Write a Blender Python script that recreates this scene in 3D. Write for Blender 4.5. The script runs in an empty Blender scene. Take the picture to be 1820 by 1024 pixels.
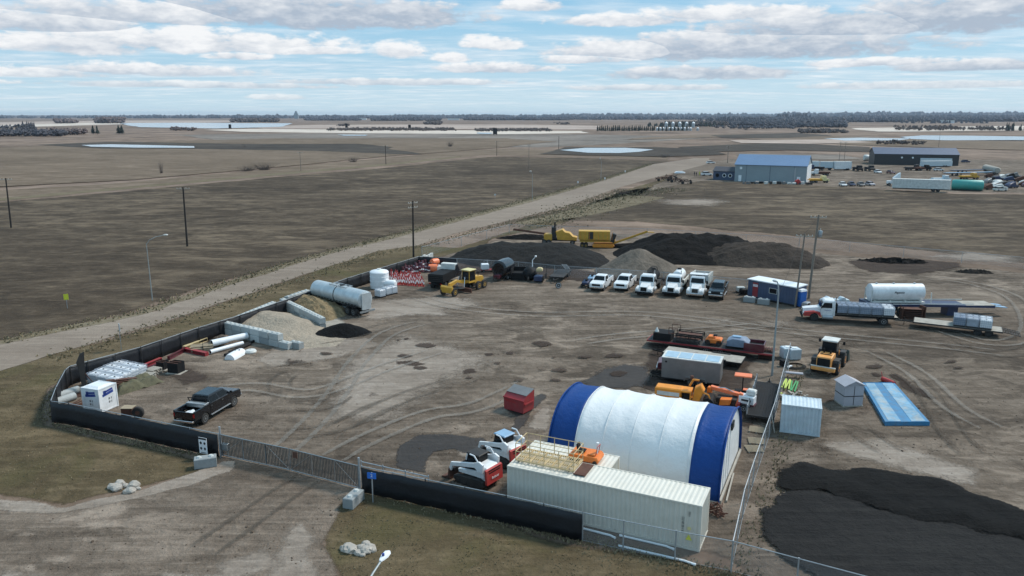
import bpy, bmesh, math, random
from mathutils import Vector, Matrix, noise as mnoise
from mathutils.geometry import delaunay_2d_cdt
R=math.radians; PI=math.pi
rnd=random.Random(11)
S=bpy.context.scene; COL=S.collection
# ---------------------------------------------------------------- camera
F=1350.; H=24.45; HY=205.      # focal length in photo pixels, flying height, horizon row
PITCH=math.atan((512-HY)/F)
cam=bpy.data.cameras.new('camera'); camo=bpy.data.objects.new('camera',cam); COL.objects.link(camo)
camo.location=(0,0,H); camo.rotation_euler=(PI/2-PITCH,0,0)
cam.sensor_width=36; cam.lens=36*F/1820; cam.clip_start=.5; cam.clip_end=60000
S.camera=camo
def ray(px,py):
    u=(px-910)/F; v=(512-py)/F; c,s=math.cos(PITCH),math.sin(PITCH)
    return u,c+v*s,-s+v*c
def G(px,py,z=0.):
    x,y,d=ray(px,py); t=(z-H)/d
    return (x*t,y*t)
def heading(a,b):
    A,B=G(*a),G(*b); return math.atan2(B[1]-A[1],B[0]-A[0])
# ---------------------------------------------------------------- node helpers
class NT:
    def __init__(s,tree): s.t=tree; s.n=tree.nodes; s.l=tree.links; s.n.clear()
    def new(s,typ,**k):
        n=s.n.new(typ)
        for a,b in k.items(): setattr(n,a,b)
        return n
    def set(s,sock,v):
        if hasattr(v,'is_output'): s.l.new(v,sock)
        elif isinstance(v,(tuple,list)) and sock.type=='RGBA' and len(v)==3: sock.default_value=(*v,1)
        else: sock.default_value=v
    def m(s,op,a,b=0.,c=0.,clamp=False):
        n=s.new('ShaderNodeMath',operation=op,use_clamp=clamp)
        for i,v in enumerate((a,b,c)): s.set(n.inputs[i],v)
        return n.outputs[0]
    def mr(s,v,a,b,c=0.,d=1.,smooth=False):
        n=s.new('ShaderNodeMapRange',clamp=True)
        if smooth: n.interpolation_type='SMOOTHSTEP'
        for i,x in enumerate((v,a,b,c,d)): s.set(n.inputs[i],x)
        return n.outputs[0]
    def mix(s,f,a,b,typ='MIX'):
        n=s.new('ShaderNodeMix',data_type='RGBA',blend_type=typ)
        s.set(n.inputs[0],f); s.set(n.inputs[6],a); s.set(n.inputs[7],b); return n.outputs[2]
    def mixf(s,f,a,b):
        n=s.new('ShaderNodeMix',data_type='FLOAT')
        s.set(n.inputs[0],f); s.set(n.inputs[2],a); s.set(n.inputs[3],b); return n.outputs[0]
    def map(s,vec,scale=(1,1,1),rot=(0,0,0),loc=(0,0,0)):
        n=s.new('ShaderNodeMapping'); s.set(n.inputs[0],vec)
        n.inputs[1].default_value=loc; n.inputs[2].default_value=rot; n.inputs[3].default_value=scale; return n.outputs[0]
    def noise(s,vec,scale=1.,detail=4.,rough=.55,dist=0.,lo=.3,hi=.7):
        n=s.new('ShaderNodeTexNoise'); s.set(n.inputs['Vector'],vec)
        n.inputs['Scale'].default_value=scale; n.inputs['Detail'].default_value=detail
        n.inputs['Roughness'].default_value=rough; n.inputs['Distortion'].default_value=dist
        return s.mr(n.outputs['Fac'],lo,hi)
    def coord(s,k='Object'):
        return s.new('ShaderNodeTexCoord').outputs[k]
    def pos(s): return s.new('ShaderNodeNewGeometry').outputs['Position']
# ---------------------------------------------------------------- sky, sun, exposure
SUN_EL=R(48); SUN_AZ=R(62)    # azimuth clockwise from +Y (the view direction)
W=bpy.data.worlds.new("World"); S.world=W; W.use_nodes=True
t=NT(W.node_tree)
sky=t.new('ShaderNodeTexSky',sky_type='NISHITA'); sky.sun_disc=False; sky.sun_elevation=SUN_EL; sky.sun_rotation=SUN_AZ
sky.altitude=600; sky.air_density=1.15; sky.dust_density=.7; sky.ozone_density=1.3
d=t.coord('Generated'); sx=t.new('ShaderNodeSeparateXYZ'); t.l.new(d,sx.inputs[0]); X,Y,Z=sx.outputs
az=t.m('ARCTAN2',X,Y); el=t.m('ARCSINE',Z)
def azel(px,py):
    x,y,z=ray(px,py); n=math.sqrt(x*x+y*y+z*z); return math.atan2(x,y),math.asin(z/n)
cb=t.new('ShaderNodeCombineXYZ'); t.set(cb.inputs[0],az); t.set(cb.inputs[1],t.m('MULTIPLY',el,2.6)); cv=cb.outputs[0]
zz=t.m('MAXIMUM',t.m('ADD',Z,.045),.03)
cb2=t.new('ShaderNodeCombineXYZ'); t.set(cb2.inputs[0],t.m('DIVIDE',X,zz)); t.set(cb2.inputs[1],t.m('DIVIDE',Y,zz)); pv=cb2.outputs[0]
n1=t.noise(cv,22,6,.6,0,.25,.75); n2=t.noise(cv,60,4,.6,0,.25,.75)
nn=t.m('ADD',t.m('MULTIPLY',t.m('SUBTRACT',n1,.5),1.15),t.m('MULTIPLY',t.m('SUBTRACT',n2,.5),.45))
ell=[(330,70,300,30,1),(560,18,290,42,.35),(130,76,120,24,.9),(708,88,58,21,1.1),(802,101,38,13,1.1),(872,75,66,19,1.1),(700,18,150,26,.4),
 (945,8,70,15,.9),(1040,104,100,12,.9),(880,120,120,13,.8),(1120,86,160,26,.75),(1330,78,320,36,.45),(1120,34,160,16,.9),(1500,40,260,34,.5),(1720,22,220,44,.3),
 (1250,128,190,17,.5),(1740,116,150,13,.5),(1560,110,120,10,.8),(90,38,150,26,.7),(70,128,120,11,.9),(270,124,190,14,.8),(500,172,60,7,.9),(425,99,60,10,1),(560,88,90,12,1.),
 (1300,22,200,18,.9),(240,20,220,26,.7),(1640,150,200,9,.7),(700,145,240,9,.7),(1150,155,160,8,.7),(350,150,260,8,.7)]
Fd=None
for (cx,cy,w,h,br) in ell:
    a0,e0=azel(cx,cy+h*.25); aw=w/F*1.0; eh=h/F
    u=t.m('DIVIDE',t.m('SUBTRACT',az,a0),aw); v=t.m('DIVIDE',t.m('SUBTRACT',el,e0),eh)
    vv=t.m('MULTIPLY',v,t.mixf(t.m('LESS_THAN',v,0.),1.,1.9))
    f=t.m('SUBTRACT',1.,t.m('ADD',t.m('MULTIPLY',u,u),t.m('MULTIPLY',vv,vv)))
    sh=t.m('ADD',t.m('MULTIPLY',v,.55),br-.76)
    if Fd is None: Fd,Sh=f,sh
    else:
        g=t.m('GREATER_THAN',f,Fd); Sh=t.mixf(g,Sh,sh); Fd=t.m('MAXIMUM',Fd,f)
Fd=t.m('MAXIMUM',Fd,-2.)
den=t.m('ADD',t.m('MULTIPLY',Fd,.8),nn)
a1=t.mr(den,-.06,.52,0,1,True)
lit=t.mr(t.m('ADD',Sh,t.m('MULTIPLY',nn,.9)),-.5,.55)
ccol=t.mix(lit,(.40,.475,.575),(.86,.875,.89))
# thin distant sheets of cloud
b1=t.noise(t.map(pv,(.55,1.25,1),(0,0,.2)),.55,7,.62,.3,.3,.7); b2=t.noise(t.map(pv,(1,1.6,1),(0,0,0),(3,7,0)),1.6,5,.6,.2,.3,.72)
thin=t.mr(t.m('ADD',t.m('MULTIPLY',b1,.75),t.m('MULTIPLY',b2,.4)),.44,.95)
lowb=t.mr(el,R(6.5),R(1.5),.12,.42)
thin=t.m('MULTIPLY',t.m('MAXIMUM',thin,0.),.66); thin=t.m('ADD',thin,t.m('MULTIPLY',lowb,.6),0,True)
tcol=t.mix(b2,(.50,.64,.76),(.88,.91,.94))
bg=t.new('ShaderNodeVectorMath',operation='SCALE'); t.l.new(sky.outputs[0],bg.inputs[0]); bg.inputs[3].default_value=.085
blu=t.mix(.75,bg.outputs[0],(.21,.53,.80))
hor=t.mr(el,R(9),R(-1),0,.62)
base=t.mix(hor,blu,(.57,.75,.83))
c=t.mix(thin,base,tcol); c=t.mix(a1,c,ccol)
c=t.mix(t.mr(el,R(3.2),R(0.),0,.55),c,(.62,.77,.83))
lp=t.m('GREATER_THAN',Z,0.)
c=t.mix(lp,(.15,.13,.11),c)
B=t.new('ShaderNodeBackground'); t.l.new(c,B.inputs[0]); B.inputs[1].default_value=1.
O=t.new('ShaderNodeOutputWorld'); t.l.new(B.outputs[0],O.inputs[0])
W.cycles.sampling_method='MANUAL'; W.cycles.sample_map_resolution=512
sd=bpy.data.lights.new('sun','SUN'); sd.energy=3.2; sd.angle=R(11); sd.color=(1,.95,.88)
so=bpy.data.objects.new('sun',sd); COL.objects.link(so); so.rotation_euler=(PI/2-SUN_EL,0,-SUN_AZ+PI); so.location=(0,0,300)
sdir=Vector((math.sin(SUN_AZ)*math.cos(SUN_EL),math.cos(SUN_AZ)*math.cos(SUN_EL),math.sin(SUN_EL)))
so.rotation_euler=sdir.to_track_quat('Z','Y').to_euler()
S.view_settings.view_transform='Standard'; S.view_settings.look='None'; S.view_settings.exposure=.12; S.view_settings.gamma=1
S.render.engine='CYCLES'; S.cycles.max_bounces=6; S.cycles.transparent_max_bounces=24
# ---------------------------------------------------------------- mesh builder
class MB:
    def __init__(s): s.v=[]; s.f=[]
    def add(s,vs,fs,M=None):
        o=len(s.v)
        for p in vs: s.v.append(tuple(M@Vector(p)) if M is not None else tuple(p))
        for f in fs: s.f.append(tuple(i+o for i in f))
        return s
    def box(s,x,y,z,lx,ly,lz,rz=0,ry=0,rx=0,b=0):   # centre + size
        hx,hy,hz=lx/2,ly/2,lz/2
        M=Matrix.Translation((x,y,z))@Matrix.Rotation(rz,4,'Z')@Matrix.Rotation(ry,4,'Y')@Matrix.Rotation(rx,4,'X')
        if b>0:
            vs=[];
            for zz,i in ((-hz,1),(-hz+b,0),(hz-b,0),(hz,1)):
                k=b*i
                vs+=[(-hx+k+b*(1-i)*0,-hy+k,zz),(hx-k,-hy+k,zz),(hx-k,hy-k,zz),(-hx+k,hy-k,zz)]
            fs=[(3,2,1,0),(12,13,14,15)]
            for r in range(3):
                for j in range(4): a=r*4+j; q=r*4+(j+1)%4; fs.append((a,q,q+4,a+4))
            return s.add(vs,fs,M)
        vs=[(-hx,-hy,-hz),(hx,-hy,-hz),(hx,hy,-hz),(-hx,hy,-hz),(-hx,-hy,hz),(hx,-hy,hz),(hx,hy,hz),(-hx,hy,hz)]
        return s.add(vs,[(3,2,1,0),(4,5,6,7),(0,1,5,4),(1,2,6,5),(2,3,7,6),(3,0,4,7)],M)
    def b2(s,x0,x1,y0,y1,z0,z1,b=0): return s.box((x0+x1)/2,(y0+y1)/2,(z0+z1)/2,x1-x0,y1-y0,z1-z0,b=b)
    def loft(s,secs,cap=True):
        n=len(secs[0]); vs=[p for q in secs for p in q]; fs=[]
        for i in range(len(secs)-1):
            for j in range(n): a=i*n+j; b=i*n+(j+1)%n; fs.append((a,b,b+n,a+n))
        if cap: fs.append(tuple(range(n-1,-1,-1))); o=(len(secs)-1)*n; fs.append(tuple(range(o,o+n)))
        return s.add(vs,fs)
    def prism(s,prof,y0,y1,inset=0.):    # side profile (x,z) run across the thing; inset bevels its flanks
        if inset:
            cx=sum(p[0] for p in prof)/len(prof); cz=sum(p[1] for p in prof)/len(prof)
            def ins(p):
                dx,dz=p[0]-cx,p[1]-cz; L=math.hypot(dx,dz) or 1; k=max(0,1-inset/L); return (cx+dx*k,cz+dz*k)
            q=[ins(p) for p in prof]
            return s.loft([[(a,y0,b) for a,b in q],[(a,y0+inset,b) for a,b in prof],[(a,y1-inset,b) for a,b in prof],[(a,y1,b) for a,b in q]])
        return s.loft([[(a,y0,b) for a,b in prof],[(a,y1,b) for a,b in prof]])
    def cyl(s,a,b,r,r2=None,n=12,cap=True):
        a=Vector(a); b=Vector(b); r2=r if r2 is None else r2; d=(b-a).normalized()
        u=d.orthogonal().normalized(); w=d.cross(u)
        s1=[tuple(a+(u*math.cos(k*2*PI/n)+w*math.sin(k*2*PI/n))*r) for k in range(n)]
        s2=[tuple(b+(u*math.cos(k*2*PI/n)+w*math.sin(k*2*PI/n))*r2) for k in range(n)]
        return s.loft([s1,s2],cap)
    def tube(s,pts,r,n=6):
        for a,b in zip(pts[:-1],pts[1:]): s.cyl(a,b,r,n=n)
        return s
    def lathe(s,prof,c=(0,0,0),ax='Z',n=20,cap=True):   # prof: (radius, along)
        secs=[]
        for r,h in prof:
            q=[]
            for k in range(n):
                a=k*2*PI/n; x,y=r*math.cos(a),r*math.sin(a)
                p=(x,y,h) if ax=='Z' else ((h,x,y) if ax=='X' else (y,h,x))
                q.append((c[0]+p[0],c[1]+p[1],c[2]+p[2]))
            secs.append(q)
        return s.loft(secs,cap)
    def quad(s,*p): return s.add(p,[tuple(range(len(p)))])
    def slab(s,p,nrm,t=.006):            # quad lifted off a surface with a thickness
        nv=Vector(nrm).normalized()*t
        q=[tuple(Vector(a)+nv) for a in p]; m=len(p)
        return s.add(list(p)+q,[tuple(range(m-1,-1,-1)),tuple(range(m,2*m))]+[(i,(i+1)%m,(i+1)%m+m,i+m) for i in range(m)])
    def build(s,name,mat,parent=None,smooth=False,loc=None,rz=0,label=None):
        me=bpy.data.meshes.new(name); me.from_pydata(s.v,[],s.f); me.update()
        bm=bmesh.new(); bm.from_mesh(me); bmesh.ops.recalc_face_normals(bm,faces=bm.faces); bm.to_mesh(me); bm.free()
        if smooth:
            me.polygons.foreach_set('use_smooth',[True]*len(me.polygons))
            try: me.set_sharp_from_angle(angle=R(38))
            except Exception: pass
        me.materials.append(M[mat] if isinstance(mat,str) else mat)
        o=bpy.data.objects.new(name,me); COL.objects.link(o)
        if parent is not None: o.parent=parent
        if loc: o.location=loc
        o.rotation_euler.z=rz
        if label: o['label']=label
        return o
def tag(o,label=None,cat=None,group=None,kind=None):
    for k,v in (('label',label),('category',cat),('group',group),('kind',kind)):
        if v: o[k]=v
    return o
def thing(name,label,cat,loc=(0,0,0),rz=0,group=None,sc=1):
    o=bpy.data.objects.new(name,None); COL.objects.link(o); o.empty_display_size=.3
    o.location=(loc[0],loc[1],loc[2] if len(loc)>2 else 0); o.rotation_euler.z=rz; o.scale=(sc,)*3
    return tag(o,label,cat,group)
KIDS={}
def copy_tree(o,parent=None):
    if not KIDS:
        for q in bpy.data.objects:
            if q.parent: KIDS.setdefault(q.parent.name,[]).append(q)
    c=o.copy(); COL.objects.link(c)
    if parent is not None: c.parent=parent
    for ch in KIDS.get(o.name,[]): copy_tree(ch,c)
    return c
def dup(o,loc,rz,label,group=None):
    KIDS.clear(); c=copy_tree(o); c.location=(loc[0],loc[1],loc[2] if len(loc)>2 else 0); c.rotation_euler.z=rz; c['label']=label
    if group: c['group']=group
    return c
def words(txt,size,mat,parent,loc,rot,name='lettering',ext=.004):
    cu=bpy.data.curves.new('t','FONT'); cu.body=txt; cu.size=size; cu.extrude=ext; cu.align_x='CENTER'; cu.align_y='CENTER'
    o=bpy.data.objects.new('t',cu); COL.objects.link(o)
    me=bpy.data.meshes.new_from_object(o.evaluated_get(bpy.context.evaluated_depsgraph_get())); COL.objects.unlink(o); bpy.data.objects.remove(o)
    me.materials.clear(); me.materials.append(M[mat]); q=bpy.data.objects.new(name,me); COL.objects.link(q); q.parent=parent
    q.location=loc; q.rotation_euler=rot; return q
# ---------------------------------------------------------------- materials
M={}
def mat(name,col,rough=.5,metal=0.,var=.12,scale=1.5,grime=.25,gcol=(.16,.135,.11),bump=0.,spec=.5,gs=1.1,rust=0.,coat=0.,bd=.03):
    m=bpy.data.materials.new(name); m.use_nodes=True; t=NT(m.node_tree); p=t.new('ShaderNodeBsdfPrincipled')
    v=t.coord(); n=t.noise(v,scale,5,.6); g=t.noise(v,gs,7,.68,.2,.45,.75)
    c=t.mix(n,tuple(x*(1-var) for x in col),tuple(min(1,x*(1+var)) for x in col))
    if grime: c=t.mix(t.m('MULTIPLY',g,grime),c,gcol)
    if rust:
        r=t.noise(v,2.7,8,.72,.3,.55,.68); c=t.mix(t.m('MULTIPLY',r,rust),c,(.12,.045,.02))
    t.set(p.inputs['Base Color'],c); t.set(p.inputs['Roughness'],t.m('ADD',t.m('MULTIPLY',g,.2),rough,0,True))
    p.inputs['Metallic'].default_value=metal; p.inputs['Specular IOR Level'].default_value=spec
    if coat: p.inputs['Coat Weight'].default_value=coat; p.inputs['Coat Roughness'].default_value=.1
    if bump:
        b=t.new('ShaderNodeBump'); b.inputs['Strength'].default_value=bump; b.inputs['Distance'].default_value=bd
        t.set(b.inputs['Height'],t.noise(v,scale*5,5,.6)); t.l.new(b.outputs[0],p.inputs['Normal'])
    o=t.new('ShaderNodeOutputMaterial'); t.l.new(p.outputs[0],o.inputs[0]); M[name]=m; return m
mat('white',(.78,.79,.79),.35,coat=.3,grime=.18); mat('off_white',(.66,.66,.62),.5,grime=.35); mat('cream',(.67,.635,.55),.5,grime=.16,gcol=(.40,.33,.22),var=.05)
mat('black_paint',(.006,.007,.010),.22,coat=.35,grime=.04,gcol=(.08,.07,.06)); mat('black',(.012,.012,.013),.65,grime=.08,spec=.18); mat('dark_steel',(.032,.030,.029),.6,.2,rust=.2)
mat('rubber',(.022,.021,.02),.85,grime=.5,gcol=(.1,.085,.07)); mat('glass',(.006,.009,.012),.08,grime=.05,spec=.25,gcol=(.1,.1,.1)); mat('chrome',(.6,.61,.62),.22,1,grime=.15)
mat('steel',(.36,.38,.39),.4,.7,grime=.25); mat('galv',(.42,.45,.47),.45,.5,grime=.15,scale=4); mat('silver_tank',(.55,.59,.60),.42,.45,grime=.2,gcol=(.28,.26,.24))
mat('red',(.42,.035,.03),.45,grime=.3); mat('red_steel',(.30,.025,.03),.55,grime=.35); mat('maroon',(.10,.012,.022),.3,coat=.5,grime=.25)
mat('orange',(.80,.20,.025),.45,grime=.2); mat('coral',(.85,.22,.09),.45,grime=.12); mat('yellow',(.58,.32,.04),.45,grime=.3,gcol=(.14,.1,.06)); mat('amber',(.78,.28,.025),.45,grime=.25); mat('loader_yellow',(.74,.33,.09),.45,grime=.25)
mat('blue_tarp',(.004,.045,.20),.5,grime=.10,var=.2,gcol=(.06,.10,.20),bump=.5,scale=.16,spec=.25,bd=.12); mat('white_tarp',(.76,.77,.76),.42,grime=.16,gcol=(.48,.47,.42),var=.05,scale=.14,bump=.4,gs=.35,bd=.12)
mat('blue',(.03,.16,.55),.45,grime=.15); mat('ramp_blue',(.035,.20,.38),.6,grime=.5,gs=2.); mat('navy',(.02,.035,.09),.4,grime=.25); mat('office_blue',(.055,.08,.14),.5,grime=.15); mat('toilet_blue',(.02,.14,.48),.45,grime=.12)
mat('wood',(.34,.27,.18),.8,grime=.35,scale=4); mat('weathered_wood',(.38,.35,.30),.85,grime=.45,scale=3); mat('pole_dark',(.022,.018,.015),.85,grime=.2,scale=3); mat('pole_grey',(.20,.17,.14),.85,grime=.2,scale=3)
mat('concrete_dark',(.28,.30,.30),.85,grime=.45,gcol=(.2,.18,.16),bump=.4); mat('concrete_pale',(.52,.54,.52),.85,grime=.35,gcol=(.3,.28,.25),bump=.4); mat('concrete',(.40,.42,.41),.85,grime=.4,gcol=(.25,.23,.2),bump=.4); mat('lamp_pole',(.33,.36,.36),.5,.3,grime=.1); mat('screen',(.006,.007,.010),.55,grime=.22,gcol=(.035,.036,.042),var=.25,scale=.8,bump=.5)
mat('tan_steel',(.60,.45,.24),.55,grime=.25,rust=.35); mat('rust',(.10,.04,.025),.85,var=.4,grime=.3); mat('poly',(.80,.82,.83),.4,grime=.12,var=.05); mat('green',(.06,.32,.10),.5); mat('lime',(.50,.60,.12),.5)
mat('pale_yellow',(.70,.62,.30),.5); mat('lens_red',(.35,.01,.01),.25,grime=0); mat('lens',(.75,.75,.72),.15,grime=.1); mat('shed_grey',(.40,.39,.42),.6,grime=.12,var=.05); mat('trailer_grey',(.20,.195,.19),.4,.2,grime=.25); mat('skylight',(.36,.50,.60),.3,grime=.12)
mat('barn_blue',(.13,.21,.34),.4,.2,grime=.08,var=.05,scale=.2); mat('barn_grey',(.27,.32,.34),.5,grime=.1,var=.05,scale=.2); mat('barn_dark',(.028,.03,.032),.5,grime=.1); mat('roof_dark_blue',(.06,.085,.14),.45,.2,grime=.06); mat('office_roof',(.03,.032,.045),.6)
mat('teal',(.05,.34,.30),.5,grime=.25,gcol=(.25,.3,.28)); mat('rock',(.42,.38,.33),.9,var=.35,scale=1.2,bump=.8,grime=.2); mat('poly_dirty',(.42,.46,.52),.5,grime=.4); mat('tote_blue',(.20,.25,.33),.45,grime=.4,gcol=(.1,.12,.14)); mat('tarp_olive',(.09,.082,.042),.8,var=.4,scale=2.5,grime=.4,gcol=(.18,.17,.13),bump=.5)
mat('container_pale',(.52,.60,.64),.5,grime=.12,gcol=(.4,.4,.38)); mat('bucket_green',(.03,.05,.045),.6,grime=.3); mat('light_blue',(.25,.40,.55),.4,grime=.2); mat('sign_blue',(.02,.16,.60),.4,grime=0); mat('sign_white',(.8,.8,.8),.5,grime=.05); mat('sign_yellow',(.75,.75,.05),.5,grime=.05)
mat('ink',(.02,.02,.025),.6,grime=0); mat('ink_blue',(.02,.05,.25),.5,grime=0); mat('ink_red',(.45,.02,.02),.5,grime=0); mat('clothes_dark',(.03,.03,.04),.9,grime=0); mat('hi_vis',(.55,.6,.06),.8,grime=0); mat('skin',(.45,.28,.2),.6,grime=0)
mat('tan_fabric',(.55,.45,.25),.8); mat('sand',(.42,.37,.31),.95,var=.15,scale=.8,grime=.3,gcol=(.3,.25,.2),bump=.6)
def ground_mat(name,cols,scale=1.,stretch=None,rot=0.,edge=True,bump=.5,fine=.35,rough=.95,wet=None,ew=.8,op=1.,blot=0.):
    """three colours (dark, mid, light) mixed by broad, middle and fine noise; 'stretch' draws the middle noise out along 'rot'"""
    m=bpy.data.materials.new(name); m.use_nodes=True; t=NT(m.node_tree); P=t.pos()
    big=t.noise(P,.045*scale,5,.6,.4); mid=t.noise(t.map(P,stretch or (1,1,1),(0,0,rot)),.35*scale,8,.66,.35,.3,.7)
    fin=t.noise(P,4.*scale,5,.7,0,.25,.75); med=t.noise(P,1.1*scale,6,.68,.2,.3,.7)
    a=t.m('ADD',t.m('MULTIPLY',big,.38),t.m('MULTIPLY',mid,.37)); a=t.m('ADD',a,t.m('MULTIPLY',med,.25))
    c=t.mix(t.mr(a,.26,.5),cols[0],cols[1]); c=t.mix(t.mr(a,.5,.76),c,cols[2])
    stk=t.noise(t.map(P,tuple(x*(1 if k else .55) for k,x in enumerate(stretch or (1,1,1))),(0,0,rot),(17,3,0)),1.7*scale,7,.72,.25,.36,.64)
    c=t.mix(t.mr(stk,.62,1.,0,.36),c,tuple(min(1,x*1.25) for x in cols[2])); c=t.mix(t.mr(stk,.42,0.,0,.42),c,tuple(x*.7 for x in cols[0]))
    c=t.mix(t.mr(fin,.0,1.,0,fine),c,tuple(x*.45 for x in cols[1]))
    gr=t.noise(P,14.*scale,3,.75,0,.2,.8); c=t.mix(t.mr(gr,.5,1.,0,.22),c,tuple(min(1,x*1.5) for x in cols[2])); c=t.mix(t.mr(gr,.5,0.,0,.3),c,tuple(x*.5 for x in cols[0]))
    if blot:
        mk=t.m('MULTIPLY',t.noise(P,.04*scale,3,.5,.3,.40,.56),t.noise(t.map(P,(.7,1.1,1),(0,0,rot)),.30*scale,9,.66,.8,.50,.55))
        c=t.mix(t.m('MULTIPLY',mk,blot*.62),c,tuple(x*.5 for x in cols[0]))
        mk=t.m('MULTIPLY',t.noise(t.map(P,loc=(31,7,0)),.035*scale,3,.5,.3,.40,.56),t.noise(t.map(P,(.5,1.1,1),(0,0,rot),(5,9,0)),.34*scale,9,.7,.6,.50,.62))
        c=t.mix(t.m('MULTIPLY',mk,blot*.75),c,tuple(min(1,x*1.45) for x in cols[2]))
        sp=t.noise(P,9*scale,3,.6,0,.62,.72); c=t.mix(t.m('MULTIPLY',sp,.35),c,tuple(x*.5 for x in cols[0]))
    if len(cols)>3: c=t.mix(t.m('MULTIPLY',t.noise(P,.12*scale,6,.65,.5,.5,.66),.6),c,cols[3])
    p=t.new('ShaderNodeBsdfPrincipled'); t.set(p.inputs['Base Color'],c); p.inputs['Roughness'].default_value=rough; p.inputs['Specular IOR Level'].default_value=.15
    if wet is not None: p.inputs['Roughness'].default_value=wet; p.inputs['Specular IOR Level'].default_value=.5
    b=t.new('ShaderNodeBump'); b.inputs['Strength'].default_value=bump; b.inputs['Distance'].default_value=.12
    t.set(b.inputs['Height'],t.m('ADD',t.m('MULTIPLY',mid,.7),t.m('ADD',med,t.m('MULTIPLY',fin,.35)))); t.l.new(b.outputs[0],p.inputs['Normal'])
    o=t.new('ShaderNodeOutputMaterial')
    if edge:
        e=t.new('ShaderNodeAttribute',attribute_name='edge').outputs['Fac']
        ns=t.m('ADD',t.m('MULTIPLY',t.noise(P,.5*scale,7,.7,.4,.25,.75),.65),t.m('MULTIPLY',t.noise(P,4.*scale,4,.7,0,.25,.75),.35))
        al=t.mr(t.m('SUBTRACT',e,t.m('MULTIPLY',ns,ew)),0.,1-ew,0,op,True)
        tr=t.new('ShaderNodeBsdfTransparent'); mx=t.new('ShaderNodeMixShader'); t.set(mx.inputs[0],al); t.l.new(tr.outputs[0],mx.inputs[1]); t.l.new(p.outputs[0],mx.inputs[2]); t.l.new(mx.outputs[0],o.inputs[0])
    else: t.l.new(p.outputs[0],o.inputs[0])
    M[name]=m; return m
def mesh_mat(name,col,cover=.2,pitch=.06,strands=True):   # chain link: thin strands with air between
    m=bpy.data.materials.new(name); m.use_nodes=True; t=NT(m.node_tree); uv=t.new('ShaderNodeAttribute',attribute_name='run').outputs['Vector']
    s=t.new('ShaderNodeSeparateXYZ'); t.l.new(uv,s.inputs[0]); a=t.m('ADD',s.outputs[0],s.outputs[1]); b=t.m('SUBTRACT',s.outputs[0],s.outputs[1])
    f=lambda q:t.m('LESS_THAN',t.m('FRACT',t.m('DIVIDE',q,pitch)),cover/2)
    al=t.m('MAXIMUM',f(a),f(b))
    p=t.new('ShaderNodeBsdfPrincipled'); t.set(p.inputs['Base Color'],col); p.inputs['Metallic'].default_value=.3; p.inputs['Roughness'].default_value=.5
    tr=t.new('ShaderNodeBsdfTransparent'); mx=t.new('ShaderNodeMixShader'); t.set(mx.inputs[0],al); t.l.new(tr.outputs[0],mx.inputs[1]); t.l.new(p.outputs[0],mx.inputs[2])
    o=t.new('ShaderNodeOutputMaterial'); t.l.new(mx.outputs[0],o.inputs[0]); M[name]=m
mesh_mat('chain_link',(.36,.40,.43),.17); mesh_mat('cage',(.62,.64,.66),.34,.14); mesh_mat('chain_link_far',(.45,.48,.50),.13)
# ================================================================ SETTING: ground sheets
def WP(pts): return [G(*p) for p in pts]
def dist_edge(p,poly):
    best=1e9; x,y=p
    for (ax,ay),(bx,by) in zip(poly,poly[1:]+poly[:1]):
        dx,dy=bx-ax,by-ay; L=dx*dx+dy*dy or 1e-9; u=max(0,min(1,((x-ax)*dx+(y-ay)*dy)/L))
        q=(x-ax-u*dx)**2+(y-ay-u*dy)**2
        if q<best: best=q
    return math.sqrt(best)
def inside(p,poly):
    x,y=p; c=False
    for (ax,ay),(bx,by) in zip(poly,poly[1:]+poly[:1]):
        if (ay>y)!=(by>y) and x<(bx-ax)*(y-ay)/(by-ay)+ax: c=not c
    return c
def ragged(poly,step,amp,seed=0):
    out=[]
    for i,(a,b) in enumerate(zip(poly,poly[1:]+poly[:1])):
        L=math.dist(a,b); n=max(1,min(60,int(L/step))); nx,ny=-(b[1]-a[1])/L,(b[0]-a[0])/L
        for k in range(n):
            u=k/n; x=a[0]+(b[0]-a[0])*u; y=a[1]+(b[1]-a[1])*u
            d=mnoise.noise((x/step/2.3,y/step/2.3,seed))*amp
            out.append((x+nx*d,y+ny*d))
    return out
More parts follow.
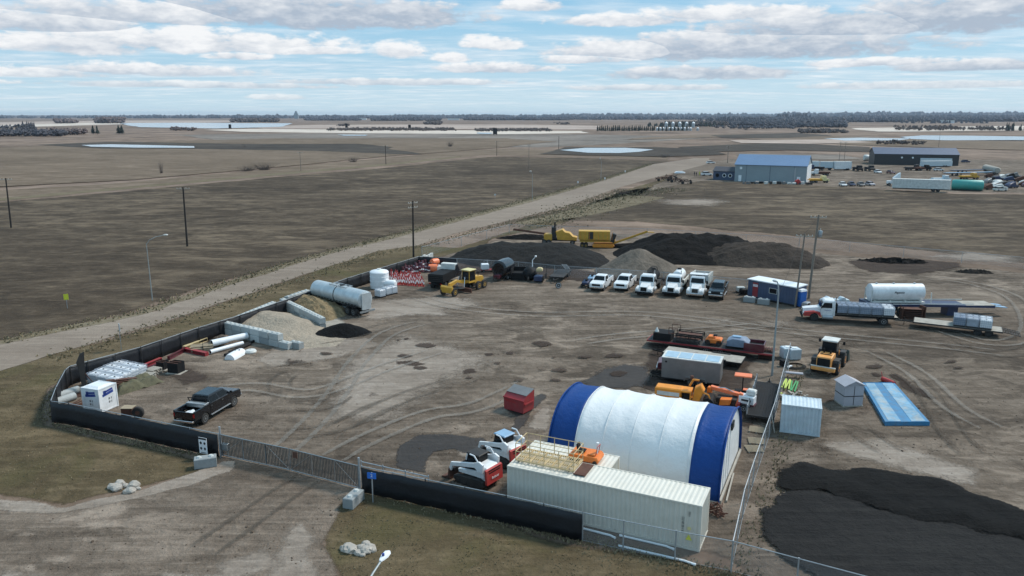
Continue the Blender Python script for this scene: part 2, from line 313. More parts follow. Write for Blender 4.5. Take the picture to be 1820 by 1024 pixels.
def sheet(name,poly,z,m,feather=1.,step=None,amp=None,kind='structure',label=None,cat=None,seed=0,grid=None,zf=None):
    step=step or feather*1.5; amp=feather*.5 if amp is None else amp
    P=ragged(poly,step,amp,seed); n=len(P)
    inner=[]
    for i in range(n):
        a=P[i-1]; b=P[(i+1)%n]; p=P[i]; tx,ty=b[0]-a[0],b[1]-a[1]; L=math.hypot(tx,ty) or 1
        for sgn in (1,-1):
            q=(p[0]-ty/L*feather*sgn,p[1]+tx/L*feather*sgn)
            if inside(q,P): inner.append(q); break
    ex=[]
    if grid:
        xs=[p[0] for p in P]; ys=[p[1] for p in P]; x=min(xs)
        while x<max(xs):
            y=min(ys)
            while y<max(ys):
                if inside((x,y),P) and dist_edge((x,y),P)>feather*.3: ex.append((x+rnd.uniform(-.1,.1)*grid,y+rnd.uniform(-.1,.1)*grid))
                y+=grid
            x+=grid
    vs=[Vector(p) for p in P+inner+ex]
    r=delaunay_2d_cdt(vs,[],[list(range(n))],1,1e-5)
    V,Fc=r[0],r[2]
    me=bpy.data.meshes.new(name); de=[dist_edge((v.x,v.y),P) for v in V]
    me.from_pydata([(v.x,v.y,z+(zf(v.x,v.y,e) if zf else 0)) for v,e in zip(V,de)],[],[tuple(f) for f in Fc]); me.update()
    bm=bmesh.new(); bm.from_mesh(me); bmesh.ops.recalc_face_normals(bm,faces=bm.faces)
    if sum(f.normal.z for f in bm.faces)<0: bmesh.ops.reverse_faces(bm,faces=bm.faces)
    bm.to_mesh(me); bm.free()
    at=me.attributes.new('edge','FLOAT','POINT')
    for i,e in enumerate(de): at.data[i].value=min(1,e/feather)
    if zf: me.polygons.foreach_set('use_smooth',[True]*len(me.polygons))
    me.materials.append(M[m]); o=bpy.data.objects.new(name,me); COL.objects.link(o)
    return tag(o,label,cat,None,kind)
TR=heading((500,850),(900,600))      # main run of tyre marks through the gate
RD=heading((0,640),(1240,285))       # line of the gravel road
ground_mat('farmland',[(0.0951,0.0659,0.0464),(0.1807,0.1268,0.0912),(0.2854,0.2069,0.1547),(0.3424,0.2536,0.1996)],.10,(1,.45,1),.2,False,.3,.2,blot=.6)
ground_mat('yard_dirt',[(0.0770,0.0578,0.0424),(0.1586,0.1215,0.0909),(0.2582,0.2054,0.1596)],1.,(.16,1.5,1),-TR,True,.9,.3,ew=.6,blot=.8)
ground_mat('drive_dirt',[(0.0939,0.0711,0.0530),(0.1935,0.1494,0.1136),(0.3150,0.2526,0.1995)],1.,(.16,1.5,1),-TR,True,.9,.3,ew=.6,blot=.8)
ground_mat('east_dirt',[(0.0797,0.0595,0.0438),(0.1559,0.1190,0.0884),(0.2446,0.1928,0.1486)],1.,(.2,1.2,1),.25,True,.9,.3,ew=.5,blot=.75)
ground_mat('road_gravel',[(0.2043,0.1588,0.1228),(0.2530,0.2012,0.1585),(0.3099,0.2520,0.2003)],.8,(.06,2.2,1),-RD,True,.4,.2,ew=.6,blot=0.2)
ground_mat('grass_verge',[(0.0642,0.0474,0.0247),(0.1226,0.0903,0.0496),(0.2102,0.1580,0.0942),(0.0957,0.0859,0.0348)],.8,(.3,1,1),-RD,True,.8,.5,ew=.6,blot=.4)
ground_mat('dark_field',[(0.0412,0.0285,0.0182),(0.0781,0.0560,0.0365),(0.1789,0.1349,0.0913)],.35,(1,1.6,1),.1,True,.8,.4,ew=.6,blot=.6)
ground_mat('tan_field',[(0.1179,0.0846,0.0553),(0.1760,0.1285,0.0880),(0.2350,0.1759,0.1271)],.3,(.5,1.4,1),.15,True,.5,.3,ew=.6,blot=0.45)
ground_mat('pale_stubble',[(.46,.38,.31),(.60,.51,.43),(.70,.62,.53)],.06,(1,1,1),0,True,.2,.1,ew=.6)
ground_mat('rose_stubble',[(.30,.23,.19),(.42,.33,.275),(.52,.43,.36)],.06,(1,1,1),0,True,.2,.1,ew=.6)
ground_mat('pale_field',[(.13,.11,.09),(.23,.195,.165),(.33,.285,.245)],.12,(.4,1.5,1),.1,True,.3,.2,ew=.5,op=.9,blot=.5)
ground_mat('dark_land',[(0.043,0.035,0.028),(0.072,0.059,0.047),(0.115,0.095,0.076)],.08,(1,1,1),0,True,.3,.2,ew=.5,op=.85)
ground_mat('pale_dust',[(0.2309,0.1852,0.1473),(0.3463,0.2846,0.2302),(0.4828,0.4099,0.3453)],1.,(.3,1.3,1),-TR,True,.6,.3,ew=.6,op=.8)
ground_mat('sand_spill',[(.30,.265,.22),(.40,.36,.305),(.50,.46,.40)],1.,(.3,1.3,1),-TR,True,.6,.25,ew=.5,op=.9)
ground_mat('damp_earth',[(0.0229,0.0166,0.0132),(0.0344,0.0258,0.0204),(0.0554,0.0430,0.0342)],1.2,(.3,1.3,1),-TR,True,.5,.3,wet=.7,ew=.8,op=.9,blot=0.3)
ground_mat('dark_earth',[(0.0429,0.0302,0.0234),(0.0678,0.0484,0.0384),(0.1054,0.0764,0.0602)],1.2,(.3,1.3,1),-TR,True,.5,.3,ew=.75,op=.8)
ground_mat('dry_grass_strip',[(0.157,0.124,0.076),(0.247,0.200,0.129),(0.330,0.276,0.190)],.8,(.3,1,1),-RD,True,.8,.45,ew=.6,op=.75)
ground_mat('millings_flat',[(0.0162,0.0158,0.0156),(0.0260,0.0244,0.0237),(0.0405,0.0378,0.0353)],1.3,(.12,2.2,1),.28,True,1.,.5,ew=.86)
ground_mat('millings',[(0.0056,0.0055,0.0055),(0.0101,0.0096,0.0092),(0.0190,0.0175,0.0162)],1.3,(.12,2.2,1),.28,True,1.,.5,ew=.86)
def water_mat():
    m=bpy.data.materials.new('pond_water'); m.use_nodes=True; t=NT(m.node_tree); p=t.new('ShaderNodeBsdfPrincipled'); P=t.pos()
    p.inputs['Base Color'].default_value=(.36,.40,.43,1); p.inputs['Roughness'].default_value=.18
    b=t.new('ShaderNodeBump'); b.inputs['Strength'].default_value=.25; b.inputs['Distance'].default_value=.1; t.set(b.inputs['Height'],t.noise(P,.8,4,.6)); t.l.new(b.outputs[0],p.inputs['Normal'])
    o=t.new('ShaderNodeOutputMaterial'); t.l.new(p.outputs[0],o.inputs[0]); M['pond_water']=m
water_mat()
mb=MB(); N=24
vs=[(0,0,-.006)]; fs=[]
rings=[60,150,400,1000,2500,6000,14000]
for r in rings:
    for k in range(48): a=k*2*PI/48; vs.append((r*math.cos(a),r*math.sin(a),-.006))
for k in range(48): fs.append((0,1+k,1+(k+1)%48))
for i in range(len(rings)-1):
    for k in range(48): a=1+i*48+k; b=1+i*48+(k+1)%48; fs.append((a,a+48,b+48,b))
mb.add(vs,fs); tag(mb.build('ground','farmland'),kind='structure')
def sh(name,pts,z,m,f=1.,**k): return sheet(name,WP(pts),z,m,f,**k)
# far farmland, as strips that lie where they show
far=[('pale_field',[(300,240),(520,237),(1060,239),(1280,244),(1180,252),(1060,258),(960,262),(820,262),(700,256),(560,249),(380,250)],10),
 ('pale_field',[(1300,272),(1500,275),(1540,282),(1480,284),(1300,280)],6),
 ('rose_stubble',[(-150,222),(0,217),(240,214),(470,214),(440,217),(200,221),(20,226),(-150,232)],30),
 ('pale_stubble',[(-200,226),(100,220),(215,217),(230,221),(40,226),(-200,231)],25),
 ('pale_stubble',[(350,231),(440,229),(700,231),(1050,233),(1062,237),(900,239),(640,237),(430,235)],14),
 ('rose_stubble',[(420,226),(560,222),(900,221),(1075,224),(1075,231),(880,230),(600,229),(460,229)],20),
 ('tan_field',[(0,262),(480,246),(900,246),(1000,252),(900,262),(700,278),(460,303),(250,322),(0,334),(-300,345),(-300,262)],8),
 ('dark_land',[(60,258),(200,252),(420,256),(640,257),(770,276),(700,275),(560,269),(360,266),(180,265)],5),
 ('dark_land',[(430,257),(640,256),(700,262),(690,266),(560,265),(430,262)],3),
 ('tan_field',[(1090,250),(1280,245),(1500,258),(1820,268),(2200,272),(2200,262),(1820,252),(1300,238),(1150,244)],8),
 ('dark_land',[(1200,262),(1380,254),(1560,262),(1560,272),(1400,268),(1220,272)],5),
 ('dark_land',[(1260,241),(1420,236),(1480,242),(1400,246),(1290,247)],8),
 ('dark_land',[(1000,262),(1160,262),(1260,266),(1300,276),(1180,280),(960,275)],4),
 ('rose_stubble',[(1290,250),(1500,248),(1560,254),(1440,257),(1310,255)],6),
 ('pale_stubble',[(1500,228),(1820,224),(2000,224),(2000,231),(1800,233),(1560,235)],14)]
for i,(m,p,f) in enumerate(far): sh('farmland',p,0.05+.03*i,m,f,step=f*5,amp=f*1.2,seed=i)
sh('dark_field',[(-500,410),(0,359),(254,336),(460,317),(694,297),(821,283),(865,279),(1030,280),(1196,287),(1160,296),(1052,326),(943,358),(880,377),(775,403),(667,433),(540,465),(400,505),(243,562),(80,596),(-60,625),(-500,740)],.002,'dark_field',4,seed=3)
sh('east_field',[(1262,318),(1700,344),(2300,352),(2300,520),(1820,470),(1450,425),(1130,395),(905,392),(1010,370),(1110,338)],.002,'dark_field',3,seed=4)
sh('far_yard',[(1225,290),(1300,283),(1500,282),(1900,285),(2100,300),(2100,345),(1700,343),(1450,331),(1255,322),(1130,345),(1190,310)],.006,'yard_dirt',3,seed=5)
sh('dusty_ground',[(1130,352),(1290,345),(1350,360),(1300,372),(1140,366)],.022,'pale_dust',16,seed=6,step=9,amp=8)
sh('dusty_ground',[(1000,372),(1110,345),(1200,350),(1120,372),(1060,385),(930,402),(900,396)],.018,'dry_grass_strip',4,seed=7)
sh('dusty_ground',[(1560,452),(1700,440),(1900,462),(1900,480),(1700,470)],.046,'pale_dust',9,seed=8,step=6,amp=5)
# the second road along the far side of the dark field
sh('farm_road',[(-500,368),(0,338),(190,327),(416,307),(592,289),(694,280),(795,270),(900,264),(1010,268),(1190,279),(1190,284),(1010,278),(865,276),(821,280),(694,293),(460,313),(254,332),(127,345),(0,355),(-500,405)],.012,'tan_field',2,seed=9)
sh('farm_road',[(-500,400),(0,352),(254,329),(460,310),(694,290),(821,277),(821,280),(694,294),(460,315),(254,334),(0,358),(-500,409)],.016,'dry_grass_strip',1.5,seed=10)
# verge between the gravel road and the fence, and the lawn round the gate
sh('grass_verge',[(-700,760),(-200,715),(80,632),(200,600),(330,560),(540,487),(604,464),(677,441),(745,436),(812,440),(900,412),(1020,372),(1100,340),(1200,312),(1215,318),(1000,398),(880,425),(810,475),(740,470),(620,510),(500,548),(380,590),(240,632),(130,668),(100,690),(92,720),(92,752),(380,815),(425,822),(330,850),(205,880),(110,903),(40,893),(-100,870),(-700,900)],.002,'grass_verge',1.2,seed=12)
sh('grass_verge',[(640,864),(1036,962),(1300,1010),(1560,1100),(1500,1300),(650,1300),(600,1060),(560,960),(585,880)],.002,'grass_verge',1.2,seed=13)
# gravel road
road=[(-900,830),(-300,690),(0,611),(80,594),(243,561),(400,508),(540,464),(618,441),(668,431),(780,402),(880,375),(946,358),(1068,322),(1159,292),(1235,281),(1262,281),(1262,291),(1159,318),(1108,332),(1002,369),(880,399),(815,415),(745,437),(677,446),(604,470),(540,490),(327,563),(151,616),(80,637),(0,662),(-300,748),(-900,960)]
sh('gravel_road',road,.014,'road_gravel',.9,seed=14)
sh('road_shoulder',[(-900,835),(0,603),(80,586),(243,554),(400,500),(540,457),(668,424),(880,369),(1068,318),(1159,289),(1159,294),(1068,324),(880,378),(668,434),(540,468),(400,512),(243,565),(80,599),(0,617),(-900,850)],.010,'dry_grass_strip',.8,seed=15)
# yard and drive
sh('yard_ground',[(80,720),(118,668),(240,625),(500,545),(620,505),(742,466),(900,420),(1130,415),(1300,440),(1450,448),(2600,560),(2800,1400),(1480,1400),(1310,1030),(1290,1000),(1040,940),(900,930),(640,866),(395,815),(385,800),(95,742)],.010,'yard_dirt',1.6,seed=16)
sh('drive',[(385,800),(660,852),(612,900),(588,965),(640,1100),(760,1500),(-1500,1500),(-1500,1000),(-500,920),(0,892),(60,890),(110,903),(205,886),(320,856),(408,826)],.016,'drive_dirt',.8,seed=17)
sh('east_yard',[(1420,640),(1500,600),(1820,560),(2400,620),(2600,1200),(1500,900),(1390,800)],.014,'east_dirt',5,seed=18)
DUST=[([(395,818),(428,812),(412,840),(335,866),(215,898),(110,916),(0,912),(-60,902),(-20,886),(60,887),(110,898),(200,880),(320,848)],.5),
 ([(560,600),(660,596),(720,612),(600,640),(470,660),(430,640),(480,610)],1.5),([(480,560),(600,558),(640,600),(560,612),(470,606)],1.),
 ([(-20,985),(180,1010),(420,1000),(480,1060),(200,1100),(-60,1060)],1.5),([(500,940),(560,900),(590,960),(620,1080),(440,1080)],1.2),
 ([(330,1000),(500,950),(560,1000),(380,1050)],1.),([(640,530),(800,520),(950,540),(800,560),(660,580),(600,570)],3.),([(560,490),(640,520),(760,540),(900,560),(760,570),(640,560)],2.5),
 ([(1400,780),(1560,770),(1760,830),(1820,900),(1700,870),(1500,820)],2.),([(940,545),(1300,560),(1500,580),(1300,590),(1000,570)],3.),([(840,790),(880,800),(860,830),(800,815),(790,790)],.5),([(960,720),(990,690),(985,780),(950,770),(925,760)],.7),([(700,560),(980,640),(760,760),(600,800),(500,760),(560,640)],5.)]
for i,(p,f) in enumerate(DUST): sh('dusty_ground',p,.020+.002*i,'sand_spill' if i==2 else 'pale_dust',.55 if i==0 else max(f,.9)*1.4,seed=20+i,amp=f)
DARK_PATCH=[([(696,790),(740,768),(800,768),(862,776),(905,790),(860,815),(828,818),(800,800),(772,806),(775,830),(800,838),(770,850),(730,845),(690,832),(690,812)],.5),
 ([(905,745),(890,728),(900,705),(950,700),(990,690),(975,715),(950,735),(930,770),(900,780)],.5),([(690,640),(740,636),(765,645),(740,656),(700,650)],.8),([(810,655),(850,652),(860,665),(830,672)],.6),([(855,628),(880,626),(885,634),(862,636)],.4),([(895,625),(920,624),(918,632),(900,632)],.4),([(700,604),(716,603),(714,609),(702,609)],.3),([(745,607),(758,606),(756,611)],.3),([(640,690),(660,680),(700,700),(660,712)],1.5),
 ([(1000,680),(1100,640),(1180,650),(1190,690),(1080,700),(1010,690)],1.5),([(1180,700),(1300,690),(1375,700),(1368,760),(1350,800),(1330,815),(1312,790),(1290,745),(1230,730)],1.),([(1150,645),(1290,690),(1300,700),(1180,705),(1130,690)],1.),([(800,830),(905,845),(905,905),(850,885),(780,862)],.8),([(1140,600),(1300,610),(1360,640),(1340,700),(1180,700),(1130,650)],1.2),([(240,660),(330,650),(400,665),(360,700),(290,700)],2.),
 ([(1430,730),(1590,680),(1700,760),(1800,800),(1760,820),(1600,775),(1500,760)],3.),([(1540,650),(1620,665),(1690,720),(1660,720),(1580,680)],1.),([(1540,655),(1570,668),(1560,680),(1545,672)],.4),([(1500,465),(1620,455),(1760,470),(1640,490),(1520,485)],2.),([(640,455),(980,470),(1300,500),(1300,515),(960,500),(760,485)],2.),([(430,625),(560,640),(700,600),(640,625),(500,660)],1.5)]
for i,(p,f) in enumerate(DARK_PATCH): sh('dark_ground',p,.048+.002*i,'damp_earth' if i<2 or i==9 else 'dark_earth',f*2 if i<2 else f*1.6,seed=50+i,amp=f*1.5)  # damp patches and stains, plus plain darker sheets beneath the trailers
for k in range(46):
    px=rnd.choice([rnd.uniform(560,1120),rnd.uniform(1380,1820)]); py=rnd.uniform(590,700) if px<1120 else rnd.uniform(640,830)
    if px>1380 and py>800 or 1385<px<1460 and py>690: continue
    w=rnd.uniform(6,26); hh=w*rnd.uniform(.14,.3); n=7; a0=rnd.uniform(0,1)
    sh('dark_ground',[(px+math.cos(a0+i*2*PI/n)*w*rnd.uniform(.6,1.2),py-math.sin(a0+i*2*PI/n)*hh*rnd.uniform(.6,1.2)) for i in range(n)],.110+.0008*k,'dark_earth',.5,seed=200+k,amp=.3)
def track(pts,w=.35,gap=1.9,m='damp_earth',z=.05,seed=0):
    """a pair of wheel marks pressed along a path"""
    P=[Vector(G(*p)) for p in pts]; Q=[]
    for i in range(len(P)-1):
        p0=P[max(0,i-1)]; p1=P[i]; p2=P[i+1]; p3=P[min(len(P)-1,i+2)]
        for k in range(10):
            u=k/10; Q.append(.5*((2*p1)+(-p0+p2)*u+(2*p0-5*p1+4*p2-p3)*u*u+(-p0+3*p1-3*p2+p3)*u**3))
    mb_v=[];mb_f=[];ed=[]
    for sd in (-1,1):
        o=len(mb_v)
        for i,q in enumerate(Q):
            d=(Q[min(i+1,len(Q)-1)]-Q[max(i-1,0)]).normalized(); nrm=Vector((-d.y,d.x)); e=min(1,i/8,(len(Q)-1-i)/8)
            for k,ee in ((-1,0),(-.3,.75),(.3,.75),(1,0)): p=q+nrm*(sd*gap/2+k*w); mb_v.append((p.x,p.y,z)); ed.append(ee*e)
        for i in range(len(Q)-1):
            for j in range(3): a=o+i*4+j; mb_f.append((a,a+1,a+5,a+4))
    me=bpy.data.meshes.new('tyre_tracks'); me.from_pydata(mb_v,[],mb_f); me.update()
    at=me.attributes.new('edge','FLOAT','POINT')
    for i,e in enumerate(ed): at.data[i].value=e
    me.materials.append(M[m]); ob=bpy.data.objects.new('tyre_tracks',me); COL.objects.link(ob); tag(ob,kind='structure')
ground_mat('track_dark',[(0.066,0.054,0.042),(0.099,0.080,0.063),(0.140,0.118,0.091)],1.5,(1,1,1),0,True,.8,.3,ew=.88,op=.36)
ground_mat('track_pale',[(.26,.235,.205),(.34,.31,.27),(.42,.39,.35)],1.5,(1,1,1),0,True,.6,.3,ew=.88,op=.32)
TRK=[([(560,790),(650,735),(740,700)],'track_dark'),([(440,855),(540,770),(600,700),(640,640),(700,590),(820,560)],'track_pale'),
 ([(520,716),(560,724),(600,712),(612,690)],'track_dark'),([(505,700),(498,682),(512,668),(540,660)],'track_dark'),([(350,700),(450,690),(560,700),(700,650),(860,600)],'track_pale'),([(540,850),(640,790),(760,740),(860,720),(1000,650)],'track_pale'),
 ([(300,1024),(420,940),(520,870),(580,835)],'track_dark'),
 ([(720,520),(800,545),(950,560),(1150,560),(1400,590),(1700,620),(1850,640)],'track_pale'),([(900,530),(1100,545),(1300,560),(1440,600),(1600,640),(1820,660)],'track_dark'),
 ([(1600,560),(1750,610),(1830,590),(1800,530),(1700,500),(1600,495)],'track_pale'),([(1620,575),(1740,628),(1850,610),(1835,540),(1700,488)],'track_dark'),([(1560,640),(1640,690),(1700,780),(1800,860)],'track_dark'),([(1500,740),(1560,790),(1640,830)],'track_dark'),
 ([(1500,600),(1620,660),(1700,730),(1820,790)],'track_pale'),([(500,620),(620,600),(720,575),(900,580),(1000,620)],'track_dark'),([(980,620),(1100,600),(1300,585),(1400,575)],'track_pale'),([(450,780),(600,760),(740,700),(900,660)],'track_dark'),([(1480,500),(1600,500),(1720,510),(1820,500)],'track_dark')]
for i,(p,m) in enumerate(TRK): track(p,.32 if 'dark' in m else .4,1.9,m,.15+.0015*i)
# black asphalt millings spread beyond the fence, in two benches
def mill_h(x,y,e): return min(e,1.6)*.20+(mnoise.noise((x*.5,y*.5,1))*.14+mnoise.noise((x*1.9,y*1.9,7))*.07)*min(1,e)
sh('asphalt_millings',[(1362,832),(1420,821),(1560,832),(1700,856),(1760,885),(1850,915),(2000,960),(2000,1010),(1800,972),(1600,930),(1520,905),(1450,888),(1395,888),(1360,872)],.09,'millings',1.5,step=.8,amp=.7,grid=.5,zf=mill_h,seed=71)
sh('asphalt_millings',[(1328,905),(1352,886),(1385,866),(1450,862),(1520,876),(1600,898),(1800,940),(2000,980),(2000,1220),(1560,1105),(1430,1030),(1362,995),(1334,945)],.086,'millings_flat',1.5,step=.8,amp=.7,grid=.6,zf=lambda x,y,e:min(e,.8)*.12+.05*mnoise.noise((x*.6,y*.6,2))+.035*math.sin(x*1.1+y*4.4)*min(1,e/3),seed=72)
# ponds
for i,p in enumerate(([(993,268),(1040,264),(1110,264),(1156,267),(1130,271),(1100,273.5),(1040,273)],[(146,259),(200,257.5),(350,261),(345,264),(240,263.5),(160,262)],
   [(212,219),(330,218.5),(520,219.5),(500,226),(380,229),(250,226.5),(225,223)],[(1465,247),(1530,245.5),(1620,247),(1600,250.5),(1500,251)],[(1600,244.5),(1640,241.5),(1720,242),(1850,244),(2000,245),(2000,251),(1800,250),(1680,250.5),(1620,248)],[(600,240),(655,240.5),(650,242),(610,242)],[(850,236),(875,236.5),(870,239),(852,238.5)])):
    P=ragged(WP(p),25,6,i+90); mb=MB(); mb.add([(x,y,.52) for x,y in P],[tuple(range(len(P)))]); tag(mb.build('pond',M['pond_water']),kind='structure')
# ================================================================ fences and gate
def vmat(name,col,pitch,cover):
    m=bpy.data.materials.new(name); m.use_nodes=True; t=NT(m.node_tree); s=t.new('ShaderNodeSeparateXYZ'); t.l.new(t.new('ShaderNodeAttribute',attribute_name='run').outputs['Vector'],s.inputs[0])
    n=t.noise(t.pos(),3,4,.6); x=t.m('ADD',s.outputs[0],t.m('MULTIPLY',n,.03))
    al=t.m('LESS_THAN',t.m('FRACT',t.m('DIVIDE',x,pitch)),cover)
    p=t.new('ShaderNodeBsdfPrincipled'); t.set(p.inputs['Base Color'],t.mix(n,tuple(q*.55 for q in col),col)); p.inputs['Roughness'].default_value=.5
    tr=t.new('ShaderNodeBsdfTransparent'); mx=t.new('ShaderNodeMixShader'); t.set(mx.inputs[0],al); t.l.new(tr.outputs[0],mx.inputs[1]); t.l.new(p.outputs[0],mx.inputs[2])
    o=t.new('ShaderNodeOutputMaterial'); t.l.new(mx.outputs[0],o.inputs[0]); M[name]=m
vmat('slats',(.10,.10,.095),.13,.74)
def run_mesh(name,pts,z0,z1,m,parent,org,wob=0.,step=.6,thick=0.):
    V=[];Fc=[];U=[]; s=0
    for (a,b) in zip(pts[:-1],pts[1:]):
        L=math.dist(a,b); n=max(1,int(L/step)); nx,ny=-(b[1]-a[1])/L,(b[0]-a[0])/L
        for k in range(n+1 if (a,b)==(pts[-2],pts[-1]) else n):
            u=k/n; x=a[0]+(b[0]-a[0])*u; y=a[1]+(b[1]-a[1])*u
            for j in range(4):
                zz=z0+(z1-z0)*j/3; w=wob*mnoise.noise((s*1.7+L*u*1.7,zz*.8,3)) ; dz=(-wob*.5*abs(math.sin((s+L*u)*PI/3)) if j==3 else (wob*.6*mnoise.noise((s+L*u,7,1)) if j==0 else 0))
                V.append((x+nx*w-org[0],y+ny*w-org[1],zz+dz)); U.append((s+L*u,zz,0))
        s+=L
    n=len(V)//4
    for i in range(n-1):
        for j in range(3): a=i*4+j; Fc.append((a,a+4,a+5,a+1))
    me=bpy.data.meshes.new(name); me.from_pydata(V,[],Fc); me.update(); at=me.attributes.new('run','FLOAT_VECTOR','POINT')
    for i,u in enumerate(U): at.data[i].vector=u
    me.materials.append(M[m]); o=bpy.data.objects.new(name,me); COL.objects.link(o); o.parent=parent
    if thick: md=o.modifiers.new('thickness','SOLIDIFY'); md.thickness=thick
    me.polygons.foreach_set('use_smooth',[True]*len(me.polygons)); return o
def fence(name,label,pts,h=1.85,fabric='screen',gap=3.,post=.035,pm='galv',cat='fence',cover=None,group=None,out=0.):
    org=pts[0]; T=thing(name,label,cat,(org[0],org[1],0),group=group)
    P=[(x-org[0],y-org[1]) for x,y in pts]
    r=MB(); r.tube([(x,y,h) for x,y in P],.028,n=6); r.build('top_rail',pm,T)
    if fabric=='chain_link': q=MB(); q.tube([(x,y,.06) for x,y in P],.012,n=4); q.build('bottom_wire',pm,T)
    k=0
    for i,(a,b) in enumerate(zip(P[:-1],P[1:])):
        L=math.dist(a,b); n=max(1,round(L/gap))
        for j in range(n+(1 if i==len(P)-2 else 0)):
            u=j/n; x=a[0]+(b[0]-a[0])*u; y=a[1]+(b[1]-a[1])*u
            MB().cyl((0,0,-.1),(0,0,h+.05),post if j else post*1.3,n=8).build('post','dark_steel' if fabric=='screen' and 0<i else pm,T,loc=(x,y,0)); k+=1
    if fabric=='screen':
        q=[]
        for i,p in enumerate(pts):
            a=pts[max(0,i-1)]; b=pts[min(len(pts)-1,i+1)]; L=math.dist(a,b); q.append((p[0]-(b[1]-a[1])/L*out,p[1]+(b[0]-a[0])/L*out))
        pts=q
        run_mesh('privacy_screen',pts,.03,h-.03,'screen',T,org,.09,.5,.012)
    else: run_mesh('mesh_panel' if fabric!='slats' else 'slat_panel',pts,.05,h,fabric,T,org,.0,2.)
    return T
TOP=1.85
def TP(l,z=TOP): return [G(x,y,z) for x,y in l]
left_run=TP([(388,771),(240,741),(122,717),(90,713),(99,689),(116,657.5),(124,651),(156,642),(250,616.7),(353,582),(427,560),(521,528),(618,494),(745,455.6),(812,459.5)])
f=fence('screened_fence','black screened fence wrapping the left and back-left of the yard, beside the gravel road',left_run,TOP,'screen',out=.1)
right_run=TP([(643,829),(756,852),(900,881),(1036,911)])
f=fence('screened_fence','black screened fence between the slatted gate and the long cream container',right_run,TOP,'screen',out=-.1)
f=fence('chain_link_fence','bare galvanised chain-link fence in front of the long cream container',TP([(1036,911),(1109,926),(1202,944),(1303,962)]),TOP,'chain_link',gap=4.1)
f=fence('chain_link_fence','chain-link fence running in front of the black asphalt millings at the lower right corner',TP([(1303,962),(1420,993),(1560,1030),(1800,1095)]),TOP,'chain_link',gap=3.4)
f=fence('chain_link_fence','chain-link fence seen end-on between the fabric shelter and the pale container',TP([(1303,962),(1323.5,870),(1341,817),(1378,713),(1405,610)],1.95),1.95,'chain_link',gap=3.)
f=fence('chain_link_fence','chain-link fence behind the row of parked trucks and trailers',TP([(812,459.5),(921,465.6),(986,471.8),(1060,476.5),(1180,484),(1328,497)]),TOP,'chain_link',gap=6.)
f=fence('chain_link_fence','far chain-link fence running past the stockpiles and across the bare ground',WP([(750,458),(820,438),(905,415),(1150,423),(1420,440),(1820,478),(2100,500)]),1.9,'chain_link_far',gap=9.)
# gate: two slatted leaves
ga,gm,gb=G(391,771,1.75),G(514,796.5,1.75),G(638,827,1.75)
T=thing('yard_gate','wide double-leaf sliding gate with grey vertical slats across the yard entrance','gate',(ga[0],ga[1],0))
for (a,b) in ((ga,gm),(gm,gb)):
    run_mesh('slat_panel',[a,b],.14,1.72,'slats',T,ga,0,1.)
    A=Vector((a[0]-ga[0],a[1]-ga[1],0)); Bv=Vector((b[0]-ga[0],b[1]-ga[1],0)); d=(Bv-A).normalized(); A+=d*.06; Bv-=d*.06
    q=MB(); U=Vector((0,0,1)); off=Vector((-d.y,d.x,0))*.05; A=A-off; Bv=Bv-off
    for z in (.12,1.72): q.cyl(A+U*z,Bv+U*z,.035,n=6)
    for k in range(4): c=A+(Bv-A)*(k/3); q.cyl(c+U*.12,c+U*1.72,.03,n=6)
    q.cyl(A+U*.15,A+(Bv-A)/3+U*1.7,.015,n=5); q.cyl(Bv+U*.15,A+(Bv-A)*2/3+U*1.7,.015,n=5); q.build('gate_frame','steel',T)
q=MB(); d=(Vector(gb)-Vector(ga)).normalized(); e=Vector((gb[0]-ga[0]+d.x*5.2-d.y*.25,gb[1]-ga[1]+d.y*5.2+d.x*.25,0)); s0=Vector((gb[0]-ga[0]-d.y*.25,gb[1]-ga[1]+d.x*.25,0))
for z in (.3,1.9): q.cyl(s0+Vector((0,0,z)),e+Vector((0,0,z)),.035,n=6)
for k in range(4): c=s0+(e-s0)*(k/3); q.cyl(c,c+Vector((0,0,2.)),.04,n=6)
q.cyl(s0+Vector((0,0,.3)),e+Vector((0,0,1.9)),.02,n=5); q.build('counterweight_frame','galv',T)
for p in (ga,gb): MB().cyl((p[0]-ga[0],p[1]-ga[1],-.1),(p[0]-ga[0],p[1]-ga[1],2.3),.07,n=10).build('gate_post','galv',T)
MB().box(gm[0]-ga[0]+.45,gm[1]-ga[1]-.28,1.35,.4,.03,.45,rz=-.38).build('gate_plate','rust',T)
# notice on the black screen
a,b=G(355,770,1.8),G(388,776,1.8); hx=heading((300,790),(385,806))
T=thing('notice_board','white framed notice with four pictograms hung on the black screen beside the gate post','sign',(*G(363,791,1.0),0),hx)
T.location.x+=math.sin(hx)*.12; T.location.y-=math.cos(hx)*.12
MB().box(0,0,1.,.72,.03,1.25,b=.01).build('board','sign_white',T); MB().box(0,-.02,1.54,.68,.02,.14).build('header','ink',T)
q=MB()
for sx in (-1,1):
    for sz in (0,1): q.cyl((sx*.17,-.02,.78+sz*.42),(sx*.17,-.035,.78+sz*.42),.10,n=5 if sx>0 else 10); q.box(sx*.17,-.022,.78+sz*.42,.05,.02,.22)
q.box(0,-.02,.46,.45,.02,.04); q.build('pictograms','ink',T)
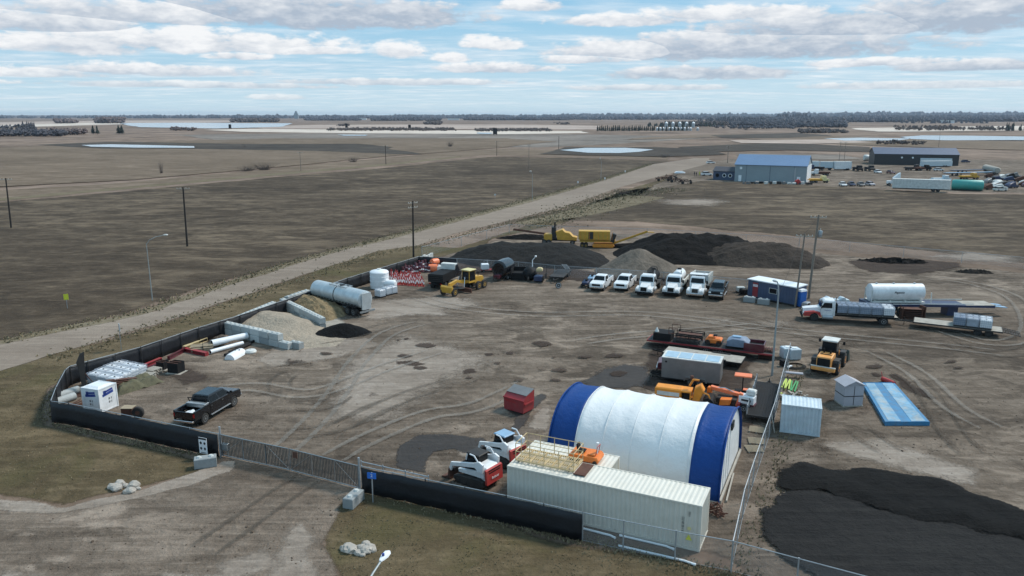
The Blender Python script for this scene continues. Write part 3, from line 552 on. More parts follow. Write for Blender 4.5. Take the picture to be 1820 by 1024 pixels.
# ================================================================ poles and lamps
def pole(px,py,h,lean=0.,m='pole_dark',arms=1,name='utility_pole',label='',ins=True,r=.19,xf=False,group=None,rz=.4):
    g=G(px,py); T=thing(name,label,'pole',(*g,0),rz,group); T.rotation_euler.y=lean
    MB().cyl((0,0,-.3),(0,0,h),r,r*.68,n=10).build('shaft',m,T,True)
    for k in range(arms):
        z=h-.35-k*.8; MB().box(0,.12,z,.1,.1,.13).box(0,.0,z,2.3,.09,.11,b=.01).build('crossarm','weathered_wood',T)
        for x in (-1.05,-.5,.5,1.05): MB().lathe([(.02,0),(.05,.05),(.035,.09),(.05,.13),(.02,.18)],(x,0,z+.05),n=8).build('insulator','off_white',T)
    if xf:
        MB().lathe([(.02,0),(.28,.03),(.3,.1),(.3,.8),(.24,.9),(.02,.93)],(.5,0,h-3.),n=14).build('transformer','steel',T,True)
        MB().box(.2,0,h-2.4,.3,.06,.06).build('bracket','galv',T); MB().cyl((.5,0,h-2.1),(.5,0,h-1.8),.04,n=6).build('insulator','off_white',T)
    return T
pole(735,457,9.9,.02,label='dark timber utility pole standing just behind the black fence by the gravel road',arms=2,rz=.9)
pole(333,438,11.3,.02,label='dark timber utility pole with a crossarm in the dark field, right of the leftmost pole',rz=.3)
pole(20,405,11.,.03,label='leftmost dark timber utility pole with a crossarm in the dark field',rz=.3)
pole(686,292,9.5,label='small distant pole standing at the near edge of the farm track above the dark field',r=.18,rz=.2)
pole(535,304,8.5,label='thin distant pole standing on the farm track left of the middle of the field',r=.12,m='pole_grey',rz=.2)
pole(883,277,9.,label='distant pole by the junction of farm track and gravel road, behind the dark field',r=.16,rz=.2)
pole(993,266,9.5,label='far pole standing at the left end of the pond',r=.2,rz=.2); pole(1293,290,9,label='faint distant pole left of the blue-roofed barn',arms=1,m='pole_grey',rz=.2)
pole(1437,531,11.5,.035,'pole_grey',1,label='tall grey timber pole carrying a grey transformer beside the portable toilet',xf=True,rz=.1,r=.17)
pole(1413,546,9.7,.05,'pole_grey',1,label='leaning grey timber pole standing in front of the portable toilet',rz=.1,r=.13)
for i,(px,py,l) in enumerate(((1500,290,'slim pale mast, left of the two behind the white trailer home'),(1491,290,'slim pale mast, right of the two behind the white trailer home'),(1668,262,'dark pole standing behind the dark blue-roofed shed'),(940,300,'thin pole far beside the gravel road, nearest to the pond'))):
    pole(px,py,11,0,'pole_grey' if i!=2 else 'pole_dark',1 if i!=2 else 0,label=l,r=.12,rz=.2)
def lamp(px,py,h,side,label,arm=2.2,r=.07,rz=0.,loc=None):
    g=loc or G(px,py); T=thing('street_lamp',label,'street lamp',(*g,0),rz)
    MB().cyl((0,0,-.2),(0,0,h-1.),r,r*.6,n=10).build('shaft','lamp_pole',T,True)
    pts=[(0,0,h-1.1),(side*.2*arm,0,h-.55),(side*.55*arm,0,h-.18),(side*arm,0,h)]
    MB().tube(pts,r*.55,n=8).build('arm','lamp_pole',T,True)
    MB().lathe([(.03,0),(.07,.1),(.12,.3),(.12,.5),(.08,.62),(.02,.66)],(side*(arm-.1),0,h+.02),ax='X' ,n=12).build('lamp_head','off_white',T,True).scale=(1,1,1)
    return T
lamp(271,534,8.8,1,'pale curved street lamp on the far verge at the left',rz=.35)
lamp(946,357,8.6,-1,'pale street lamp post beside the gravel road, nearer of the two beyond the yellow machines',rz=.3,arm=1.)
lamp(1068,322,8.6,-1,'pale street lamp post farther up the gravel road, beyond the nearer lamp',rz=.3,arm=1.)
T=lamp(1372,668,9.2,1,'tall bare grey mast rising in front of the office cabin from the chain-link corner',arm=.3,r=.11,rz=2.)
# street lamp whose head reaches into the bottom edge of the photo
zl=8.6; hp=G(688,984,zl); bp=G(640,1040,zl); dx=Vector((bp[0]-hp[0],bp[1]-hp[1])).normalized(); base=(hp[0]+dx.x*2.6,hp[1]+dx.y*2.6)
T=thing('street_lamp','pale street lamp head reaching in over the bottom edge beside the boulders','street lamp',(*base,0),math.atan2(-dx.y,-dx.x))
MB().cyl((0,0,-.2),(0,0,zl-1.2),.09,.06,n=12).build('shaft','lamp_pole',T,True)
MB().tube([(0,0,zl-1.3),(.25,0,zl-.65),(.8,0,zl-.3),(1.5,0,zl-.12),(2.2,0,zl)],.04,n=10).build('arm','lamp_pole',T,True)
MB().loft([[(2.05+x,y*w,zl+z*hh) for y,z in ((-1,0),(-.75,.8),(0,1.1),(.75,.8),(1,0),(.5,-.5),(-.5,-.5))] for x,w,hh in ((0,.05,.05),(.12,.10,.08),(.35,.15,.10),(.6,.13,.09),(.72,.05,.03))]).build('lamp_head','poly',T,True)
MB().cyl((2.3,0,zl+.1),(2.3,0,zl+.18),.05,n=8).build('light_sensor','ink_blue',T)
# small road signs and markers
def sign(px,py,h,w,hh,m,label,rz=0.,back='steel'):
    T=thing('road_sign',label,'sign',(*G(px,py),0),rz); MB().box(0,0,h/2,.06,.05,h).build('post','galv',T)
    MB().box(0,-.04,h-hh/2,w,.02,hh,b=.005).build('sign_plate',m,T); return T
T=sign(663,893,2.1,.6,.42,'sign_blue','small blue sign in front of the black fence right of the gate',rz=-.2); words('2',.3,'sign_white',T,(0,-.056,1.9),(R(90),0,0),'number')
sign(120,548,1.9,.55,.75,'sign_yellow','small yellow-green sign on the far verge of the gravel road',rz=.4)
T=sign(216,622,2.9,.75,.75,'sign_white','pale sign on a thin post on the verge outside the black fence',rz=2.2)
sign(880,352,1.2,.5,.4,'sign_white','tiny white marker beside the gravel road above the yellow grinders',rz=.3)
for px,py in ((1027,329),(1111,309),(1075,322)): sign(px,py,1.4,.5,.7,'sign_white','tiny white marker post beside the far gravel road').update_tag()
for o,l in zip([o for o in bpy.data.objects if o.get('label')=='tiny white marker post beside the far gravel road'],('nearest tiny white marker on the left edge of the far gravel road','farthest tiny white marker on the left edge of the gravel road','tiny white marker on the left road edge, between two other markers')): o['label']=l
# ================================================================ containers
CA=(-.3065,44.24); CR=-.4337
def AL(l,w): return (CA[0]+math.cos(CR)*l-math.sin(CR)*w,CA[1]+math.sin(CR)*l+math.cos(CR)*w)
def corr(L,pitch=.28,dep=.06):
    n=max(2,int(L/pitch)); p=L/n; pts=[]
    for k in range(n): pts+=[(k*p,0),(k*p+p*.26,0),(k*p+p*.5,dep),(k*p+p*.76,dep)]
    pts.append((L,0)); return pts
def container(name,label,loc,rz,L,Wd,Ht,m,trim=None,doors=True,pitch=.28,decal=False):
    T=thing(name,label,'container',(loc[0],loc[1],0),rz); trim=trim or m; e=.09
    for y,sg,nm in ((.02,1,'side_wall'),(Wd-.02,-1,'side_wall')):
        q=MB(); pts=corr(L-2*e,pitch); q.add([(e+x,y+sg*d,z) for x,d in pts for z in (.16,Ht-.1)],[(2*i,2*i+2,2*i+3,2*i+1) for i in range(len(pts)-1)]); q.build(nm,m,T)
    q=MB(); pts=corr(Wd-2*e,pitch); q.add([(L-.02-d,e+x,z) for x,d in pts for z in (.16,Ht-.1)],[(2*i,2*i+2,2*i+3,2*i+1) for i in range(len(pts)-1)])
    q.build('end_wall',m,T)
    q=MB(); pts=corr(L-2*e,pitch*1.0,.022); q.add([(e+x,y,Ht-.035+d) for x,d in pts for y in (.06,Wd-.06)],[(2*i,2*i+2,2*i+3,2*i+1) for i in range(len(pts)-1)]); q.build('roof',m,T)
    q=MB()
    for z in (.08,Ht-.05):
        for y in (.04,Wd-.04): q.box(L/2,y,z,L-.3,.08,.14 if z<1 else .10)
        for x in (.05,L-.05): q.box(x,Wd/2,z,.10,Wd-.3,.14 if z<1 else .10)
    for x in (.07,L-.07):
        for y in (.07,Wd-.07): q.box(x,y,Ht/2,.14,.14,Ht-.24)
    q.build('frame',trim,T)
    q=MB()
    for x in (.08,L-.08):
        for y in (.07,Wd-.07):
            for z in (.06,Ht-.06): q.box(x,y,z,.18,.16,.125,b=.01)
    q.build('corner_castings',trim,T)
    if doors:
        for s in (0,1):
            y0=.14+s*(Wd-.28)/2; D=MB().b2(-.01,.03,y0+.01,y0+(Wd-.28)/2-.01,.17,Ht-.12).build('door',m,T)
            for k in (.3,.7): y=y0+(Wd-.28)/2*k; MB().cyl((-.045,y,.1),(-.045,y,Ht-.08),.018,n=6).build('lock_bar','galv',D)
    return T
T=container('shipping_container','long cream shipping container lying along the front chain-link fence',CA,CR,12.19,2.44,2.9,'cream')
words('CU 40 20 1 6',.17,'ink',T,(11.15,-.004,1.55),(R(90),R(90),0),'code_lettering'); words('22G1',.15,'ink',T,(11.5,-.004,2.25),(R(90),R(90),0),'code_lettering')
MB().add([(11.34,-.006,.62),(11.72,-.006,.62),(11.53,-.006,.98)],[(0,1,2)]).build('warning_triangle','sign_yellow',T); MB().cyl((11.53,0,1.35),(11.53,-.008,1.35),.12,n=10).build('yellow_decal','pale_yellow',T)
T=container('shipping_container','shorter cream shipping container standing behind the long one, against the fabric shelter',AL(-.2,2.5),CR,6.06,2.44,2.59,'cream')
wc=G(1385.5,768); T=container('storage_container','small pale blue-white corrugated container beside the end-on chain-link fence',(wc[0],wc[1]),heading((1385,768),(1450,776.5)),2.95,2.3,2.35,'container_pale',pitch=.27,doors=False)
# lattice work platform lying on the long container's roof
T=thing('work_platform','tan steel railed work platform resting on the roof of the cream containers','platform',(*AL(.25,.75),2.92),CR); LL,WW=3.9,1.75
q=MB()
for y in (0,WW/3,2*WW/3,WW): q.box(LL/2,y,.12,LL,.06,.1)
for k in range(9): q.box(k*LL/8,WW/2,.12,.06,WW,.09)
q.build('base_frame','tan_steel',T)
q=MB()
for k in range(28): q.box((k+.5)*LL/28,WW/2,.185,.05,WW-.1,.02)
q.build('floor_grating','tan_steel',T)
q=MB()
for k in range(5):
    for y in (0,WW): q.cyl((k*LL/4,y,.1),(k*LL/4,y,1.25),.028,n=6)
q.cyl((0,WW/2,.1),(0,WW/2,1.25),.025,n=6); q.cyl((LL,WW/2,.1),(LL,WW/2,1.25),.025,n=6)
for z in (.7,1.25):
    for y in (0,WW): q.cyl((0,y,z),(LL,y,z),.026,n=6)
    for x in (0,LL): q.cyl((x,0,z),(x,WW,z),.026,n=6)
q.build('guard_rail','tan_steel',T)
for x,y in ((.2,.1),(3.6,.1),(3.6,1.6)): MB().cyl((x,y-.06,.08),(x,y+.06,.08),.09,n=12).build('caster','rubber',T)
T=thing('steel_plate','rusty brown steel plate lying flat on the long container beside the railed platform','plate',(*AL(4.25,.55),2.92),CR); MB().box(.35,.9,.02,.75,1.7,.035).build('sheet','rust',T); MB().box(.35,.05,.05,.8,.06,.05).build('edge_bar','rust',T)
T=thing('plate_compactor','orange walk-behind machine with a black seat on the shorter cream container roof','machine',(*AL(3.0,2.95),2.6),CR)
MB().prism([(0,.12),(2.0,.12),(2.05,.3),(1.9,.5),(.1,.5),(0,.35)],0,1.25,.06).build('deck','orange',T)
for x,y in ((.25,.05),(1.8,.05),(.25,1.2),(1.8,1.2)): MB().cyl((x,y-.08,.14),(x,y+.08,.14),.14,n=12).build('wheel','rubber',T)
MB().box(.75,.55,.62,.45,.45,.12,b=.03).box(.5,.55,.85,.12,.45,.45,b=.03,ry=-.2).build('seat','black',T,True)
MB().tube([(1.75,.3,.5),(1.85,.3,1.1),(1.85,.9,1.1),(1.75,.9,.5)],.025,n=6).build('handle','red',T); MB().box(1.5,.6,.56,.5,.9,.1,b=.02).build('engine_cover','orange',T); MB().cyl((1.75,.62,.5),(1.78,.62,1.3),.05,.09,n=10).build('flood_lamp','poly',T)
# ================================================================ fabric shelter
def arch(n=28,hw=4.5,hh=4.62,x=0,o=0.):
    out=[]
    for k in range(n+1):
        a=PI*k/n; c,s=math.cos(a),math.sin(a); e=.80
        out.append((x,hw-(hw+o)*math.copysign(abs(c)**e,c),(hh+o)*abs(s)**.86))
    return out
TL=11.95
T=thing('fabric_shelter','large white arched fabric shelter with a blue band at each end','shelter',(*AL(.25,6.),0),CR)
def shell(x0,x1,m,name,o=0.,sag=.10):
    nx=max(2,int((x1-x0)/.24)); V=[];Fc=[]; n=len(arch())
    for i in range(nx+1):
        x=x0+(x1-x0)*i/nx; ph=(x%1.95)/1.95; sg=-sag*math.sin(PI*ph)
        A=arch(x=x,o=o); V+=[(a[0],a[1]+.05*mnoise.noise((x*.9,a[1]*.8,a[2]*.35)),max(0,a[2]+sg*(a[2]/4.7)+.05*mnoise.noise((x*1.3,a[1]*.5,a[2]*.4+9)))) for a in A]
    for i in range(nx):
        for j in range(n-1): a=i*n+j; Fc.append((a,a+1,a+n+1,a+n))
    ob=MB().add(V,Fc).build(name,m,T,True); md=ob.modifiers.new('t','SOLIDIFY'); md.thickness=.02; return ob
shell(0,1.95,'blue_tarp','blue_cover'); shell(TL-2.0,TL,'blue_tarp','blue_cover'); shell(1.95,TL-2.0,'white_tarp','white_cover')
for k in range(1,6): x=k*1.95+.0; q=MB().tube([(p[0],p[1],p[2]+.012) for p in arch(x=x)],.028,n=5).build('seam','white_tarp' if 1<k<5 else 'white_tarp',T,True)
for x in (0,TL): MB().tube(arch(x=x,o=.02),.055,n=6).build('end_rib','blue_tarp',T,True)
for x,sg in ((TL-.12,1),(.12,-1)):
    A=arch(x=x,o=-.12); c=MB(); c.add(A+[(x,4.5,0)],[(i,i+1,len(A)) for i in range(len(A)-1)]); c.build('end_curtain','white_tarp',T)
q=MB()
for k in range(3): q.box(TL-.1,2.+k*1.0,1.8,.03,.04,3.4)
q.build('curtain_ribs','white_tarp',T)
MB().box(TL+.05,4.5,.12,.14,8.6,.2).box(TL+.3,2.6,.1,.1,4.2,.14,rz=.05).build('sill_timber','weathered_wood',T); MB().box(TL-.04,4.5,3.75,.1,.8,.5).build('vent','glass',T)
MB().box(TL/2,-.03,.12,TL,.12,.2).box(TL/2,9.03,.12,TL,.12,.2).build('base_timbers','weathered_wood',T)
q=MB(); r2=random.Random(4)
for k in range(34): a=r2.uniform(0,PI); q.box(r2.uniform(-.45,.45),r2.uniform(-.35,.35),r2.uniform(.08,.75),r2.uniform(.2,.6),.06,.07,rz=a,ry=r2.uniform(-.7,.7))
T=thing('scrap_heap','heap of rusty red-brown steel scrap beside the end of the long container','scrap',(*G(1272,915),0)); q.build('steel_pieces','rust',T)
# ================================================================ piles of material
def mound(name,label,c,rx,ry,h,m,rz=0,seed=0,pw=1.25,n=44,rough=.12,ridge=0.,cat='pile'):
    V=[];Fc=[]
    for i in range(n+1):
        for j in range(n+1):
            x=-1.12+2.24*i/n; y=-1.12+2.24*j/n; xr=max(0,abs(x)-ridge)*(1/(1-ridge)) if ridge else abs(x)
            q=math.hypot(xr,y)+.13*mnoise.noise((x*2+seed,y*2,seed)); z=max(0,1-q)**(1/pw) if q<1 else 0
            z=h*(min(z,1)*(1-.10*(q<.18)*(1-q/.18 if q<.18 else 0))) + (rough*mnoise.noise((x*7+seed,y*7,seed+3))+rough*.6*mnoise.noise((x*17,y*17,seed)))*min(1,max(0,1.05-q)*5)
            V.append((x*rx,y*ry,z-.05 if q<1.02 else -.3))
    for i in range(n):
        for j in range(n): a=i*(n+1)+j; Fc.append((a,a+n+1,a+n+2,a+1))
    o=MB().add(V,Fc).build(name,m,None,True,(c[0],c[1],0),rz,label); tag(o,None,cat); o.data.polygons.foreach_set('use_smooth',[True]*len(o.data.polygons)); return o
def pile_mat(n,c,v=.3,sc=1.2):
    ground_mat(n,[tuple(q*(1-v) for q in c),c,tuple(q*(1+v) for q in c)],sc,(1,1,1),0,False,1.,.45)
pile_mat('black_pile',(.008,.008,.008)); pile_mat('dark_gravel',(.026,.0245,.023)); pile_mat('grey_gravel',(.185,.155,.125)); pile_mat('topsoil',(.012,.0108,.010)); pile_mat('brown_earth',(.062,.049,.040)); pile_mat('pale_sand',(.42,.35,.27),.12); pile_mat('straw_sand',(.30,.225,.13),.4,2.); pile_mat('brown_rubble',(.16,.12,.09))
g=G(603,598); mound('asphalt_pile','small jet-black asphalt heap lying on the open yard in front of the block bays',(g[0],g[1]+1.2),3.4,2.3,1.35,'black_pile',rz=.25,seed=5,rough=.05)
g=G(960,476); mound('gravel_pile','wide dark grey gravel stockpile behind the chain-link fence and the black roller',(g[0]-1.5,g[1]+8),14.,9.,3.1,'dark_gravel',rz=-.12,seed=8,ridge=.4,rough=.38)
g=G(1146,494); mound('gravel_pile','pale grey-brown conical gravel stockpile behind the white pickups',(g[0],g[1]+5),7.2,5.6,4.2,'grey_gravel',rz=.1,seed=21,rough=.08,pw=.95)
g=G(1290,466); mound('soil_pile','long black topsoil stockpile behind the white trucks',(g[0]-4,g[1]+6),14.5,9.,4.3,'topsoil',rz=-.1,seed=31,ridge=.35,rough=.5)
g=G(1350,472); mound('soil_pile','brown earth stockpile overlapping the right of the black topsoil, left of the transformer pole',(g[0]+1,g[1]+3.5),11.5,6.,3.7,'brown_earth',rz=-.15,seed=41,ridge=.25,rough=.4)
g=G(1140,441); mound('soil_pile','low dark windrow of soil below the conveyor boom of the yellow grinder',(g[0],g[1]+2),12,1.8,.8,'topsoil',rz=.1,seed=51,rough=.2)
g=G(940,424); mound('soil_pile','low dark windrow of soil left of the yellow grinders',(g[0],g[1]),7,2.,1.,'topsoil',rz=-.1,seed=53,rough=.2)
g=G(1600,470); mound('soil_pile','low lumpy black heaps of soil beyond the white tank trailer',(g[0],g[1]+2),6,2.2,.7,'topsoil',rz=-.2,seed=57,rough=.5)
g=G(1738,487); mound('soil_pile','low rubble heap at the far right beyond the flatbed ramps',(g[0],g[1]+1),3,1.2,.5,'brown_earth',rz=-.2,seed=58,rough=.4)
# ================================================================ concrete block bays
blk=None; BLK={}
def blocks(a,b,rows,off=0.,skip_end=1,nm=''):
    global blk
    A=Vector(a);B_=Vector(b); d=(B_-A).normalized(); n=int((B_-A).length/1.54); rz=math.atan2(d.y,d.x)
    for r in range(rows):
        for k in range(n-(r*skip_end)):
            p=A+d*(1.54*(k+.5+.5*(r%2)*0)+r*.0)
            l='grey interlocking concrete block in the %s of the %s'%('top course' if r else 'ground course',nm)
            B3=BLK.get(k_:=rnd.choice(('concrete','concrete','concrete_dark','concrete_pale')))
            if B3 is None:
                B3=blk=BLK[k_]=thing('concrete_block',l,'concrete block',(p.x,p.y,r*.752),rz,nm+' base')
                MB().box(0,0,.37,1.49,.72,.735,b=.045).build('block_body',k_,blk); [MB().cyl((x,0,.74),(x,0,.84),.19,.13,n=8).build('stud','concrete_pale',blk) for x in (-.4,.4)]
            else: dup(B3,(p.x+rnd.uniform(-.02,.02),p.y+rnd.uniform(-.03,.03),r*.752),rz+rnd.uniform(-.02,.02),l,nm+(' top' if r else ' base'))
w1a,w1b=G(402,594),G(534,625); w2a,w2b=G(503,550),G(577,588); w3a,w3b=G(556,531),G(641,561)
blocks(w1a,w1b,2,nm='bay wall nearest the white pipes'); blocks(w2a,w2b,2,0,0,nm='middle wall between the two bays'); blocks(w3a,w3b,2,nm='bay wall beside the silver tanker')
bk=lambda a,b,o:(a[0]*(1-o)+b[0]*o,a[1]*(1-o)+b[1]*o)
blocks(bk(w1a,w2a,.06),bk(w1a,w2a,.93),2,0,0,nm='back wall behind the pale sand'); blocks(bk(w2a,w3a,.12),bk(w2a,w3a,.9),2,0,0,nm='back wall behind the straw heap')
def midp(*p): return (sum(q[0] for q in p)/len(p),sum(q[1] for q in p)/len(p))
c=midp(w1a,w1a,w2a,w2a,w1b,w2b); mound('sand_pile','pale grey sand heap filling the nearer concrete block bay',(c[0]+.3,c[1]),7.,4.6,1.75,'pale_sand',rz=-.65,seed=61,ridge=.3,rough=.06)
c=midp(w1b,w2b,w1a,w2b); mound('sand_pile','thin apron of pale sand spilling out at the mouth of the nearer block bay',(c[0]+2,c[1]-1),5.,3.6,.4,'pale_sand',rz=-.6,seed=62,rough=.03)
c=midp(w2a,w2a,w3a,w3a,w2b,w3b); mound('straw_pile','tan straw-coloured heap filling the farther concrete block bay',(c[0],c[1]),6.2,3.7,1.9,'straw_sand',rz=-.85,seed=63,ridge=.25,rough=.3)
g=G(432,603); mound('rubble_pile','brown rubble heap against the outside of the nearer block wall behind the white pipes',(g[0]-1.5,g[1]-1.5),2.4,1.5,1.1,'brown_rubble',rz=-.5,seed=64,rough=.1)
for px,py,rz,l in ((366,829,.35,'single pale concrete block on the grass left of the gate post'),(629,896,1.25,'single pale concrete block on the dirt right of the gate'),(1332,537,-.5,'pale concrete block below the red door of the office cabin'),(1357,541,-.5,'darker concrete block in front of the window of the office cabin'),(527,619,-.5,'dark end concrete block lying low at the mouth of the nearer bay')):
    dup(blk,(*G(px,py),0),rz,l,None)
    q=[o for o in bpy.data.objects if o.get('label')==l][0]; del q['group']
def boulders(cx,cy,n,spread,label,rows,grp):
    r2=random.Random(cx)
    for i in range(n):
        a=r2.uniform(0,2*PI); q=r2.random()**.6; px=cx+math.cos(a)*spread*q; py=cy+math.sin(a)*spread*.34*q
        bm=bmesh.new(); bmesh.ops.create_icosphere(bm,subdivisions=2,radius=1); s=r2.uniform(.15,.34); sd=r2.uniform(0,99)
        for v in bm.verts:
            k=1+.35*mnoise.noise(v.co*1.3+Vector((sd,0,0)))+.12*mnoise.noise(v.co*3+Vector((sd,0,0))); v.co=Vector((v.co.x*s*k*1.2,v.co.y*s*k,v.co.z*s*k*.8))
        me=bpy.data.meshes.new('boulder'); bm.to_mesh(me); bm.free(); me.materials.append(M['rock']); o=bpy.data.objects.new('boulder',me); COL.objects.link(o)
        o.location=(*G(px,py),s*.45); tag(o,label,'boulder',grp)
boulders(636,979,19,30,'rounded pale field boulder heaped on the grass by the street lamp at the bottom','','boulders by the bottom street lamp'); boulders(222,869,15,25,'pale field boulder heaped on the lawn corner at the lower left','','boulders on the lower left lawn')
# ================================================================ vehicles and machines; every builder works in local axes: x forward, y left, z up
def wheel(T,x,y,r,w=.28,rim='steel',dual=False,hub=.55,name='wheel'):
    s=1 if y>0 else -1; ww=w*2.1 if dual else w
    p=[(r*.55,-ww/2),(r*.93,-ww/2),(r,-ww/2+.04),(r,ww/2-.04),(r*.93,ww/2),(r*.55,ww/2)]
    t=MB().lathe(p,(x,y,r),'Y',20).build(name,'rubber',T,True)
    o=ww/2*s
    MB().lathe([(r*hub,o*.2),(r*hub,o*1.01),(r*hub*.85,o*1.01),(r*hub*.6,o*.75),(r*.2,o*.8),(r*.18,o*1.05),(.005,o*1.07)],(x,y,r),'Y',16).build('rim',rim,t,True)
    return t
def arc(cx,cz,r,a0=180,a1=0,n=7): return [(cx+r*math.cos(R(a0+(a1-a0)*k/n)),cz+r*math.sin(R(a0+(a1-a0)*k/n))) for k in range(n+1)]
def lathe_x(prof,y,z,n=20): return MB().lathe(prof,(0,y,z),'X',n)
def pickup(name,label,loc,rz,paint='white',crew=True,tall=0.,L=5.9,bed=True,group=None,cat='pickup truck',low=None,bumper='chrome'):
    T=thing(name,label,cat,(*loc,0),rz,group); h=L/2; wr=.40+tall*.35; z0=.42+tall; fx=h-1.02; rx=-h+1.28; ar=wr+.07; low=low or paint
    cabx=-h+ (1.98 if crew else 2.35); W=.98
    prof=[(cabx,z0),(fx-ar,z0)]+arc(fx,wr,ar,160,20)+[(h-.05,z0+.05),(h,z0+.25),(h-.03,z0+.62),(h-.16,z0+.72),(h-1.35,z0+.86),(cabx,z0+.86)]
    prof=[p for i,p in enumerate(prof)]
    MB().prism(prof,-W,W,.06).build('body',paint,T)
    # cab
    zb=z0+.83; zt=z0+1.46; xb1=h-1.42; xt1=h-2.12; xb0=cabx+.02; xt0=cabx+.16; wb=.93; wt=.74
    Bt=[(xb0,-wb,zb),(xb1,-wb,zb),(xb1,wb,zb),(xb0,wb,zb)]; Tp=[(xt0,-wt,zt-.03),(xt1,-wt,zt-.03),(xt1,wt,zt-.03),(xt0,wt,zt-.03)]; Tp2=[(xt0+.1,-wt+.1,zt+.03),(xt1-.1,-wt+.1,zt+.03),(xt1-.1,wt-.1,zt+.03),(xt0+.1,wt-.1,zt+.03)]
    MB().loft([Bt,Tp,Tp2]).build('cab',paint,T)
    def lerp(a,b,u): return tuple(a[i]+(b[i]-a[i])*u for i in range(3))
    def pane(a,b,c,d,u0,u1,v0,v1):    # a-b bottom, d-c top
        P=lambda u,v: lerp(lerp(a,b,u),lerp(d,c,u),v)
        return [P(u0,v0),P(u1,v0),P(u1,v1),P(u0,v1)]
    a,b,c,d=Bt[1],Bt[2],Tp[2],Tp[1]; MB().slab(pane(a,b,c,d,.06,.94,.1,.93),(1,0,.9),.012).build('windshield','glass',T)
    a,b,c,d=Bt[3],Bt[0],Tp[0],Tp[3]; MB().slab(pane(a,b,c,d,.1,.9,.15,.85),(-1,0,.2),.012).build('rear_window','glass',T)
    spans=((.04,.46),(.52,.93)) if crew else ((.14,.9),)
    for sg,(a,b,c,d) in ((-1,(Bt[0],Bt[1],Tp[1],Tp[0])),(1,(Bt[3],Bt[2],Tp[2],Tp[3]))):
        for u0,u1 in spans: MB().slab(pane(a,b,c,d,u0,u1,.1,.88),(0,sg,.3),.012).build('side_window','glass',T)
        MB().box(xb1-.12,sg*1.07,zb+.12,.12,.2,.2,b=.03).build('mirror','black',T)
        MB().slab([(h-.0,sg*.62,z0+.42),(h-.0,sg*.93,z0+.42),(h-.04,sg*.93,z0+.62),(h-.04,sg*.62,z0+.62)],(1,0,0),.015).build('headlight','lens',T)
        for k,xx in enumerate(((cabx+ (xb1-cabx)*.5,xb1-.05) if crew else (xb1-.1,))): MB().box(xx,sg*(W+.002),z0+.45,.015,.01,.66).build('door_gap','black',T)
        for k,xx in enumerate(((cabx+.25+(xb1-cabx)*.5),cabx+.2)[:2 if crew else 1]): MB().box(xx,sg*(W+.015),z0+.66,.16,.03,.035).build('door_handle','chrome' if crew else 'black',T)
        MB().box((cabx+fx-ar)/2,sg*(W-.02),z0-.08,fx-ar-cabx-.1,.16,.05).build('step_bar','galv',T)
    g=MB().slab([(h,-.6,z0+.33),(h,.6,z0+.33),(h-.03,.6,z0+.62),(h-.03,-.6,z0+.62)],(1,0,0),.02).build('grille','black',T)
    MB().box(h+.03,0,z0+.12,.16,1.86,.24,b=.04).build('bumper',bumper,T); MB().box(h+.02,0,z0-.06,.1,1.5,.14).build('air_dam','black',T)
    for x,y in ((fx,.84),(fx,-.84),(rx,.84),(rx,-.84)): wheel(T,x,y,wr,.27,'steel')
    MB().box(0,0,z0-.05,L-.7,.85,.16).build('chassis','black',T)
    if bed:
        bz=z0+.84; B=MB()
        for sg in (-1,1):
            pr=[(-h,z0+.1),(rx-ar,z0+.1)]+arc(rx,wr,ar,160,20)+[(cabx-.04,z0),(cabx-.04,bz),(-h,bz)]
            y0,y1=(W-.1,W) if sg>0 else (-W,-W+.1); B.prism(pr,y0,y1)
            B.box((cabx-h)/2,sg*(W-.05),bz+.01,cabx+h-.05,.13,.05)
        B.b2(-h+.05,cabx-.05,-W+.1,W-.1,z0+.28,z0+.34); B.b2(cabx-.1,cabx-.04,-W+.1,W-.1,z0+.3,bz); B.build('bed',low,T)
        MB().b2(-h+.06,cabx-.11,-W+.11,W-.11,z0+.341,z0+.36).build('bed_liner','black',T)
        MB().box(-h-.01,0,(z0+.2+bz)/2,.07,W*1.84,bz-z0-.22,b=.02).build('tailgate',low,T)
        MB().box(-h-.1,0,z0+.06,.2,1.8,.18,b=.03).build('rear_bumper',bumper,T)
        for sg in (-1,1): MB().box(-h-.02,sg*.9,z0+.55,.06,.12,.3).build('tail_light','lens_red',T)
    return T
def front(px,py,rz,L):    # centre of a vehicle whose nose stands over this pixel
    g=G(px,py); return (g[0]-math.cos(rz)*L/2,g[1]-math.sin(rz)*L/2)
RZ=R(-112)
pickup('pickup_truck','white regular-cab pickup with an open utility box, leftmost of the white trucks in the row',front(1059,519,RZ,6.),RZ,'white',False,.1,6.,True)
pickup('pickup_truck','white pickup parked between the utility pickup and the first heavy truck of the row',front(1102,519,RZ,5.9),RZ,'white',True,.08,5.9,True,bumper='white')
B6=pickup('pickup_truck','black pickup with a chrome grille at the right end of the truck row',front(1271,535,RZ,6.4),RZ,'black_paint',True,.2,6.4,True)
hb=heading((337,757),(414,712))
P1=pickup('pickup_truck','lone black pickup with a loaded bed standing open in the left of the yard',midp(G(331,752),G(413,722)),hb,'black_paint',True,.18,6.2,True)
q=MB(); 
for sg in (-1,1): q.cyl((-1.15,sg*.8,1.25),(-1.5,sg*.8,2.0),.04,n=6)
q.cyl((-1.5,-.8,2.),(-1.5,.8,2.),.04,n=6).cyl((-1.3,-.8,1.65),(-1.3,.8,1.65),.03,n=6); q.build('headache_rack','black',P1)
T=thing('tool_box','silver crossbed tool box in the black pickup bed','tool box',(*midp(G(331,752),G(413,722)),1.3),hb); MB().box(-1.4,0,.1,.5,1.75,.3,b=.03).build('box_body','steel',T,).location; MB().box(-1.4,0,.27,.54,1.79,.05,b=.01).build('lid','galv',T)
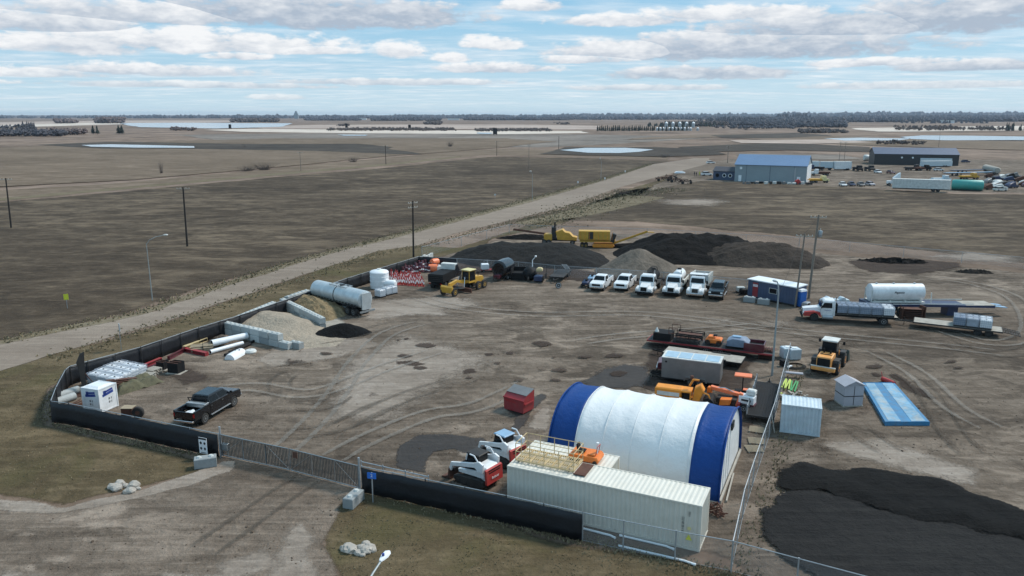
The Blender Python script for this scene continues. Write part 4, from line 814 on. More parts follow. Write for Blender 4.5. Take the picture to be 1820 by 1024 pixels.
T=thing('white_sack','crumpled white sack lying in the black pickup bed','sack',(*midp(G(331,752),G(413,722)),1.02),hb)
bm=bmesh.new(); bmesh.ops.create_icosphere(bm,subdivisions=3,radius=.4)
for v in bm.verts: k=1+.5*mnoise.noise(v.co*4); v.co=Vector((v.co.x*k*1.2-2.3,v.co.y*k,v.co.z*.5*k))
me=bpy.data.meshes.new('sack_cloth'); bm.to_mesh(me); bm.free(); me.materials.append(M['poly']); o=bpy.data.objects.new('sack_cloth',me); COL.objects.link(o); o.parent=T
pickup('pickup_truck','maroon pickup almost hidden behind the grey enclosed trailer',midp(G(1158,665),G(1290,668)),R(165),'maroon',True,.18,5.9,True)
# ---- heavy trucks
def heavy(name,label,loc,rz,body='flat',paint='white',fender=None,L=8.6,stripes=None,cabz=2.65,sleeper=False,chass='black',tandem=False,wide=2.4):
    T=thing(name,label,'truck',(*loc,0),rz); h=L/2; fender=fender or paint; fx=h-1.35; cx1=h-1.95; cx0=cx1-1.7; zf=1.05
    hw=lambda w,z0,z1,x:[(x,-w,z0),(x,w,z0),(x,w*.96,(z0+z1)/2),(x,w*.82,z1),(x,-w*.82,z1),(x,-w*.96,(z0+z1)/2)]
    MB().loft([hw(.62,.72,1.42,h-.02),hw(.66,.7,1.5,h-.35),hw(.80,.8,1.72,cx1)]).build('hood',paint,T)
    for sg in (-1,1):
        pr=[(fx-.78,.62)]+arc(fx,.52,.60,168,12,8)+[(h-.12,.62),(h-.06,.95),(h-.25,1.15),(fx+.1,1.3),(fx-.65,1.15)]
        y0,y1=(.62,1.16) if sg>0 else (-1.16,-.62); MB().prism(pr,y0,y1,.07).build('fender',fender,T)
        MB().cyl((h-.12,sg*.92,.98),(h-.03,sg*.92,.97),.14,n=10).build('headlight','lens',T)
        MB().box(cx1-.1,sg*1.32,1.95,.1,.22,.42,b=.03).build('mirror','black',T)
        MB().cyl((cx0+.2,sg*.95,.62),(cx0+1.4,sg*.95,.62),.27,n=12).build('fuel_tank','galv',T,True)
    zb=zf; secs=[[(x,-w,z) if 1 else 0,(x,w,z),(x2,w,z),(x2,-w,z)] for x,x2,w,z in ((cx0,cx1,1.0,zb-.25),(cx0,cx1+.02,1.02,1.72),(cx0+.02,cx1-.35,.94,cabz-.12),(cx0+.12,cx1-.5,.82,cabz))]
    MB().loft(secs).build('cab',paint,T)
    lerp=lambda a,b,u: a+(b-a)*u
    MB().slab([(cx1+.0,-.9,1.78),(cx1+.0,.9,1.78),(cx1-.30,.82,cabz-.26),(cx1-.30,-.82,cabz-.26)],(1,0,.4),.02).build('windshield','glass',T)
    for sg in (-1,1): MB().slab([(cx0+.35,sg*1.02,1.75),(cx1-.12,sg*1.02,1.75),(cx1-.42,sg*.955,cabz-.28),(cx0+.4,sg*.955,cabz-.28)],(0,sg,.1),.02).build('side_window','glass',T); MB().box(cx0+.22,sg*1.015,1.4,.012,.02,1.1).box(cx1-.05,sg*1.025,1.25,.012,.02,.8).build('door_gap','black',T)
    MB().slab([(cx0,-.6,1.8),(cx0,.6,1.8),(cx0,.55,2.3),(cx0,-.55,2.3)],(-1,0,0),.015).build('rear_window','glass',T)
    MB().slab([(h-.01,-.42,.8),(h-.01,.42,.8),(h-.03,.40,1.34),(h-.03,-.40,1.34)],(1,0,0),.02).build('grille','black' if body!='dump' else 'dark_steel',T)
    MB().box(h+.05,0,.6,.16,2.25,.28,b=.04).build('bumper','black' if body!='dump' else 'chrome',T)
    MB().box((-h+h-.4)/2-.1,0,.78,L-.8,.85,.24).build('chassis',chass,T)
    for s in (-1,1): wheel(T,fx,s*.98,.5,.28,'steel' if fender==paint else 'dark_steel')
    rx=-h+1.75 if body!='flat' else -h+1.5
    for xx in ((rx,rx+1.3) if tandem else (rx,)):
        for s in (-1,1): wheel(T,xx,s*.86,.5,.26,'steel',True)
    b0,b1=-h,cx0-.12; w=wide/2
    if body=='flat':
        MB().box((b0+b1)/2,0,1.05,b1-b0,2.44,.10).build('deck','weathered_wood',T); MB().box((b0+b1)/2,1.23,1.03,b1-b0,.05,.16).box((b0+b1)/2,-1.23,1.03,b1-b0,.05,.16).build('side_rails','black',T)
        MB().box(b1-.05,0,1.7,.08,2.3,1.25).build('headboard','black',T)
    if body=='tank':
        MB().box((b0+b1)/2,0,1.0,b1-b0,2.2,.12).build('deck','off_white',T)
        lathe_x([(.05,b0+.3),(.6,b0+.32),(.8,b0+.5),(.8,b1-1.1),(.6,b1-.95),(.05,b1-.92)],0,1.95,20).build('tank','white',T,True); MB().cyl((b0+1.5,0,2.7),(b0+1.5,0,2.9),.3,n=12).build('manhole','black',T)
        for s in (-1,1): MB().box((b0+b1)/2,s*1.12,1.4,b1-b0-.2,.12,.7,b=.03).build('side_box','off_white',T)
        MB().box(b1-.4,.1,1.6,.6,1.4,1.,b=.05).build('pump_unit','dark_steel',T)
    if body=='distributor':
        MB().box((b0+b1)/2,0,1.0,b1-b0,2.1,.12).build('deck','dark_steel',T)
        lathe_x([(.05,b0+.5),(.65,b0+.52),(.8,b0+.7),(.8,b1-.6),(.65,b1-.45),(.05,b1-.42)],0,1.85,18).build('tank','black',T,True)
        q=MB()
        for k in range(4): q.tube([(b0+.7+k*1.,-.5,2.5),(b0+.7+k*1.,-.4,3.),(b0+1.2+k*1.,.4,3.),(b0+1.2+k*1.,.5,2.5)],.05,n=6)
        q.box(b0+.1,0,1.,.25,2.3,.35).cyl((b0+1.5,0,2.6),(b0+1.5,0,2.9),.28,n=10); q.build('pipework','dark_steel',T)
    if body=='dump':
        prof=[(b0,1.1),(b1,1.1),(b1,2.75),(b1-.15,2.8),(b0,2.35)]
        for s in (-1,1): MB().prism(prof,s*1.2-.05,s*1.2+.05,.01).build('box_side','off_white',T); 
        q=MB()
        for s in (-1,1):
            for k in range(6): q.box(b0+.2+k*(b1-b0-.4)/5,s*1.27,1.75,.1,.08,1.25)
        q.build('side_ribs','off_white',T)
        MB().box((b0+b1)/2,0,1.1,b1-b0,2.3,.08).build('box_floor','rust',T); MB().box(b1-.04,0,2.,.07,2.36,1.55).build('front_wall','white',T); MB().box(b0+.03,0,1.7,.06,2.36,1.15).build('tailgate','off_white',T)
        MB().prism([(b1,2.7),(b1+1.0,2.78),(b1+1.05,2.85),(b1,2.9)],-1.2,1.2,.02).build('cab_guard','white',T)
        MB().slab([(b1+.05,-.8,2.0),(b1+.05,.8,2.0),(b1+.05,.8,2.7),(b1+.05,-.8,2.7)],(1,0,0),.03).build('front_plate','white',T)
        words('3063',.42,'ink',T,(b1+1.08,0,2.66),(R(50),0,R(90)),'number',.01)
    MB().cyl((cx0-.02,.75,1.),(cx0-.02,.75,cabz+.5),.07,n=8).build('exhaust_stack','chrome',T,True)
    return T
heavy('heavy_truck','white truck carrying a black tar tank with pipework, left of the white tank truck',front(1143,528,RZ,8.),RZ,'distributor',L=8.)
heavy('heavy_truck','white truck carrying a white rounded water tank, between the tar truck and the dump truck',front(1191,529,RZ,8.2),RZ,'tank',L=8.2)
heavy('dump_truck','white dump truck with a tall box, beside the black pickup in the row',front(1234,531,RZ,8.4),RZ,'dump',L=8.4)
hr=heading((1563,578),(1436,570)); tr_loc=front(1424,566,hr,10.6)
TRK1=heavy('heavy_truck','white truck with a red lower front hauling a row of caged totes on its flatbed',tr_loc,hr,'flat',fender='red',L=10.6)
words('TRUCKING',.16,'ink_blue',TRK1,(10.6/2-2.8,1.03,1.45),(R(90),0,R(180)),'door_lettering')
# ---- totes
def make_tote(label,loc,rz,fill='poly',group=None,nw=7,nh=5):
    T=thing('ibc_tote',label,'tote',loc,rz,group); a,b,h=1.2,1.0,1.16
    MB().box(0,0,.62,1.12,.93,.9,b=.07).build('tank',fill,T); MB().lathe([(.08,1.07),(.08,1.12),(.02,1.125)],(0,0,0),n=10).build('cap','dark_steel',T)
    q=MB()
    for k in range(nh): z=.2+k*.93/(nh-1); q.box(0,b/2,z,a,.022,.022).box(0,-b/2,z,a,.022,.022).box(a/2,0,z,.022,b,.022).box(-a/2,0,z,.022,b,.022)
    for k in range(nw): x=-a/2+a*k/(nw-1); q.box(x,b/2,.66,.02,.02,.95).box(x,-b/2,.66,.02,.02,.95)
    for k in range(1,nw-1): y=-b/2+b*k/(nw-1); q.box(a/2,y,.66,.02,.02,.95).box(-a/2,y,.66,.02,.02,.95)
    q.box(0,.22,1.12,a,.05,.02).box(0,-.22,1.12,a,.05,.02); q.build('cage','poly_dirty',T)
    q=MB()
    for y in (-.42,0,.42): q.box(0,y,.07,a,.12,.13)
    q.box(0,0,.15,a,b,.03); q.build('pallet','dark_steel',T); return T
tote=None; tc=G(205,690); trz=heading((156,683),(206,699))
# a block of white totes on the ground: rows run away from the camera
o0=G(208,695); dv=Vector((math.cos(trz),math.sin(trz))); dn=Vector((-dv.y,dv.x))
trz=R(-22); dv=Vector((math.cos(R(-26)),math.sin(R(-26)))); dn=Vector((math.cos(R(80)),math.sin(R(80))))
for i in range(3):
    for j in range(4):
        row_=('front row nearest the white box','second row from the white box','third row from the white box','back row against the left fence')[j]; col_=('right','middle','left')[i]; tl_='white caged tote, %s one in the %s'%(col_,row_); tg_='white totes by the left fence'
        p=Vector(o0)-dv*(.65+i*1.3)+dn*(.5+j*1.1)
        if i==0 and j==0: tote=make_tote(tl_,(p.x,p.y,0),trz,'poly',tg_)
        else: dup(tote,(p.x+rnd.uniform(-.03,.03),p.y+rnd.uniform(-.03,.03),0),trz+rnd.uniform(-.02,.02),tl_,tg_)
ct,st=math.cos(hr),math.sin(hr)
def on(loc,rz,x,y,z): return (loc[0]+math.cos(rz)*x-math.sin(rz)*y,loc[1]+math.sin(rz)*x+math.cos(rz)*y,z)
dirty=make_tote('murky blue-grey caged tote on the red-fronted truck, first from the cab, near row',on(tr_loc,hr,.9,.62,1.1),hr,'tote_blue','murky totes on the red-fronted truck')
for k in range(5):
    for s in (1,-1):
        x=.9-k*1.3
        if k==0 and s==1: continue
        if k==4: make_tote('clean white caged tote at the tail of the red-fronted truck, %s row'%('near' if s>0 else 'far'),'' or on(tr_loc,hr,x,s*.62,1.1),hr,'poly','clean totes at the truck tail')
        else: dup(dirty,on(tr_loc,hr,x,s*.62,1.1),hr,'murky blue-grey caged tote on the red-fronted truck, %s from the cab, %s row'%(('first','second','third','fourth')[k],'near' if s>0 else 'far'))
# low flatbed trailer behind it
ht=heading((1790,603),(1606,581)); lc=midp(G(1612,578),G(1792,600)); Lt=d_=math.dist(G(1612,578),G(1792,600))
def flat_trailer(name,label,loc,rz,L,Wd=2.4,z=.85,deck='weathered_wood',side='black',axles=(-.25,-.12),wr=.4,tongue=1.4,ramps=0.,cat='trailer',fend=True,rim='steel',wy=None):
    T=thing(name,label,cat,(*loc,0),rz); h=L/2; wy=wy or Wd/2+.0
    q=MB()
    for k in range(9): y=-Wd/2+Wd*(k+.5)/9; q.box(0,y,z,L,Wd/9-.012,.05)
    q.build('deck',deck,T)
    MB().box(0,Wd/2+.03,z-.05,L,.06,.16).box(0,-Wd/2-.03,z-.05,L,.06,.16).box(h+.03,0,z-.05,.06,Wd+.1,.18).box(-h-.03,0,z-.05,.06,Wd+.1,.18).box(0,.5,z-.18,L-.3,.1,.24).box(0,-.5,z-.18,L-.3,.1,.24).build('frame',side,T)
    if tongue: MB().box(h+tongue/2,.25,z-.22,tongue+.1,.08,.12,rz=-.28).box(h+tongue/2,-.25,z-.22,tongue+.1,.08,.12,rz=.28).box(h+tongue,0,z-.22,.4,.12,.14).cyl((h+tongue*.7,0,.05),(h+tongue*.7,0,z+.2),.04,n=6).build('tongue',side,T)
    for a in axles:
        for s in (-1,1): wheel(T,a*L,s*(wy-.05 if fend else Wd/2-.25),wr,.24,rim)
    if fend:
        for s in (-1,1): MB().prism([(min(axles)*L-.55,wr*1.3),(min(axles)*L-.4,wr*2.25),(max(axles)*L+.4,wr*2.25),(max(axles)*L+.55,wr*1.3),(max(axles)*L+.5,wr*1.3),(max(axles)*L+.36,wr*2.15),(min(axles)*L-.36,wr*2.15),(min(axles)*L-.5,wr*1.3)],s*(wy-.05)-.15,s*(wy-.05)+.15).build('fender',side,T)
    if ramps:
        for s in (-1,1):
            q=MB(); y=s*Wd*.27
            for k in range(7): q.box(-h-.1-ramps*(k+.5)/7,y,z-.02-(k+.5)*ramps/7*.16,.06,.7,.05)
            q.box(-h-.1-ramps/2,y-.35,z-.03-ramps*.08,ramps,.05,.09,ry=-.16).box(-h-.1-ramps/2,y+.35,z-.03-ramps*.08,ramps,.05,.09,ry=-.16); q.build('ramp',side,T)
    return T
flat_trailer('flatbed_trailer','long low flatbed trailer hitched behind the red-fronted truck, carrying totes near its tail',(lc[0],lc[1]),ht,Lt-2.6+1.2,2.4,.8,'weathered_wood','dark_steel',(-.36,-.235),.42,1.5,1.7,fend=False,rim='dark_steel')
tl=lc
for k in range(3):
    for s in (1,-1):
        x=-.2-k*1.28; lab=('blue-grey' if k==0 else 'grey' if k==1 else 'clean white')
        f=('tote_blue','poly_dirty','poly')[k]
        make_tote('%s caged tote on the long low flatbed trailer, %s side'%(lab,'near' if s>0 else 'far'),on(tl,ht,x,s*.6,.84),ht,f,'%s totes on the low flatbed trailer'%lab)
# navy trailer with white tank
hn=heading((1765,553),(1520,553)); nl=midp(G(1528,556),G(1766,561)); Ln=math.dist(G(1528,556),G(1766,561))
T=thing('highboy_trailer','long navy-blue step-deck trailer carrying the white cylindrical tank','trailer',(*nl,0),hn); h=Ln/2
MB().prism([(h,1.3),(-h*.25,1.2),(-h+.3,1.1),(-h+.3,1.35),(h,1.75)],-1.25,1.25,.03).build('frame','navy',T)
MB().b2(-h+.3,-h*.4,-1.2,1.2,1.38,1.44).build('rear_deck','weathered_wood',T); MB().box(0,1.27,1.62,Ln*.62,.04,.1).box(0,-1.27,1.62,Ln*.62,.04,.1).build('side_rail','off_white',T)
MB().box(-h-.5,.6,1.15,1.8,.7,.08,ry=-.1).box(-h-.5,-.6,1.15,1.8,.7,.08,ry=-.1).build('loading_ramps','light_blue',T)
for s in (-1,1): wheel(T,h*.46,s*1.1,.58,.35,'galv')
MB().box(-h*.35,0,.55,1.3,1.5,1.1).build('stand','navy',T)
for s in (-1,1):
    MB().cyl((h*.93,s*.0+.9*s,1.75),(h*.93,.9*s,3.3),.06,n=8).build('stake','off_white',T)
    MB().cyl((h*.02,s*1.0,1.7),(h*.02,.9*s,3.),.06,n=8).build('stake','off_white',T)
T=thing('storage_tank','white horizontal cylindrical tank riding on the navy step-deck trailer','tank',(*on(nl,hn,h*.52,0,1.75),),hn); tl2=h*.80
lathe_x([(.05,-tl2/2-.12),(.7,-tl2/2-.1),(1.05,-tl2/2),(1.05,tl2/2),(.7,tl2/2+.1),(.05,tl2/2+.12)],0,1.15,28).build('tank_shell','white',T,True)
q=MB()
for k in range(4): q.box(-tl2/2+.4+k*(tl2-.8)/3,0,.1,.15,1.9,.3)
q.box(0,0,.06,tl2,2.3,.08); q.build('cradle','off_white',T)
for k in (-.35,0.05,.38): MB().cyl((k*tl2,0,2.15),(k*tl2,0,2.32),.13,n=10).build('hatch','galv',T)
words('Agassiz',.42,'ink',T,(0,1.08,1.3),(R(90),0,R(180)),'lettering',.01)
# ---- other trailers on the right of the yard
hg=heading((1290,690),(1180,676)); cg=G(1237,686)
T=thing('enclosed_trailer','grey enclosed cargo trailer with a glazed pale roof, in front of the maroon pickup','trailer',(cg[0]-.2,cg[1]+1.,0),hg); L_,W_=5.3,2.2
MB().b2(-L_/2,L_/2,-W_/2,W_/2,.55,2.45).build('body','trailer_grey',T)
q=MB().b2(-L_/2-.03,L_/2+.03,-W_/2-.03,W_/2+.03,2.45,2.53,.0); q.build('roof_rim','off_white',T)
for k in range(4): MB().b2(-L_/2+.14+k*(L_-.28)/4+.05,-L_/2+.14+(k+1)*(L_-.28)/4-.05,-W_/2+.22,W_/2-.22,2.53,2.56).build('roof_panel','skylight',T)
for s in (-1,1):
    for x in (-.3,.5): wheel(T,x-.6,s*(W_/2+.02),.36,.2,'steel')
    MB().prism([(-1.55,.5),(-1.4,.86),(.4,.86),(.55,.5),(.45,.5),(.33,.8),(-1.33,.8),(-1.45,.5)],s*(W_/2+.03)-.13,s*(W_/2+.03)+.13).build('fender','trailer_grey',T)
MB().box(L_/2+.6,.3,.5,1.3,.08,.1,rz=-.3).box(L_/2+.6,-.3,.5,1.3,.08,.1,rz=.3).cyl((L_/2+1.,0,.05),(L_/2+1.,0,.8),.05,n=6).build('tongue','black',T); MB().b2(-L_/2,L_/2,-W_/2,W_/2,.42,.55).build('frame','black',T); MB().cyl((L_/2-.4,W_/2,2.1),(L_/2-.4,W_/2+.02,2.1),.1,n=10).build('vent','black',T); MB().b2(-L_/2-.03,-L_/2,-.9,.9,.6,2.4).build('rear_door','trailer_grey',T)
hq=heading((1320,650),(1180,630)); cq=midp(G(1183,633),G(1320,653)); 
flat_trailer('flatbed_trailer','pale wood-decked flatbed trailer between the maroon pickup and the dark red steel racks',cq,hq,math.dist(G(1183,633),G(1320,653)),2.3,.75,'weathered_wood','black',(-.26,-.13),.38,1.2,0,wy=1.2)
h3=heading((1378,640),(1150,612)); 
c3=midp(G(1152,618),G(1376,640)); L3=math.dist(G(1152,618),G(1376,640)); flat_trailer('equipment_trailer','long dark red flat trailer loaded with racks and machines, rearmost of the right-hand group',(c3[0]+.2,c3[1]+.8),h3,L3,2.3,.8,'dark_steel','red_steel',(-.1,.02),.4,.0,0,fend=False)
def onr(x,y,z): return on((c3[0]+.2,c3[1]+.8),h3,x,y,z)
hh=L3/2
T=thing('steel_crate','black steel crate with an upright frame on the left end of the long red trailer','crate',onr(hh-1.5,0,.83),h3); MB().box(0,0,.4,1.9,1.8,.8,b=.02).build('bin','black',T); q=MB()
for x in (-1.6,-.7):
    for y in (-.8,.8): q.cyl((x,y,0),(x,y,1.5),.035,n=6)
for y in (-.8,.8): q.cyl((-1.6,y,1.5),(-.7,y,1.5),.035,n=6); q.cyl((-1.6,y,.9),(-.7,y,.9),.035,n=6)
q.build('upright_frame','rust',T); MB().cyl((.7,.3,.8),(.7,.3,1.25),.24,.04,n=12).build('cone_top','off_white',T)
for k,(x,z,m,l) in enumerate(((2.3,0,'dark_steel','dark steel rack on the long red trailer, lower of the stacked racks'),(2.1,.55,'black','black upper rack stacked on the dark rack of the red trailer'))):
    T=thing('steel_rack',l,'rack',onr(x,.1,.83+z),h3); q=MB()
    for i in range(6): q.box(-1.3+i*.52,0,.25,.08,1.7,.08)
    for y in (-.85,.85): q.box(0,y,.25,2.8,.09,.14).box(0,y,.45,2.8,.07,.08); [q.box(xx,y,.22,.08,.08,.45) for xx in (-1.35,0,1.35)]
    q.build('rack_frame',m,T); MB().box(0,.2,.36,2.4,.8,.1,b=.02).build('load','rust',T)
T=thing('orange_roller','small orange machine sitting on the long red trailer between racks and blue-grey machine','machine',onr(-.4,-.1,.83),h3); MB().box(0,0,.45,1.6,1.2,.55,b=.12).box(.3,0,.8,.6,.9,.25,b=.06).build('body','orange',T,True); MB().lathe([(.3,-.6),(.3,.6)],(-.6,0,.3),'Y',14).build('drum','dark_steel',T); MB().lathe([(.3,-.6),(.3,.6)],(.6,0,.3),'Y',14).build('drum','dark_steel',T); MB().box(-.1,0,1.,.4,.5,.12,b=.03).build('seat','black',T); MB().cyl((0,-.62,.5),(0,-.64,.5),.12,n=10).build('round_plate','off_white',T)
T=thing('grey_compressor','blue-grey covered machine on the long red trailer, right of the orange machine','machine',onr(-2.9,0,.83),h3); MB().prism([(-1.1,.2),(1.1,.2),(1.1,.8),(.6,1.1),(-.7,1.05),(-1.1,.7)],-.8,.8,.12).build('cover','tote_blue',T,True); MB().box(0,0,.12,2.4,1.4,.16).build('skid','black',T); MB().box(.2,0,1.15,.9,.6,.1,b=.03).build('tarp_fold','light_blue',T)
T=thing('steel_bin','dark red and black steel bin at the right end of the long red trailer','bin',onr(-hh+1.9,0,.83),h3); MB().b2(-1.,1.,-.9,-.82,0,.8).b2(-1.,1.,.82,.9,0,.8).b2(-1.,-.92,-.82,.82,0,.8).b2(.92,1.,-.82,.82,0,.8).build('walls','maroon',T); MB().b2(-.9,.9,-.8,.8,.0,.5).build('contents','black',T)
T=thing('rebar_stack','black jagged steel pieces standing in a rack beside the grey mast','steel rack',(*G(1362,637),0),h3); q=MB()
for k in range(14): q.box(-.7+k*.11,0,.55,.05,1.2,1.0+.2*math.sin(k*3),rx=.1*math.sin(k*5))
q.build('plates','rust',T); MB().box(0,0,.06,1.8,1.2,.1).build('base','black',T)
# ---- near machines
def wheel_loader(loc,rz):
    T=thing('wheel_loader','yellow wheel loader with a white cab roof facing away beside the chain-link corner','loader',(*loc,0),rz,sc=.94)
    MB().prism([(-2.9,.95),(-.7,.9),(-.7,1.95),(-1.2,2.1),(-2.8,1.95),(-2.95,1.7)],-.72,.72,.08).build('engine_hood','loader_yellow',T)
    MB().slab([(-2.96,-.62,.95),(-2.96,.62,.95),(-2.93,.62,1.85),(-2.93,-.62,1.85)],(-1,0,0),.03).build('radiator_grille','black',T)
    MB().box(-2.0,0,2.07,.1,1.1,.04).build('hood_slot','black',T); MB().cyl((-1.5,.3,2.),(-1.5,.3,2.55),.07,n=8).build('exhaust_stack','black',T); MB().cyl((-1.5,-.35,2.),(-1.5,-.35,2.35),.1,n=8).build('air_cleaner','black',T)
    MB().box(-2.95,0,.75,.35,2.3,.35,b=.04).build('counterweight','loader_yellow',T); MB().box(-3.0,.0,1.0,.12,2.4,.1).build('rear_light_bar','off_white',T)
    cab=[[(-.75,-.75,1.4),(.75,-.75,1.4),(.75,.75,1.4),(-.75,.75,1.4)],[(-.65,-.68,3.05),(.6,-.68,3.05),(.6,.68,3.05),(-.65,.68,3.05)]]
    MB().loft(cab).build('cab','black',T); MB().box(0,0,3.15,1.6,1.6,.18,b=.05).build('cab_roof','off_white',T)
    MB().slab([(-.745,-.6,1.75),(-.745,.6,1.75),(-.66,.58,2.95),(-.66,-.58,2.95)],(-1,0,.1),.02).build('rear_window','glass',T)
    for s in (-1,1): MB().slab([(-.6,s*.73,1.7),(.62,s*.73,1.7),(.52,s*.69,2.95),(-.55,s*.69,2.95)],(0,s,.1),.02).build('side_window','glass',T); MB().tube([(.6,s*.7,2.9),(.6,s*1.15,2.9)],.025).box(.6,s*1.2,2.75,.08,.22,.36,b=.02).build('mirror','black',T)
    for s in (-1,1):
        MB().prism([(-2.4,1.35),(-2.3,1.62),(-1.1,1.62),(-.95,1.35),(-1.1,1.4),(-1.2,1.52),(-2.2,1.52),(-2.3,1.35)],s*1.05-.28,s*1.05+.28).build('rear_fender','dark_steel',T)
        MB().prism([(.9,1.45),(1.0,1.68),(2.0,1.68),(2.15,1.45),(1.95,1.58),(1.05,1.58)],s*1.05-.28,s*1.05+.28).build('front_fender','dark_steel',T)
        wheel(T,-1.7,s*1.05,.76,.58,'amber',hub=.5); wheel(T,1.5,s*1.05,.76,.58,'amber',hub=.5)
        MB().prism([(1.0,1.5),(1.3,1.9),(2.4,1.4),(3.2,.75),(3.1,.5),(2.2,1.0),(1.2,1.4)],s*.5-.09,s*.5+.09).build('lift_arm','loader_yellow',T)
    MB().box(.9,0,1.1,1.6,.9,.7,b=.05).build('front_frame','loader_yellow',T); MB().cyl((1.1,0,1.8),(2.7,0,1.4),.1,n=8).build('tilt_cylinder','chrome',T); MB().box(-.2,0,.9,1.6,.8,.4).build('articulation','black',T)
    bk=[(3.1,.25),(3.15,1.1),(3.3,1.35),(3.4,1.3),(3.3,1.0),(3.35,.4),(4.2,.12),(4.25,.05),(3.3,.1)]
    MB().prism(bk,-1.3,1.3,.0).build('bucket','bucket_green',T)
    for s in (-1,1): MB().prism([(3.12,.12),(3.15,1.3),(3.4,1.32),(4.22,.1)],s*1.32-.03,s*1.32+.03).build('bucket_side','bucket_green',T)
    return T
lz=heading((1484,667),(1501,644)); wheel_loader(midp(G(1447,664),G(1484,667),G(1498,646),G(1460,642)),lz)
def grader(loc,rz):
    T=thing('motor_grader','yellow motor grader with a pale cab roof parked beside the black dump truck','grader',(*loc,0),rz)
    MB().prism([(-3.,.9),(-.9,.9),(-.9,1.9),(-2.8,1.75),(-3.05,1.5)],-.55,.55,.07).build('engine_hood','yellow',T)
    MB().loft([[(-.95,-.7,1.2),(.55,-.7,1.2),(.55,.7,1.2),(-.95,.7,1.2)],[(-.85,-.65,2.9),(.45,-.65,2.9),(.45,.65,2.9),(-.85,.65,2.9)]]).build('cab','yellow',T)
    MB().box(-.2,0,2.98,1.6,1.55,.14,b=.04).build('cab_roof','pale_yellow',T)
    MB().slab([(.55,-.6,1.6),(.55,.6,1.6),(.46,.56,2.8),(.46,-.56,2.8)],(1,0,.1),.02).build('windshield','glass',T)
    for s in (-1,1): MB().slab([(-.85,s*.7,1.5),(.45,s*.7,1.5),(.4,s*.66,2.8),(-.78,s*.66,2.8)],(0,s,.05),.02).build('side_window','glass',T)
    MB().prism([(.5,1.1),(.5,1.45),(2.6,2.0),(4.2,1.7),(4.3,1.2),(3.9,1.2),(2.6,1.65),(1.2,1.2)],-.16,.16,.02).build('front_beam','yellow',T)
    MB().box(4.25,0,1.0,.5,1.9,.28,b=.04).build('front_axle','yellow',T)
    MB().prism([(4.55,.5),(4.75,.5),(4.85,1.3),(4.6,1.5),(4.5,1.2)],-1.0,1.0,.0).build('push_blade','yellow',T)
    for x,w in ((4.2,.3),(-1.2,.36),(-2.5,.36)):
        for s in (-1,1): wheel(T,x,s*1.0,.62,w,'yellow',hub=.5)
    MB().lathe([(.75,.62),(.75,.7),(.6,.72)],(1.7,0,0),n=20).build('turntable','dark_steel',T); MB().prism([(1.35,.15),(1.5,.1),(1.55,.7),(1.4,.75)],-1.8,1.8,0).build('mould_blade','rust',T)
    for s in (-1,1): MB().cyl((1.3,s*.5,2.2),(1.6,s*.6,.8),.06,n=8).build('lift_cylinder','chrome',T)
    MB().cyl((-2.,.3,1.8),(-2.,.3,2.5),.06,n=8).build('exhaust_stack','black',T); return T
gz=heading((856,508),(812,521)); grader(midp(G(803,524),G(859,508)),gz)
def dump_rear(loc,rz):
    T=thing('dump_truck','black dump truck with a black box, left of the yellow grader','truck',(*loc,0),rz)
    MB().prism([(-3.2,1.1),(1.0,1.1),(1.0,2.1),(-3.2,2.2)],-1.2,1.2,.03).build('dump_box','black',T); MB().b2(-3.1,.9,-1.12,1.12,2.21,2.24).build('tarp','black',T)
    q=MB()
    for k in range(4): q.box(-3.22,0,1.25+k*.27,.06,2.3,.07)
    q.build('tailgate_ribs','dark_steel',T)
    MB().loft([[(1.2,-1.05,1.),(2.9,-1.05,1.),(2.9,1.05,1.),(1.2,1.05,1.)],[(1.2,-1.,1.9),(2.9,-1.,1.9),(2.9,1.,1.9),(1.2,1.,1.9)],[(1.3,-.9,2.75),(2.5,-.9,2.75),(2.5,.9,2.75),(1.3,.9,2.75)]]).build('cab','black_paint',T)
    MB().slab([(1.22,-.7,2.1),(1.22,.7,2.1),(1.3,.65,2.6),(1.3,-.65,2.6)],(-1,0,0),.02).build('rear_window','glass',T); MB().prism([(1.0,2.2),(1.15,2.95),(1.9,3.),(1.9,3.08),(1.0,3.05)],-1.15,1.15).build('cab_guard','off_white',T)
    MB().prism([(2.9,.8),(4.2,.8),(4.2,1.5),(2.9,1.8)],-.75,.75,.06).build('hood','black_paint',T); MB().box(0,0,.85,6.8,.8,.3).build('chassis','black',T)
    for x in (-2.1,-.8): 
        for s in (-1,1): wheel(T,x,s*.9,.5,.26,'steel',True)
    for s in (-1,1): wheel(T,3.4,s*.95,.5,.28,'steel'); MB().box(-3.25,s*.9,.9,.06,.3,.15).build('tail_light','lens_red',T)
    return T
dump_rear((G(800,517)[0]-1.0,G(800,517)[1]+3.6),gz+R(180)+.25)
